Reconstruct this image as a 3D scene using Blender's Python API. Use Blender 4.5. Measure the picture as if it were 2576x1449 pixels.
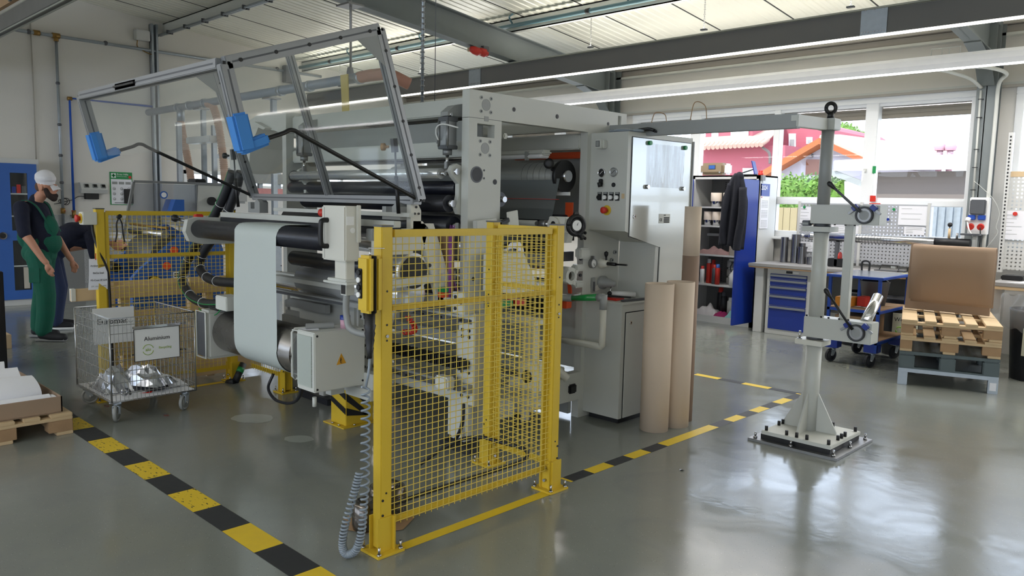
import bpy, bmesh, math, random
from mathutils import Vector, Matrix
random.seed(7)
SC = bpy.context.scene
COL = SC.collection
for o in list(bpy.data.objects): bpy.data.objects.remove(o)

# ---------------------------------------------------------------- camera
FPX = 1972.1457
RIGHT = Vector((0.715579, 0.69819002, 0.02184914))
DOWN = Vector((0.09119672, -0.06236566, -0.9938781))
FWD = Vector((-0.69255314, 0.71319087, -0.10830019))
CAM = Vector((0.0, 0.0, 1.6))
cd = bpy.data.cameras.new('camera'); cam = bpy.data.objects.new('camera', cd); COL.objects.link(cam)
cd.sensor_width = 36.0; cd.lens = FPX / 2576.0 * 36.0; cd.clip_start = 0.05; cd.clip_end = 300
cam.matrix_world = Matrix(((RIGHT.x, -DOWN.x, -FWD.x, CAM.x), (RIGHT.y, -DOWN.y, -FWD.y, CAM.y),
                           (RIGHT.z, -DOWN.z, -FWD.z, CAM.z), (0, 0, 0, 1)))
SC.camera = cam

# ---------------------------------------------------------------- sky, sun, exposure
wd = bpy.data.worlds.new('world'); SC.world = wd; wd.use_nodes = True
wn = wd.node_tree.nodes; wl = wd.node_tree.links; wn.clear()
bg = wn.new('ShaderNodeBackground'); wo = wn.new('ShaderNodeOutputWorld')
sky = wn.new('ShaderNodeTexSky'); sky.sky_type = 'HOSEK_WILKIE'; sky.turbidity = 4.0
sky.sun_direction = Vector((-0.25, -0.55, 0.8)).normalized(); sky.ground_albedo = 0.5
wmix = wn.new('ShaderNodeMix'); wmix.data_type = 'RGBA'; wmix.inputs[0].default_value = 0.65
wl.new(sky.outputs[0], wmix.inputs[6]); wmix.inputs[7].default_value = (0.90, 1.0, 1.2, 1)
wl.new(wmix.outputs[2], bg.inputs[0]); bg.inputs[1].default_value = 4.6
wl.new(bg.outputs[0], wo.inputs[0])
sd = bpy.data.lights.new('sun', 'SUN'); sd.energy = 4.0; sd.angle = 0.01; sd.color = (1.0, 0.95, 0.86)
sun = bpy.data.objects.new('sun', sd); COL.objects.link(sun); sun.location = (0, 0, 30)
sun.rotation_euler = Vector((0.25, 0.55, -0.8)).to_track_quat('-Z', 'Y').to_euler()
SC.view_settings.view_transform = 'Standard'; SC.view_settings.look = 'None'
SC.view_settings.exposure = 0.2; SC.view_settings.gamma = 1.0; SC.view_settings.use_curve_mapping = False

def area_light(name, loc, size, size_y, energy, color=(1, 1, 1), rot=(0, 0, 0), portal=False):
    d = bpy.data.lights.new(name, 'AREA'); d.shape = 'RECTANGLE'; d.size = size; d.size_y = size_y
    d.energy = energy; d.color = color
    if portal: d.cycles.is_portal = True
    o = bpy.data.objects.new(name, d); COL.objects.link(o); o.location = loc; o.rotation_euler = rot
    return o

def at(px, py, **k):
    """the point of the place seen at a pixel of the 2576x1449 photograph, on the plane X=, Y= or Z="""
    d = RIGHT * ((px - 1288) / FPX) + DOWN * ((py - 724.5) / FPX) + FWD
    (a, v), = k.items(); i = 'XYZ'.index(a)
    return CAM + d * ((v - CAM[i]) / d[i])

# ---------------------------------------------------------------- materials
def lin(c): return c / 12.92 if c <= 0.04045 else ((c + 0.055) / 1.055) ** 2.4
def rgb(r, g, b): return (lin(r / 255), lin(g / 255), lin(b / 255), 1.0)
MT = {}
def mat(name, col, rough=0.5, metal=0.0, var=0.06, scale=8.0, bump=0.0, bscale=60.0, coat=0.0, emit=None, es=1.0, alpha=1.0, spec=0.5, trans=0.0, sheen=0.0):
    if name in MT: return MT[name]
    m = bpy.data.materials.new(name); m.use_nodes = True
    nt = m.node_tree; n = nt.nodes; l = nt.links; b = n['Principled BSDF']
    b.inputs['Roughness'].default_value = rough; b.inputs['Metallic'].default_value = metal
    b.inputs['Coat Weight'].default_value = coat; b.inputs['Alpha'].default_value = alpha
    b.inputs['Specular IOR Level'].default_value = spec; b.inputs['Transmission Weight'].default_value = trans
    if sheen: b.inputs['Sheen Weight'].default_value = sheen
    tc = n.new('ShaderNodeTexCoord'); nz = n.new('ShaderNodeTexNoise'); nz.inputs['Scale'].default_value = scale
    nz.inputs['Detail'].default_value = 5
    l.new(tc.outputs['Object'], nz.inputs['Vector'])
    mx = n.new('ShaderNodeMix'); mx.data_type = 'RGBA'
    mx.inputs[6].default_value = tuple(max(0, c * (1 - var)) for c in col[:3]) + (1,)
    mx.inputs[7].default_value = tuple(min(1, c * (1 + var)) for c in col[:3]) + (1,)
    l.new(nz.outputs[0], mx.inputs[0]); l.new(mx.outputs[2], b.inputs['Base Color'])
    mr = n.new('ShaderNodeMapRange'); mr.inputs[3].default_value = max(0.02, rough * 0.85); mr.inputs[4].default_value = min(1, rough * 1.15)
    l.new(nz.outputs[0], mr.inputs[0]); l.new(mr.outputs[0], b.inputs['Roughness'])
    if bump:
        n2 = n.new('ShaderNodeTexNoise'); n2.inputs['Scale'].default_value = bscale; n2.inputs['Detail'].default_value = 3
        l.new(tc.outputs['Object'], n2.inputs['Vector'])
        bp = n.new('ShaderNodeBump'); bp.inputs['Strength'].default_value = bump; bp.inputs['Distance'].default_value = 0.01
        l.new(n2.outputs[0], bp.inputs['Height']); l.new(bp.outputs[0], b.inputs['Normal'])
    if emit:
        b.inputs['Emission Color'].default_value = emit; b.inputs['Emission Strength'].default_value = es
    MT[name] = m; return m

def glassy(name, tint=(1, 1, 1, 1), rough=0.02, ior=1.45, haze=0.0, hazecol=(0.8, 0.8, 0.8, 1)):
    """thin clear sheet: straight-through transparency with a fresnel reflection"""
    m = bpy.data.materials.new(name); m.use_nodes = True; nt = m.node_tree; n = nt.nodes; l = nt.links; n.clear()
    o = n.new('ShaderNodeOutputMaterial'); t = n.new('ShaderNodeBsdfTransparent'); t.inputs[0].default_value = tint
    g = n.new('ShaderNodeBsdfGlossy'); g.inputs['Roughness'].default_value = rough
    lw = n.new('ShaderNodeLayerWeight'); lw.inputs[0].default_value = 0.5
    pw = n.new('ShaderNodeMath'); pw.operation = 'POWER'; pw.inputs[1].default_value = 4.0; l.new(lw.outputs['Facing'], pw.inputs[0])
    f = n.new('ShaderNodeMapRange'); f.inputs[3].default_value = 0.04; f.inputs[4].default_value = 0.5; l.new(pw.outputs[0], f.inputs[0])
    mx = n.new('ShaderNodeMixShader'); l.new(f.outputs[0], mx.inputs[0]); l.new(t.outputs[0], mx.inputs[1]); l.new(g.outputs[0], mx.inputs[2])
    last = mx
    if haze:
        d = n.new('ShaderNodeBsdfDiffuse'); d.inputs[0].default_value = hazecol
        m2 = n.new('ShaderNodeMixShader'); m2.inputs[0].default_value = haze
        tc = n.new('ShaderNodeTexCoord'); nz = n.new('ShaderNodeTexNoise'); nz.inputs['Scale'].default_value = 3
        mr = n.new('ShaderNodeMapRange'); mr.inputs[3].default_value = 0; mr.inputs[4].default_value = haze * 2
        l.new(tc.outputs['Object'], nz.inputs['Vector']); l.new(nz.outputs[0], mr.inputs[0]); l.new(mr.outputs[0], m2.inputs[0])
        l.new(mx.outputs[0], m2.inputs[1]); l.new(d.outputs[0], m2.inputs[2]); last = m2
    l.new(last.outputs[0], o.inputs[0]); MT[name] = m; return m

def holes(name, col, pitch, hole, metal=0.4, rough=0.45, square=False, axes='XZ'):
    """sheet metal punched with a regular grid of through holes"""
    m = bpy.data.materials.new(name); m.use_nodes = True; nt = m.node_tree; n = nt.nodes; l = nt.links
    b = n['Principled BSDF']; b.inputs['Base Color'].default_value = col; b.inputs['Roughness'].default_value = rough; b.inputs['Metallic'].default_value = metal
    tc = n.new('ShaderNodeTexCoord'); sp = n.new('ShaderNodeSeparateXYZ'); l.new(tc.outputs['Object'], sp.inputs[0])
    outs = []
    for a in axes:
        md = n.new('ShaderNodeMath'); md.operation = 'PINGPONG'; md.inputs[1].default_value = pitch / 2; l.new(sp.outputs[a], md.inputs[0]); outs.append(md.outputs[0])
    if square:
        q = n.new('ShaderNodeMath'); q.operation = 'MAXIMUM'; l.new(outs[0], q.inputs[0]); l.new(outs[1], q.inputs[1]); dist = q.outputs[0]
    else:
        p = []
        for x in outs:
            w = n.new('ShaderNodeMath'); w.operation = 'POWER'; w.inputs[1].default_value = 2; l.new(x, w.inputs[0]); p.append(w.outputs[0])
        q = n.new('ShaderNodeMath'); q.operation = 'ADD'; l.new(p[0], q.inputs[0]); l.new(p[1], q.inputs[1])
        w = n.new('ShaderNodeMath'); w.operation = 'SQRT'; l.new(q.outputs[0], w.inputs[0]); dist = w.outputs[0]
    g = n.new('ShaderNodeMath'); g.operation = 'GREATER_THAN'; g.inputs[1].default_value = hole; l.new(dist, g.inputs[0])
    l.new(g.outputs[0], b.inputs['Alpha']); MT[name] = m; return m

# ---------------------------------------------------------------- mesh builder
def V(*a): return Vector(a[0]) if len(a) == 1 else Vector(a)
def frame_of(d):
    d = d.normalized(); u = d.orthogonal().normalized() if abs(d.z) > 0.9 else d.cross(Vector((0, 0, 1))).normalized()
    return u, d.cross(u)
SPLIT = {'pivots': 'pivot', 'support_brackets': 'support_bracket', 'side_plates': 'side_plate', 'bolts': 'bolt', 'bores': 'bore_ring', 'cable_ties': 'cable_tie', 'screws': 'screw', 'cap_screws': 'cap_screw', 'end_caps': 'end_cap', 'slot_nuts': 'slot_nut', 'journals': 'journal', 'connectors': 'connector', 'legs': 'leg', 'feet': 'foot', 'clips': 'clip', 'slots': 'slot', 'film_edges': 'film_edge', 'grooves': 'groove_ring', 'black_stripes': 'black_stripe', 'purple_cables': 'purple_cable', 'plate_lines': 'plate_line'}
class M:
    def __init__(s): s.v = []; s.f = []; s.mi = []; s.mats = []; s.sm = []
    def mid(s, m):
        if isinstance(m, str): m = MT[m]
        if m not in s.mats: s.mats.append(m)
        return s.mats.index(m)
    def add(s, vs, fs, m, smooth=False):
        b = len(s.v); s.v += [tuple(v) for v in vs]; k = s.mid(m)
        for f in fs: s.f.append([i + b for i in f]); s.mi.append(k); s.sm.append(smooth)
        return s
    def box(s, x0, x1, y0, y1, z0, z1, m, bev=0.0):
        if x0 > x1: x0, x1 = x1, x0
        if y0 > y1: y0, y1 = y1, y0
        if z0 > z1: z0, z1 = z1, z0
        if not bev:
            vs = [(x, y, z) for x in (x0, x1) for y in (y0, y1) for z in (z0, z1)]
            return s.add(vs, [(0, 1, 3, 2), (4, 6, 7, 5), (0, 4, 5, 1), (2, 3, 7, 6), (0, 2, 6, 4), (1, 5, 7, 3)], m)
        c = Vector(((x0 + x1) / 2, (y0 + y1) / 2, (z0 + z1) / 2)); h = Vector(((x1 - x0) / 2, (y1 - y0) / 2, (z1 - z0) / 2))
        return s.obox(c, (1, 0, 0), (0, 1, 0), h, m, bev)
    def obox(s, c, ax, ay, h, m, bev=0.0):
        """oriented box: centre, two axes, half sizes"""
        c = Vector(c); ax = Vector(ax).normalized(); ay = Vector(ay).normalized(); az = ax.cross(ay)
        bev = min(bev, min(h) * 0.9)
        bm = bmesh.new(); bmesh.ops.create_cube(bm, size=2)
        for v in bm.verts: v.co = Vector((v.co.x * h[0], v.co.y * h[1], v.co.z * h[2]))
        if bev > 0: bmesh.ops.bevel(bm, geom=bm.edges[:], offset=bev, segments=2, affect='EDGES')
        vs = [c + ax * v.co.x + ay * v.co.y + az * v.co.z for v in bm.verts]; bm.verts.index_update()
        fs = [[v.index for v in f.verts] for f in bm.faces]; bm.free()
        return s.add(vs, fs, m)
    def bar(s, p, q, w, h, m, up=(0, 0, 1), bev=0.0):
        """rectangular bar from p to q, w sideways, h along up"""
        p = Vector(p); q = Vector(q); d = (q - p); L = d.length; d.normalize(); up = Vector(up)
        side = d.cross(up).normalized(); u2 = side.cross(d)
        return s.obox((p + q) / 2, d, side, (L / 2, w / 2, h / 2), m, bev)
    def cyl(s, p, q, r, m, seg=20, r2=None, caps=True, smooth=True):
        p = Vector(p); q = Vector(q); r2 = r if r2 is None else r2; u, w = frame_of(q - p)
        vs = []
        for i in range(seg):
            a = 2 * math.pi * i / seg; d = u * math.cos(a) + w * math.sin(a); vs += [p + d * r, q + d * r2]
        s.add(vs, [(2 * i, 2 * ((i + 1) % seg), 2 * ((i + 1) % seg) + 1, 2 * i + 1) for i in range(seg)], m, smooth)
        if caps:
            b = len(s.v) - 2 * seg; k = s.mid(m)
            s.f.append([b + 2 * i for i in range(seg)][::-1]); s.mi.append(k); s.sm.append(False)
            s.f.append([b + 2 * i + 1 for i in range(seg)]); s.mi.append(k); s.sm.append(False)
        return s
    def ring(s, p, q, ro, ri, m, seg=28):
        p = Vector(p); q = Vector(q); u, w = frame_of(q - p); vs = []
        for i in range(seg):
            a = 2 * math.pi * i / seg; d = u * math.cos(a) + w * math.sin(a); vs += [p + d * ro, q + d * ro, q + d * ri, p + d * ri]
        fs = []
        for i in range(seg):
            j = (i + 1) % seg
            for k in range(4): fs.append((4 * i + k, 4 * j + k, 4 * j + (k + 1) % 4, 4 * i + (k + 1) % 4))
        return s.add(vs, fs, m, False)
    def lathe(s, p, axis, prof, m, seg=24, smooth=True):
        """prof: (distance along axis, radius)"""
        p = Vector(p); ax = Vector(axis).normalized(); u, w = frame_of(ax); vs = []; n = len(prof)
        for i in range(seg):
            a = 2 * math.pi * i / seg; d = u * math.cos(a) + w * math.sin(a)
            for t, r in prof: vs.append(p + ax * t + d * max(r, 1e-5))
        fs = [(i * n + k, ((i + 1) % seg) * n + k, ((i + 1) % seg) * n + k + 1, i * n + k + 1) for i in range(seg) for k in range(n - 1)]
        return s.add(vs, fs, m, smooth)
    def tube(s, pts, r, m, seg=10, smooth=True, radii=None, rib=0.0, caps=True):
        pts = [Vector(p) for p in pts]; n = len(pts); vs = []
        u = None
        for i, p in enumerate(pts):
            t = (pts[min(i + 1, n - 1)] - pts[max(i - 1, 0)]).normalized()
            if u is None: u = frame_of(t)[0]
            u = (u - t * u.dot(t)); u = u.normalized() if u.length > 1e-6 else frame_of(t)[0]
            w = t.cross(u); rr = radii[i] if radii else r
            if rib and i % 2: rr *= (1 - rib)
            for k in range(seg):
                a = 2 * math.pi * k / seg; vs.append(p + (u * math.cos(a) + w * math.sin(a)) * rr)
        fs = [(i * seg + k, i * seg + (k + 1) % seg, (i + 1) * seg + (k + 1) % seg, (i + 1) * seg + k) for i in range(n - 1) for k in range(seg)]
        s.add(vs, fs, m, smooth)
        if caps:
            b = len(s.v) - n * seg; k = s.mid(m)
            s.f.append([b + i for i in range(seg)][::-1]); s.mi.append(k); s.sm.append(False)
            s.f.append([b + (n - 1) * seg + i for i in range(seg)]); s.mi.append(k); s.sm.append(False)
        return s
    def prism(s, pts, off, m):
        """closed outline (3-D points in one plane) pushed along off"""
        pts = [Vector(p) for p in pts]; off = Vector(off); n = len(pts)
        nr = Vector((0, 0, 0))
        for i in range(n): nr += pts[i].cross(pts[(i + 1) % n])
        if nr.dot(off) < 0: pts = pts[::-1]
        vs = pts + [p + off for p in pts]
        fs = [list(range(n))[::-1], list(range(n, 2 * n))] + [(i, (i + 1) % n, n + (i + 1) % n, n + i) for i in range(n)]
        return s.add(vs, fs, m)
    def quad(s, a, b, c, d, m): return s.add([a, b, c, d], [(0, 1, 2, 3)], m)
    def ball(s, c, r, m, seg=16, rings=10, sc=(1, 1, 1)):
        vs = []; fs = []
        for i in range(rings + 1):
            t = math.pi * i / rings
            for k in range(seg):
                a = 2 * math.pi * k / seg
                vs.append((c[0] + r * sc[0] * math.sin(t) * math.cos(a), c[1] + r * sc[1] * math.sin(t) * math.sin(a), c[2] + r * sc[2] * math.cos(t)))
        for i in range(rings):
            for k in range(seg): fs.append((i * seg + k, (i + 1) * seg + k, (i + 1) * seg + (k + 1) % seg, i * seg + (k + 1) % seg))
        return s.add(vs, fs, m, True)
    def torus(s, c, axis, R, r, m, seg=32, sg=10, a0=0, a1=2 * math.pi):
        ax = Vector(axis).normalized(); u, w = frame_of(ax); full = abs(a1 - a0 - 2 * math.pi) < 1e-6
        pts = [Vector(c) + (u * math.cos(a0 + (a1 - a0) * i / seg) + w * math.sin(a0 + (a1 - a0) * i / seg)) * R for i in range(seg + 1)]
        return s.tube(pts, r, m, sg)
    def sheet(s, fn, nu, nv, m, thick=0.0, smooth=True):
        """surface fn(u, v) with u, v in 0..1"""
        vs = [fn(i / nu, j / nv) for i in range(nu + 1) for j in range(nv + 1)]
        fs = [(i * (nv + 1) + j, (i + 1) * (nv + 1) + j, (i + 1) * (nv + 1) + j + 1, i * (nv + 1) + j + 1) for i in range(nu) for j in range(nv)]
        return s.add(vs, fs, m, smooth)
    def build(s, name, parent=None, label=None, cat=None, group=None, kind=None, solid=0.0, sub=0, matname=None):
        if name in SPLIT and parent is not None:
            par = list(range(len(s.v)))
            def root(i):
                while par[i] != i: par[i] = par[par[i]]; i = par[i]
                return i
            for f in s.f:
                for k in f[1:]: par[root(k)] = root(f[0])
            out = {}
            for f, mi, sm in zip(s.f, s.mi, s.sm): out.setdefault(root(f[0]), []).append((f, mi, sm))
            first = None
            for fs in out.values():
                q = M(); mp = {}; q.mats = list(s.mats)
                for f, mi, sm in fs:
                    for i in f:
                        if i not in mp: mp[i] = len(q.v); q.v.append(s.v[i])
                    q.f.append([mp[i] for i in f]); q.mi.append(mi); q.sm.append(sm)
                o = q.build(SPLIT[name], parent, label=label); first = first or o
            return first
        me = bpy.data.meshes.new(name)
        xs = [v[0] for v in s.v]; ys = [v[1] for v in s.v]; zs = [v[2] for v in s.v]
        c = Vector(((min(xs) + max(xs)) / 2, (min(ys) + max(ys)) / 2, min(zs)))
        me.from_pydata([(v[0] - c.x, v[1] - c.y, v[2] - c.z) for v in s.v], [], s.f)
        for m in s.mats: me.materials.append(m)
        me.polygons.foreach_set('material_index', s.mi); me.polygons.foreach_set('use_smooth', s.sm); me.update()
        o = bpy.data.objects.new(name, me); COL.objects.link(o)
        if solid:
            md = o.modifiers.new('solid', 'SOLIDIFY'); md.thickness = solid
        if sub:
            md = o.modifiers.new('sub', 'SUBSURF'); md.levels = sub; md.render_levels = sub
        put(o, c, parent); tag(o, label, cat, group, kind)
        return o
WORLD = {}
def put(o, c, parent=None, rz=0.0):
    WORLD[o.name] = Matrix.Translation(c) @ Matrix.Rotation(rz, 4, 'Z')
    if parent is not None:
        o.parent = parent; o.matrix_parent_inverse = Matrix.Identity(4)
        o.matrix_basis = WORLD[parent.name].inverted() @ WORLD[o.name]
    else: o.location = c; o.rotation_euler = (0, 0, rz)
def tag(o, label=None, cat=None, group=None, kind=None):
    if label: o['label'] = label
    if cat: o['category'] = cat
    if group: o['group'] = group
    if kind: o['kind'] = kind
    return o
def thing(name, label, cat, loc, group=None):
    o = bpy.data.objects.new(name, None); COL.objects.link(o); o.empty_display_size = 0.1
    put(o, Vector(loc)); return tag(o, label, cat, group)
def kids(o): return [c for c in bpy.data.objects if c.parent == o]
def dup(root, loc, label=None, group=None, rz=None):
    """a copy of a thing with copies of its parts and their sub-parts"""
    def cp(o, par):
        c = o.copy(); COL.objects.link(c)
        if par is not None: c.parent = par
        for ch in kids(o): cp(ch, c)
        return c
    r = cp(root, None); r.location = loc
    if rz is not None: r.rotation_euler = (0, 0, rz)
    if label: r['label'] = label
    if group: r['group'] = group
    return r
def smooth_path(pts, n=8):
    """Catmull-Rom through the points"""
    P = [Vector(p) for p in pts]; P = [P[0] * 2 - P[1]] + P + [P[-1] * 2 - P[-2]]; out = []
    for i in range(1, len(P) - 2):
        for k in range(n):
            t = k / n; a, b, c, d = P[i - 1], P[i], P[i + 1], P[i + 2]
            out.append(0.5 * ((2 * b) + (c - a) * t + (2 * a - 5 * b + 4 * c - d) * t * t + (3 * b - a - 3 * c + d) * t ** 3))
    out.append(P[-2]); return out
def text(s, size, origin, xdir, up, m, parent, name='lettering', align='CENTER', thick=0.0006):
    cu = bpy.data.curves.new(name, 'FONT'); cu.body = s; cu.size = size; cu.align_x = align; cu.align_y = 'CENTER'; cu.extrude = thick; cu.resolution_u = 2
    t = bpy.data.objects.new(name, cu); COL.objects.link(t); bpy.context.view_layer.update()
    me = bpy.data.meshes.new_from_object(t.evaluated_get(bpy.context.evaluated_depsgraph_get()))
    bpy.data.objects.remove(t)
    x = Vector(xdir).normalized(); u = Vector(up).normalized(); z = x.cross(u)
    R = Matrix((x, u, z)).transposed(); c = Vector(origin) + z * (thick + 0.0006)
    for v in me.vertices: v.co = R @ v.co
    me.materials.clear(); me.materials.append(MT[m] if isinstance(m, str) else m)
    o = bpy.data.objects.new(name, me); COL.objects.link(o); put(o, c, parent)
    return o

# shared materials
mat('paint_white', rgb(206, 207, 200), 0.55, var=0.03, scale=2)
mat('wall_paint', rgb(222, 218, 210), 0.8, var=0.03, scale=0.8, bump=0.15, bscale=90)
mat('machine', rgb(196, 197, 190), 0.38, var=0.03, scale=4, bump=0.04, bscale=300)
mat('machine_warm', rgb(216, 214, 203), 0.38, var=0.03, scale=4, bump=0.04, bscale=300)
mat('machine_grey', rgb(150, 152, 150), 0.4, var=0.05)
mat('yellow', rgb(216, 182, 50), 0.42, var=0.07, scale=5)
mat('yellow_wire', rgb(222, 196, 84), 0.42, var=0.06)
mat('black', rgb(22, 22, 24), 0.45, var=0.2)
mat('rubber', rgb(28, 30, 36), 0.5, var=0.25, scale=14)
mat('rubber_roll', rgb(30, 32, 42), 0.3, var=0.25, scale=30, bump=0.1, bscale=120)
mat('steel', rgb(190, 190, 192), 0.22, 1.0, var=0.1, scale=30)
mat('steel_rough', rgb(150, 150, 150), 0.42, 0.9, var=0.15, scale=20)
mat('chrome', rgb(225, 225, 228), 0.08, 1.0)
mat('aluminium', rgb(150, 152, 154), 0.42, 0.7, var=0.08)
mat('galv', rgb(165, 172, 178), 0.42, 0.6, var=0.15, scale=18)
mat('steel_dark', rgb(92, 94, 98), 0.45, 0.3, var=0.1)
mat('beam_grey', rgb(122, 128, 128), 0.5, 0.1, var=0.06)
mat('red', rgb(200, 48, 36), 0.4); mat('orange', rgb(206, 78, 34), 0.5)
mat('blue', rgb(30, 70, 160), 0.4, var=0.06); mat('deep_blue', rgb(22, 50, 140), 0.35, var=0.06)
mat('machine_blue', rgb(48, 98, 176), 0.42, var=0.06); mat('foam_blue', rgb(70, 136, 208), 0.85, var=0.08)
mat('green', rgb(22, 140, 72), 0.4); mat('white', rgb(238, 238, 236), 0.5, var=0.02)
mat('paper', rgb(236, 236, 240), 0.85, var=0.02); mat('ink', rgb(30, 32, 36), 0.8)
mat('wood', rgb(206, 180, 142), 0.75, var=0.16, scale=6, bump=0.2, bscale=40)
mat('wood_dark', rgb(166, 134, 100), 0.8, var=0.2, scale=6, bump=0.2, bscale=40)
mat('cardboard', rgb(160, 136, 114), 0.85, var=0.04, scale=3); mat('tube_card', rgb(216, 196, 174), 0.8, var=0.03, scale=3)
mat('purple', rgb(132, 70, 140), 0.5)
# ================================================================ THE ROOM
WX0, WX1, WY0, WY1 = -13.1, 8.1, -7.0, 10.3
def ceil_z(y): return 4.86 - 0.1 * y
def floor_material():
    m = bpy.data.materials.new('epoxy_floor'); m.use_nodes = True; nt = m.node_tree; n = nt.nodes; l = nt.links; b = n['Principled BSDF']
    tc = n.new('ShaderNodeTexCoord')
    n1 = n.new('ShaderNodeTexNoise'); n1.inputs['Scale'].default_value = 0.9; n1.inputs['Detail'].default_value = 6; l.new(tc.outputs['Object'], n1.inputs['Vector'])
    r1 = n.new('ShaderNodeMix'); r1.data_type = 'RGBA'; r1.inputs[6].default_value = rgb(116, 120, 113); r1.inputs[7].default_value = rgb(140, 143, 136); l.new(n1.outputs[0], r1.inputs[0])
    cur = r1.outputs[2]
    for sc, th, col, fac in ((95, 0.135, rgb(58, 58, 56), 0.8), (70, 0.10, rgb(205, 205, 198), 0.7), (210, 0.16, rgb(90, 92, 88), 0.4)):
        v = n.new('ShaderNodeTexVoronoi'); v.inputs['Scale'].default_value = sc; l.new(tc.outputs['Object'], v.inputs['Vector'])
        lt = n.new('ShaderNodeMath'); lt.operation = 'LESS_THAN'; lt.inputs[1].default_value = th; l.new(v.outputs['Distance'], lt.inputs[0])
        sp = n.new('ShaderNodeSeparateColor'); l.new(v.outputs['Color'], sp.inputs[0])
        g = n.new('ShaderNodeMath'); g.operation = 'GREATER_THAN'; g.inputs[1].default_value = 0.72; l.new(sp.outputs[0], g.inputs[0])
        mu = n.new('ShaderNodeMath'); mu.operation = 'MULTIPLY'; l.new(lt.outputs[0], mu.inputs[0]); l.new(g.outputs[0], mu.inputs[1])
        m2 = n.new('ShaderNodeMath'); m2.operation = 'MULTIPLY'; m2.inputs[1].default_value = fac; l.new(mu.outputs[0], m2.inputs[0])
        mx = n.new('ShaderNodeMix'); mx.data_type = 'RGBA'; l.new(m2.outputs[0], mx.inputs[0]); l.new(cur, mx.inputs[6]); mx.inputs[7].default_value = col; cur = mx.outputs[2]
    n3 = n.new('ShaderNodeTexNoise'); n3.inputs['Scale'].default_value = 2.3; n3.inputs['Detail'].default_value = 8; n3.inputs['Distortion'].default_value = 1.2; l.new(tc.outputs['Object'], n3.inputs['Vector'])
    st = n.new('ShaderNodeMapRange'); st.inputs[1].default_value = 0.52; st.inputs[2].default_value = 0.75; st.inputs[3].default_value = 0; st.inputs[4].default_value = 0.35; l.new(n3.outputs[0], st.inputs[0])
    mx = n.new('ShaderNodeMix'); mx.data_type = 'RGBA'; l.new(st.outputs[0], mx.inputs[0]); l.new(cur, mx.inputs[6]); mx.inputs[7].default_value = rgb(112, 115, 116); l.new(mx.outputs[2], b.inputs['Base Color'])
    mr = n.new('ShaderNodeMapRange'); mr.inputs[1].default_value = 0.3; mr.inputs[2].default_value = 0.7; mr.inputs[3].default_value = 0.1; mr.inputs[4].default_value = 0.24; l.new(n3.outputs[0], mr.inputs[0]); l.new(mr.outputs[0], b.inputs['Roughness'])
    n4 = n.new('ShaderNodeTexNoise'); n4.inputs['Scale'].default_value = 5; n4.inputs['Detail'].default_value = 4; l.new(tc.outputs['Object'], n4.inputs['Vector'])
    bp = n.new('ShaderNodeBump'); bp.inputs['Strength'].default_value = 0.09; bp.inputs['Distance'].default_value = 0.02; l.new(n4.outputs[0], bp.inputs['Height']); l.new(bp.outputs[0], b.inputs['Normal'])
    b.inputs['Specular IOR Level'].default_value = 0.85
    MT['floor'] = m
floor_material()
mat('roof_metal', rgb(228, 226, 212), 0.38, 0.1, var=0.03, scale=1)
mat('seam', rgb(60, 60, 58), 0.7)
M().box(WX0 - .2, WX1, WY0, WY1 + .25, -0.12, 0, 'floor').build('floor', kind='structure')
# ribbed steel roof sheets running down the slope, one joint every metre
b = M(); x = WX0
while x < WX1:
    for (a0, a1, dz) in ((0, .055, 0), (.055, .07, .008), (.07, .11, .008), (.11, .125, 0)):
        z0 = dz if (a0, a1) != (.055, .07) else 0; z1 = dz if (a0, a1) != (.11, .125) else 0
        if (a0, a1) == (.11, .125): z0 = .008
        b.add([(x + a0, WY0, ceil_z(WY0) + z0), (x + a1, WY0, ceil_z(WY0) + z1), (x + a1, WY1 + .2, ceil_z(WY1 + .2) + z1), (x + a0, WY1 + .2, ceil_z(WY1 + .2) + z0)], [(0, 1, 2, 3)], 'roof_metal')
    x += 0.125
x = WX0 + 0.6
while x < WX1:
    b.prism([(x, WY0, ceil_z(WY0) - .002), (x + .012, WY0, ceil_z(WY0) - .002), (x + .012, WY0, ceil_z(WY0) + .012), (x, WY0, ceil_z(WY0) + .012)], (0, WY1 - WY0, -0.1 * (WY1 - WY0)), 'seam'); x += 1.0
b.add([(WX0 - .2, WY0 - .3, ceil_z(WY0) + .3), (WX1 + .2, WY0 - .3, ceil_z(WY0) + .3), (WX1 + .2, WY1 + .5, ceil_z(WY1) + .2), (WX0 - .2, WY1 + .5, ceil_z(WY1) + .2)], [(0, 1, 2, 3)], 'roof_metal')
b.build('ceiling', kind='structure')

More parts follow.
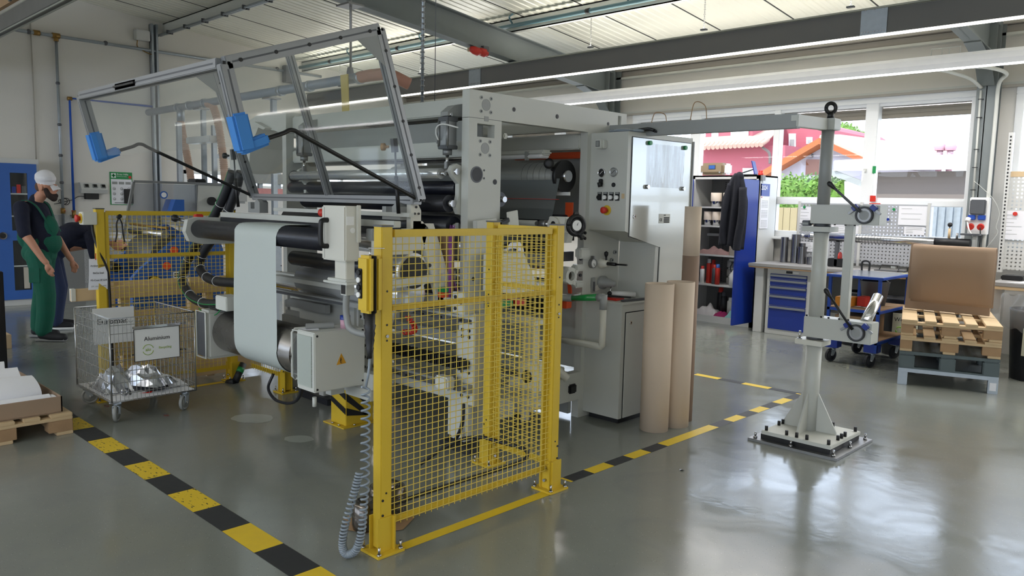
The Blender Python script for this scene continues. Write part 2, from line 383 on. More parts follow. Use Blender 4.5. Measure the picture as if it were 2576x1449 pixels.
# window wall (back, Y = 10.3)
b = M(); b.box(WX0, WX1, WY1, WY1 + .25, 0, 1.22, 'wall_paint'); b.box(WX0, WX1, WY1, WY1 + .25, 3.0, 3.86, 'wall_paint')
BAYS = [-12.62, -7.42, -2.22, 2.98]
for x0, x1 in ((WX0, -12.62), (-7.78, -7.42), (-2.58, -2.22), (2.62, 2.98), (7.8, WX1)): b.box(x0, x1, WY1, WY1 + .25, 1.22, 3.0, 'wall_paint')
b.build('wall_back', kind='structure')
mat('pvc', rgb(236, 237, 236), 0.35, var=0.01); mat('shutter', rgb(150, 138, 124), 0.6)
glassy('window_glass', (0.93, 0.96, 0.96, 1), 0.01, 1.45)
def window(x0, n):
    """one bay of the window wall: four sashes with transoms below"""
    xs = [(x0, 1.06), (x0 + 1.22, 1.14), (x0 + 2.45, 1.125), (x0 + 3.73, 1.03)]
    xe = x0 + 4.84; y = WY1
    f = M(); f.box(x0, xe, y - .03, y + .1, 1.22, 1.3, 'pvc', .006); f.box(x0, xe, y - .03, y + .1, 2.925, 3.0, 'pvc', .006)
    f.box(x0, xe, y - .02, y + .1, 1.66, 1.735, 'pvc', .006)
    g = M(); sh = M(); prev = x0
    for a, w in xs:
        a2 = a + .08 if a == x0 else a
        f.box(prev, a2, y - .025, y + .1, 1.3, 2.925, 'pvc', .006); prev = a + w
        f.box(a2 - .012, prev + .012, y + .0, y + .06, 2.89, 2.93, 'pvc'); f.box(a2 - .012, prev + .012, y, y + .06, 1.73, 1.76, 'pvc')
        g.quad((a2, y + .05, 1.735), (prev, y + .05, 1.735), (prev, y + .05, 2.925), (a2, y + .05, 2.925), 'window_glass'); g.quad((a2, y + .05, 1.3), (prev, y + .05, 1.3), (prev, y + .05, 1.66), (a2, y + .05, 1.66), 'window_glass')
        sh.box(a2 - .03, prev + .03, y + .13, y + .17, 2.75, 2.95, 'shutter')
        for k in range(4): sh.box(a2 - .03, prev + .03, y + .122, y + .13, 2.755 + k * .05, 2.79 + k * .05, 'shutter')
    f.box(prev, xe, y - .025, y + .1, 1.3, 2.925, 'pvc', .006)
    f.box(x0, xe, y - .16, y + .02, 1.185, 1.222, 'pvc', .008)
    w = f.build('window_%d' % n, kind='structure'); g.build('window_pane', w); sh.build('roller_shutter', w)
    hd = M()
    for xx in (x0 + 3.62,):
        hd.box(xx - .015, xx + .015, y - .05, y - .03, 2.08, 2.12, 'paint_white'); hd.bar((xx, y - .06, 2.1), (xx - .02, y - .07, 1.96), .022, .012, 'white', bev=.003)
    hd.build('window_handle', w)
for i, x0 in enumerate(BAYS): window(x0, i + 1)
for i, x0 in enumerate(BAYS): area_light('window_portal', (x0 + 2.42, WY1 + .3, 2.1), 4.84, 1.75, 1, rot=(math.radians(-90), 0, 0), portal=True)
mat('trim_grey', rgb(176, 170, 160), 0.7)
M().box(WX0, WX1, WY1 - .06, WY1, 3.0, 3.03, 'trim_grey').box(WX0, WX1, WY1 - .03, WY1, 3.03, 3.06, 'paint_white').build('trim_1', kind='structure')
b = M().box(WX0, WX1, WY1 - .12, WY1, 3.56, 3.59, 'paint_white'); b.box(WX0, WX1, WY1 - .05, WY1, 3.59, 3.68, 'trim_grey'); b.box(WX0, WX1, WY1 - .16, WY1 - .1, 3.68, 3.84, 'trim_grey')
b.build('trim_2', kind='structure')
# left wall (X = -13.1) with a low strip window behind the machines
b = M(); ZT = 5.9
def wl_seg(y0, y1, z0, z1):
    if z1 > 3.9: b.prism([(WX0, y0, z0), (WX0, y1, z0), (WX0, y1, ceil_z(y1) + .05), (WX0, y0, ceil_z(y0) + .05)], (-.2, 0, 0), 'wall_paint')
    else: b.box(WX0 - .2, WX0, y0, y1, z0, z1, 'wall_paint')
wl_seg(WY0, 5.6, 0, ZT); wl_seg(5.6, 9.7, 0, 1.45); wl_seg(5.6, 9.7, 2.02, ZT); wl_seg(9.7, WY1 + .25, 0, ZT)
b.build('wall_left', kind='structure')
f = M()
for yy in (5.6, 6.6, 7.62, 8.64, 9.64): f.box(WX0 - .08, WX0 + .02, yy, yy + .06, 1.45, 2.02, 'pvc')
for zz in (1.45, 1.74, 1.96): f.box(WX0 - .08, WX0 + .02, 5.6, 9.7, zz, zz + .06, 'pvc')
w = f.build('window_5', kind='structure'); M().quad((WX0 - .05, 5.66, 1.5), (WX0 - .05, 9.64, 1.5), (WX0 - .05, 9.64, 1.97), (WX0 - .05, 5.66, 1.97), 'window_glass').build('window_pane', w)
# the walls behind the camera
b = M(); b.box(WX0 - .2, WX1, WY0 - .2, WY0, 0, 1.1, 'wall_paint'); b.box(WX0 - .2, WX1, WY0 - .2, WY0, 3.4, 5.7, 'wall_paint')
for x in (WX0, -8, -3, 2, 7.5): b.box(x, x + .5, WY0 - .2, WY0, 1.1, 3.4, 'wall_paint')
b.build('wall_front', kind='structure')
f = M()
for x in (WX0 + .5, -7.5, -2.5, 2.5): f.quad((x, WY0 - .1, 1.1), (x + 4.5, WY0 - .1, 1.1), (x + 4.5, WY0 - .1, 3.4), (x, WY0 - .1, 3.4), 'window_glass')
f.build('window_6', kind='structure')
area_light('window_portal', (-2.5, WY0 - .25, 2.25), 20, 2.3, 1, rot=(math.radians(90), 0, 0), portal=True)
M().prism([(WX1, WY0, 0), (WX1, WY1, 0), (WX1, WY1, ceil_z(WY1)), (WX1, WY0, ceil_z(WY0))], (.2, 0, 0), 'wall_paint').build('wall_right', kind='structure')

# ---------------------------------------------------------------- steel frame
def girder(X, label):
    b = M(); y0 = WY0; ye = 9.995
    bz = lambda y: ceil_z(y) - 0.56; tz = lambda y: ceil_z(y) - 0.21
    def strip(x0, x1, zlo, zhi):
        b.prism([(x0, y0, zlo(y0)), (x0, ye, zlo(ye)), (x0, ye, zhi(ye)), (x0, y0, zhi(y0))], (x1 - x0, 0, 0), 'beam_grey')
    strip(X - .005, X + .005, bz, tz); strip(X - .08, X + .08, lambda y: bz(y), lambda y: bz(y) + .014); strip(X - .08, X + .08, lambda y: tz(y) - .014, tz)
    b.prism([(X - .005, 9.3, bz(9.3) + .002), (X - .005, 9.75, bz(9.75) - .09), (X - .005, 9.96, 3.0), (X - .005, 9.995, 3.0), (X - .005, 9.995, bz(9.995))], (.01, 0, 0), 'beam_grey')
    b.bar((X, 9.3, bz(9.3) - .006), (X, 9.75, bz(9.75) - .096), .16, .012, 'beam_grey'); b.bar((X, 9.75, bz(9.75) - .096), (X, 9.96, 3.0), .16, .012, 'beam_grey')
    b.box(X - .08, X + .08, 9.9, 9.914, bz(9.9), tz(9.9), 'beam_grey')
    return b.build('steel_girder', label=label, cat='girder')
girder(-7.7, 'dark grey steel roof girder crossing the ceiling above the machine with red plugs on it')
girder(-2.45, 'grey steel roof girder reaching the column beside the big right window')
def column(X, label):
    b = M(); b.box(X - .1, X + .1, 10.0, 10.014, 0, 3.72, 'beam_grey'); b.box(X - .1, X + .1, 10.18, 10.194, 0, 3.72, 'beam_grey'); b.box(X - .005, X + .005, 10.0, 10.19, 0, 3.72, 'beam_grey')
    b.box(X - .16, X + .16, 9.94, 10.26, 0, .015, 'beam_grey')
    return b.build('steel_column', label=label, cat='column')
column(-7.7, 'grey steel column rising behind the machine console'); column(-2.45, 'grey steel column between the big right window and the next window bay')
def purlin(y, label):
    z = ceil_z(y); b = M(); b.box(WX0, WX1, y - .03, y + .03, z - .17, z - .155, 'paint_white'); b.box(WX0, WX1, y - .03, y - .02, z - .17, z, 'paint_white'); b.box(WX0, WX1, y - .03, y + .03, z - .012, z, 'paint_white')
    return b.build('roof_purlin', label=label, cat='purlin')
purlin(5.35, 'white roof purlin above the first aid poster with grey conduits clipped below')
purlin(7.85, 'white roof purlin above the grey light band, teal pipe beside it')
purlin(0.35, 'white roof purlin above the camera side of the hall'); purlin(-2.1, 'white roof purlin behind the camera')
for y, dy, r, m, lab in ((5.24, -.03, .018, 'galv', 'grey conduit clipped under the purlin nearest the left wall poster'), (5.28, 0, .012, 'galv', 'thin grey conduit beside the thicker one under the purlin')):
    b = M().cyl((WX0, y, ceil_z(5.3) - .2), (-7.8, y, ceil_z(5.3) - .2), r, m, 10); x = -12.7
    while x < -7.9:
        b.box(x - .012, x + .012, y - .03, y + .03, ceil_z(5.3) - .225, ceil_z(5.3) - .17, 'steel_dark'); x += .62
    b.build('conduit', label=lab, cat='conduit', group=None)
mat('teal_pipe', rgb(96, 132, 140), 0.5)
z = ceil_z(7.75) - .13
b = M().cyl((WX0 + .1, 7.72, z), (7.9, 7.72, z), .028, 'teal_pipe', 12); x = -12.0
while x < 7: b.cyl((x - .03, 7.72, z), (x + .03, 7.72, z), .034, 'black', 12); b.tube(smooth_path([(x + .6, 7.72, z + .03), (x + .6, 7.66, z + .1), (x + .7, 7.62, z + .12)]), .012, 'teal_pipe', 6); x += 1.9
b.build('air_pipe', label='teal compressed air pipe running along the purlin above the grey light band', cat='pipe')
b = M(); 
for k in range(2): b.cyl((WX0, 7.86 + k * .05, z - .03), (7.9, 7.86 + k * .05, z - .03), .014, 'steel_dark', 8)
b.build('conduit', label='pair of dark conduits below the purlin beside the teal pipe', cat='conduit')

# ---------------------------------------------------------------- suspended light bands
mat('band_grey', rgb(104, 102, 98), 0.55, var=0.04); mat('band_track', rgb(158, 158, 146), 0.5)
mat('led', rgb(255, 250, 240), 0.5, emit=(1, 0.96, 0.88, 1), es=3.2)
mat('led_cool', rgb(255, 255, 255), 0.5, emit=(1, 0.98, 1.0, 1), es=3.2)
def band(y, x0, x1, plates, label, zb=3.24, lit=True):
    t = thing('light_band', label, 'light band', ((x0 + x1) / 2, y, zb))
    M().box(x0, x1, y - .05, y + .05, zb + .012, zb + (.235 if lit else .17), 'band_grey', .004).build('housing', t)
    b = M().box(x0, x1, y - .04, y + .04, zb + .17, zb + .185, 'band_track') if not lit else M().box(x0, x1, y - .075, y + .075, zb + .24, zb + .255, 'band_track').box(x0, x1, y - .04, y + .04, zb + .235, zb + .265, 'band_track'); b.build('track', t)
    for dy in (-.035, .03): M().box(x0, x1, y + dy - .006, y + dy + .006, zb, zb + .012, 'led' if lit else 'band_track').build('light_strip', t)
    for px in plates:
        p = M().box(px - .12, px + .12, y - .062, y - .05, zb + .01, zb + .26, 'galv')
        for k in range(8): p.cyl((px - .1 + k * .028, y - .066, zb + .035), (px - .1 + k * .028, y - .06, zb + .035), .008, 'steel', 8)
        for k in (-.08, 0, .08): p.cyl((px + k, y - .067, zb + .24), (px + k, y - .06, zb + .24), .01, 'steel', 8)
        p.build('joint_plate', t)
    return t
def chain(x, y, z0, z1, label):
    b = M(); z = z0; k = 0
    while z < z1:
        a = (0, 1, 0) if k % 2 else (1, 0, 0)
        b.torus((x, y, z + .012), a, .009, .0028, 'steel_rough', 8, 5); z += .026; k += 1
    b.box(x - .035, x + .035, y - .02, y + .02, z0 - .03, z0 - .015, 'steel_dark'); b.torus((x, y, z0 - .008), (0, 1, 0), .012, .004, 'steel_dark', 8, 5)
    b.build('chain', label=label, cat='chain', group=None)
t = band(7.85, -12.9, 7.8, (-8.4, -2.9), 'long dark grey suspended light band with two lit strips crossing behind the machine')
for x, lab in ((-11.9, 'hanging chain nearest the left wall holding the grey light band'), (-9.7, 'hanging chain right of the yellow strap holding the grey light band'), (-6.35, 'hanging chain right of the red plugs holding the grey light band'), (-4.75, 'hanging chain above the cardboard tubes holding the grey light band'), (-3.15, 'hanging chain just above the galvanised joint plate at upper right')):
    chain(x, 7.85, 3.57, ceil_z(7.85) - .02, lab)
band(2.3, -12.9, -6.2, (), 'grey light band at the upper left corner carrying wooden boards', zb=3.235, lit=False)
b = M()
for k in range(2): b.box(-12.8, -6.6, 2.2, 2.24, 3.43 + k * .24, 3.66 + k * .24, 'wood_dark')
for x in (-11.6, -10.1, -9.0, -7.6): b.box(x, x + .06, 2.18, 2.2, 3.43, 3.9, 'steel_dark')
b.build('wooden_boards', label='brown wooden boards lying on the grey light band at upper left', cat='boards')
mat('tube_white', rgb(236, 236, 238), 0.4)
def tube_light(y, z, x0, x1, label):
    t = thing('linear_lamp', label, 'lamp', ((x0 + x1) / 2, y, z))
    b = M(); pts = [(0, -.06, .0), (0, -.075, .05), (0, -.06, .11), (0, -.03, .145), (0, .03, .145), (0, .06, .11), (0, .075, .05), (0, .06, 0)]
    b.prism([(x0, y + p[1], z + p[2]) for p in pts], (x1 - x0, 0, 0), 'tube_white'); b.build('lamp_body', t)
    for dy in (-.045, .03): M().box(x0, x1, y + dy - .005, y + dy + .005, z - .008, z, 'led_cool').build('light_strip', t)
    return t
tube_light(9.0, 3.06, -8.6, 7.8, 'white tubular linear lamp running in front of the window wall')
tube_light(-2.6, 3.2, -12.5, 7.8, 'unseen white tubular linear lamp added for light behind the camera')  # lamp out of view, added to light the hall from behind
def lamp(x, y, z, L, e, col=(1, .97, .93)): area_light('lamp_glow', (x, y, z), L, .1, e, col)
lamp(-2.6, 7.85, 3.23, 20, 170); lamp(-.4, 9.0, 3.04, 16, 150, (1, .98, 1)); lamp(-2.4, -2.6, 3.18, 20, 230)

for a0, a1 in ((-12.6, -8.1), (-7.3, -2.85), (-2.05, 7.5)):  # upward light added over the fixtures to brighten the ceiling
    for y, z, e in ((9.0, 3.24, 4.0), (7.85, 3.56, 5.0), (-2.6, 3.38, 4.0)):
        if y == 9.0 and a0 < -12: continue
        area_light('ceiling_fill', ((a0 + a1) / 2, y, z), a1 - a0, .1, e * (a1 - a0), (1, .96, .88), rot=(math.pi, 0, 0))
# ================================================================ OUTSIDE THE WINDOWS
mat('concrete', rgb(196, 192, 184), 0.9, var=0.1, scale=1)
mat('house_red', rgb(162, 84, 94), 0.85, var=0.04); mat('tile', rgb(176, 142, 126), 0.8, var=0.12, scale=5); mat('tile_orange', rgb(160, 84, 46), 0.8, var=0.1)
mat('gable_white', rgb(176, 172, 184), 0.85); mat('fascia', rgb(160, 88, 44), 0.7); mat('door_brown', rgb(116, 64, 40), 0.6)
mat('leaf', rgb(96, 126, 50), 0.7, var=0.5, scale=9); mat('shed_brown', rgb(118, 108, 102), 0.8, var=0.06); mat('shed_white', rgb(232, 230, 226), 0.7); mat('plank_yellow', rgb(160, 146, 112), 0.8)
M().box(-400, 200, WY1 + .3, 400, -.35, -.3, 'concrete').build('ground', kind='structure')
# red house
t = thing('red_house', 'pink red house with tiled roof seen through the left panes', 'house', at(1850, 520, Y=27))
def pt(x, y, Y): return at(x, y, Y=Y)
Y = 27
M().prism([pt(1740, 655, Y), pt(1975, 655, Y), pt(1975, 365, Y), pt(1740, 374, Y)], (0, 6, 0), 'house_red').build('lower_wall', t)
M().prism([pt(1775, 372, Y), pt(1775, 322, Y), pt(1893, 305, Y), pt(1893, 366, Y)], (0, 5, 0), 'house_red').build('dormer', t)
M().prism([pt(1735, 374, Y - .6), pt(1923, 364, Y - .6), pt(1990, 300, Y + 3), pt(1880, 290, Y + 3), pt(1860, 345, Y - .1), pt(1735, 352, Y - .1)], (0, .15, .12), 'tile').build('roof', t)
b = M()
for k in range(17): p = pt(1738 + k * 11, 374.5 - k * .62, Y - .7); b.cyl(p, p + Vector((0, .5, .22)), .085, 'tile', 8)
b.build('roof_tiles', t)
M().prism([pt(1968, 650, 29), pt(2085, 650, 29), pt(2085, 325, 29), pt(2068, 314, 29), pt(1968, 290, 29)], (0, 6, 0), 'house_red').build('side_wall', t)
for (a, c, d, e, yy) in ((1790, 330, 1806, 356, 26.95), (1984, 336, 2001, 372, 28.95), (2028, 345, 2043, 362, 28.95), (1868, 423, 1893, 440, 26.9)):
    f = M().prism([pt(a, e, yy), pt(d, e, yy), pt(d, c, yy), pt(a, c, yy)], (0, .1, 0), 'white').build('house_window', t)
    M().prism([pt(a + 3, e - 2, yy - .02), pt(d - 3, e - 2, yy - .02), pt(d - 3, c + (e - c) * .4, yy - .02), pt(a + 3, c + (e - c) * .4, yy - .02)], (0, .02, 0), 'machine_grey').build('house_pane', f)
M().prism([pt(1838, 358, 26.9), pt(1880, 354, 26.9), pt(1880, 318, 26.9), pt(1838, 322, 26.9)], (0, .1, 0), 'white').build('panel', t)
M().tube(smooth_path([pt(1918, 371, 26.8), pt(1935, 385, 26.8), pt(1937, 412, 26.8)]), .05, 'shed_brown', 6).build('downpipe', t)
# gable house
Y = 21
t = thing('gable_house', 'white gable house with orange eaves seen behind the hedge', 'house', at(2050, 520, Y=Y))
M().prism([pt(1890, 675, Y), pt(2190, 675, Y), pt(2190, 415, Y), pt(2060, 357, Y), pt(1890, 452, Y)], (0, 7, 0), 'gable_white').build('gable_wall', t)
M().prism([pt(1890, 462, Y - .5), pt(2060, 362, Y - .5), pt(2060, 347, Y - .5), pt(1888, 446, Y - .5)], (0, 7.5, .1), 'fascia').build('left_eave', t)
M().prism([pt(2060, 362, Y - .5), pt(2190, 420, Y - .5), pt(2192, 406, Y - .5), pt(2060, 347, Y - .5)], (0, .5, .05), 'tile_orange').build('right_eave', t)
M().prism([pt(2060, 349, Y - .45), pt(2192, 407, Y - .45), pt(2480, 420, Y + 2), pt(2460, 392, Y + 8), pt(2110, 345, Y + 7)], (0, .05, .1), 'tile').build('roof', t)
d = M().prism([pt(2026, 440, Y - .05), pt(2063, 440, Y - .05), pt(2063, 401, Y - .05), pt(2028, 401, Y - .05)], (0, .05, 0), 'door_brown').build('door', t)
M().box(*[v for q in zip(pt(2040, 395, Y - .1), pt(2046, 387, Y)) for v in q], 'steel_dark').build('wall_lamp', t)
M().prism([pt(2097, 424, Y - .1), pt(2125, 424, Y - .1), pt(2122, 406, Y - .1), pt(2097, 406, Y - .1)], (0, .05, 0), 'white').build('house_window', t)
# leafy things: many small leaf quads on a lumpy volume
def leaves(name, blobs, n, size, m, label, cat):
    b = M(); rnd = random.Random(len(name) + n)
    for i in range(n):
        c, r = blobs[rnd.randrange(len(blobs))]
        d = Vector((rnd.gauss(0, 1), rnd.gauss(0, 1), rnd.gauss(0, 1))).normalized(); p = Vector(c) + Vector((d.x * r[0], d.y * r[1], d.z * r[2])) * rnd.uniform(.75, 1.03)
        u = Vector((rnd.gauss(0, 1), rnd.gauss(0, 1), rnd.gauss(0, 1))).normalized(); w = u.orthogonal().normalized(); s = size * rnd.uniform(.6, 1.3)
        b.quad(p - u * s, p + w * s * .5, p + u * s, p - w * s * .5, m)
    for c, r in blobs: b.ball(c, 1, 'leaf_core', 12, 8, tuple(q * .86 for q in r))
    return b.build(name, label=label, cat=cat)
mat('leaf_core', rgb(84, 120, 40), 0.9, var=0.5, scale=6, bump=0.8, bscale=10)
bl = []
for k in range(9):
    p = at(1972 + k * 18, 470, Y=17.5); bl.append(((p.x, p.y, 1.62), (.44, .45, .76 + .05 * math.sin(k * 2.3)))); bl.append(((p.x, p.y, .5), (.45, .5, .8)))
leaves('hedge', bl, 9000, .05, 'leaf', 'bright green hedge outside the middle window', 'hedge')
p = at(2118, 345, Y=44); leaves('tree', [((p.x, p.y, p.z), (1.0, 1, .8)), ((p.x + .7, p.y, p.z - .1), (.7, .7, .4)), ((p.x - .5, p.y, p.z + .3), (.7, .7, .5)), ((p.x, p.y, 2), (.25, .25, 3))], 3000, .09, 'leaf', 'small pale green tree behind the gable roof', 'tree')
# carport / sheds
Y = 15.5
t = thing('carport', 'long low shed with pale flat roof outside the right window', 'shed', at(2300, 560, Y=Y))
M().prism([pt(2098, 430, Y), pt(2520, 424, Y), pt(2520, 392, Y + 3), pt(2098, 412, Y + 3)], (0, .02, .08), 'shed_white').build('flat_roof', t)
b = M(); b.prism([pt(2175, 500, Y + .3), pt(2520, 505, Y + .3), pt(2520, 428, Y + .3), pt(2175, 434, Y + .3)], (0, .1, 0), 'shed_brown')
b.build('shed_wall', t)
M().bar(pt(2095, 434, Y + .1), pt(2180, 466, Y + .1), .12, .1, 'machine_grey').build('brace', t)
b = M(); b.prism([pt(2128, 560, Y + 1), pt(2180, 560, Y + 1), pt(2178, 455, Y + 1), pt(2126, 455, Y + 1)], (0, .06, 0), 'machine_grey')
for k in range(14): q = pt(2128 + k * 3.8, 560, Y + .97); q2 = pt(2127 + k * 3.8, 456, Y + .97); b.bar(q, q2, .05, .03, 'shed_white')
b.build('corrugated_panel', t)
Y = 13.5
b = M(); a = at(2345, 600, Y=Y); c = at(2470, 600, Y=Y); b.box(a.x, c.x + 2, Y, Y + 2, -.3, 1.75, 'galv'); x = a.x
while x < c.x + 2: b.box(x, x + .05, Y - .03, Y, -.2, 1.7, 'galv'); x += .11
b.build('shipping_container', label='grey corrugated container outside the low right panes', cat='container')
b = M(); a = at(1950, 600, Y=Y)
for k in range(10): b.box(a.x + k * .13, a.x + .12 + k * .13, Y, Y + .03, -.3, 1.62, 'plank_yellow')
b.build('plank_fence', label='yellowish plank fence outside the low pane left of the steel stand', cat='fence')
gh = bpy.data.objects['gable_house']; mat('vent_pink', rgb(176, 140, 152), .8)
for k, x in enumerate((2364, 2390)):
    p = at(x, 388, Y=24); M().cyl(p - Vector((0, 0, .8)), p + Vector((0, 0, .1)), .08, 'vent_pink', 10).lathe(p + Vector((0, 0, .1)), (0, 0, 1), [(0, .13), (.1, .16), (.2, .09), (.24, 0)], 'vent_pink', 12).build('roof_vent', gh)
# ================================================================ FENCES, TAPE, PENDANT
def fence(name, label, p, q, inward, top=1.47, mid=1.12, posts=(True, True), foot=True, outer=None):
    """welded mesh fence from p to q (x, y); inward: unit normal pointing into the cage"""
    p = Vector((p[0], p[1], 0)); q = Vector((q[0], q[1], 0)); d = (q - p).normalized(); n = Vector(inward + (0,)); up = Vector((0, 0, 1)); L = (q - p).length
    t = thing(name, label, 'fence', (p + q) / 2)
    for k, (c, on) in enumerate(((p, posts[0]), (q, posts[1]))):
        if not on: continue
        s = 1 if k == 0 else -1; z0 = 0.012
        b = M(); b.obox(c + n * .03 + up * ((top + .02) / 2 + .01), d, n, (.03, .03, (top) / 2), 'yellow', .003)
        b.obox(c + n * .045 + d * s * .045 + up * (top / 2 + .05), d, n, (.016, .003, top / 2 - .06), 'yellow')
        b.obox(c + n * .03 + up * (top + .016), d, n, (.032, .032, .004), 'steel_dark')
        ps = b.build('post', t)
        b = M(); cc = c + n * .03
        b.obox(cc + up * .006, d, n, (.075, .075, .006), 'yellow', .002)
        b.obox(cc + d * s * .034 + up * .09, d, n, (.003, .05, .08), 'yellow'); b.obox(cc - n * .034 + up * .09, d, n, (.05, .003, .08), 'yellow'); b.obox(cc + n * .034 + up * .09, d, n, (.045, .003, .08), 'yellow')
        b.build('foot_plate', ps)
        b = M()
        for a, e in ((-1, -1), (1, -1), (1, 1), (-1, 1)):
            o = cc + d * .06 * a + n * .06 * e
            if abs(a) and True: b.cyl(o + up * .01, o + up * .02, .011, 'steel', 8); b.cyl(o + up * .02, o + up * .05, .006, 'steel', 8)
        for zz in (.06, .13): b.cyl(cc + d * s * .036 + up * zz, cc + d * s * .055 + up * zz, .009, 'steel', 8); b.cyl(cc - n * .03 - d * s * .02 + up * (zz + .12), cc - n * .034 - d * s * .02 + up * (zz + .12), .006, 'black', 8)
        for zz in (1.05, .98, .28, 1.2): b.cyl(cc - n * .029 + up * zz, cc - n * .0315 + up * zz, .005, 'black', 8)
        b.cyl(cc - n * .03 + up * 1.0, cc - n * .036 + up * 1.0, .008, 'steel', 8)
        b.build('bolts', ps)
    a = p + d * .05 + n * .03; e = q - d * .05 + n * .03
    for z, h, w in ((top - .017, .034, .03), (mid, .028, .006), (.13, .034, .006)):
        M().bar(a + up * z, e + up * z, w, h, 'yellow', bev=.002).build('rail', t)
    b = M(); off = -n * .012; k = 0
    nv = int((L - .1) / .0375)
    for i in range(nv + 1):
        c = a + d * (.01 + (L - .12) * i / nv) + off; b.cyl(c + up * .11, c + up * (top - .03), .0022, 'yellow_wire', 5, caps=False)
    z = .125
    while z < top - .035:
        b.cyl(a - d * .012 + off * 1.3 + up * z, e + d * .012 + off * 1.3 + up * z, .0022, 'yellow_wire', 5, caps=False); z += .0305
    b.build('wire_mesh', t)
    return t
fence('safety_fence', 'yellow wire mesh safety fence panel standing closest to the camera', (-2.78, 2.075), (-2.78, 3.235), (-1, 0))
fence('safety_fence', 'short yellow fence panel returning from the near right post towards the machine', (-2.86, 3.25), (-3.35, 3.25), (0, 1), posts=(False, True))
fence('safety_fence', 'yellow wire mesh safety fence panel at far left behind the wire trolley', (-6.45, 2.09), (-6.45, 3.14), (1, 0))
fence('safety_fence', 'short yellow fence panel returning behind the hanging paper web', (-6.38, 3.24), (-5.76, 3.24), (0, 1), posts=(False, True), top=.5, mid=.3)
mat('tape_yellow', rgb(226, 192, 40), 0.5, var=0.1, scale=14); mat('tape_black', rgb(44, 45, 48), 0.6, var=0.35, scale=30)
def worn_tape():
    m = bpy.data.materials.new('tape_worn'); m.use_nodes = True; nt = m.node_tree; n = nt.nodes; l = nt.links; b = n['Principled BSDF']; b.inputs['Roughness'].default_value = .5
    tc = n.new('ShaderNodeTexCoord'); mp = n.new('ShaderNodeMapping'); mp.inputs['Scale'].default_value = (16, 40, 1); l.new(tc.outputs['Object'], mp.inputs[0])
    nz = n.new('ShaderNodeTexNoise'); nz.inputs['Scale'].default_value = 1.6; nz.inputs['Detail'].default_value = 8; l.new(mp.outputs[0], nz.inputs['Vector'])
    r = n.new('ShaderNodeMapRange'); r.inputs[1].default_value = .6; r.inputs[2].default_value = .64; l.new(nz.outputs[0], r.inputs[0])
    mx = n.new('ShaderNodeMix'); mx.data_type = 'RGBA'; mx.inputs[6].default_value = rgb(226, 192, 40); mx.inputs[7].default_value = rgb(80, 74, 40); l.new(r.outputs[0], mx.inputs[0]); l.new(mx.outputs[2], b.inputs['Base Color'])
    MT['tape_worn'] = m
worn_tape()
def tape(label, p, q, w, segs, z=.0012):
    """segs: list of (length, material)"""
    p = Vector((p[0], p[1], z)); q = Vector((q[0], q[1], z)); d = (q - p).normalized(); n = Vector((-d.y, d.x, 0)) * w / 2; b = M(); s = 0; L = (q - p).length; i = 0; rnd = random.Random(len(label))
    while s < L - .001:
        l, m = segs[i % len(segs)]; e = min(L, s + l); j = rnd.uniform(-.003, .003); a = p + d * s + n * j; c = p + d * e
        b.add([a - n, c - n, c + n, a + n], [(0, 1, 2, 3)], m)
        s = e; i += 1
    return b.build('floor_tape', label=label, cat='floor tape')
# front line (along X); right edge 6 cm strips measured on the floor
p0 = at(186, 1052, Z=0); 
Y, K, W_ = 'tape_yellow', 'tape_black', 'tape_worn'
tape('worn yellow and black hazard tape running from the pallet to the front edge', (-6.667, 1.712), (-.9, 1.712), .146, [(.317, W_), (.317, K), (.317, W_), (.32, K), (.322, W_), (.318, K), (.312, W_), (.31, K), (.32, W_), (.317, K), (.317, Y), (.317, K), (.317, Y), (.317, K), (.317, Y), (.317, K), (.317, Y)])
tape('yellow and black hazard tape running from the fence post past the cardboard tubes', (-2.835, 3.40), (-2.835, 6.6), .085, [(.022, Y), (.196, K), (.2, Y), (.203, K), (.192, Y), (.196, K), (.67, Y), (.214, K), (.2, Y), (.195, K), (.194, Y), (.207, K), (.213, Y), (.234, K)])
tape('yellow and black hazard tape on the far floor meeting the line beside the steel stand', (-2.88, 6.55), (-8.0, 6.55), .085, [(.24, K), (.26, Y), (.24, K), (.26, Y)])
tape('plain yellow floor tape under the nearest fence panel', (-2.775, 2.16), (-2.775, 3.16), .065, [(2, Y)])
tape('plain yellow floor tape under the far left fence panel', (-6.42, 2.2), (-6.42, 3.05), .06, [(2, Y)])
# black rubber hose lying along the foot of the cage
b = M().tube(smooth_path([(-2.9, 2.14, .16), (-2.9, 2.6, .165), (-2.9, 3.05, .165), (-2.92, 3.16, .18), (-2.98, 3.19, .2), (-3.15, 3.18, .2), (-3.3, 3.16, .2), (-3.42, 3.1, .17), (-3.5, 3.0, .1), (-3.55, 2.9, .03)], 8), .011, 'rubber', 8)
b.build('rubber_hose', label='black rubber hose running along the lowest rail inside the near fence', cat='hose')
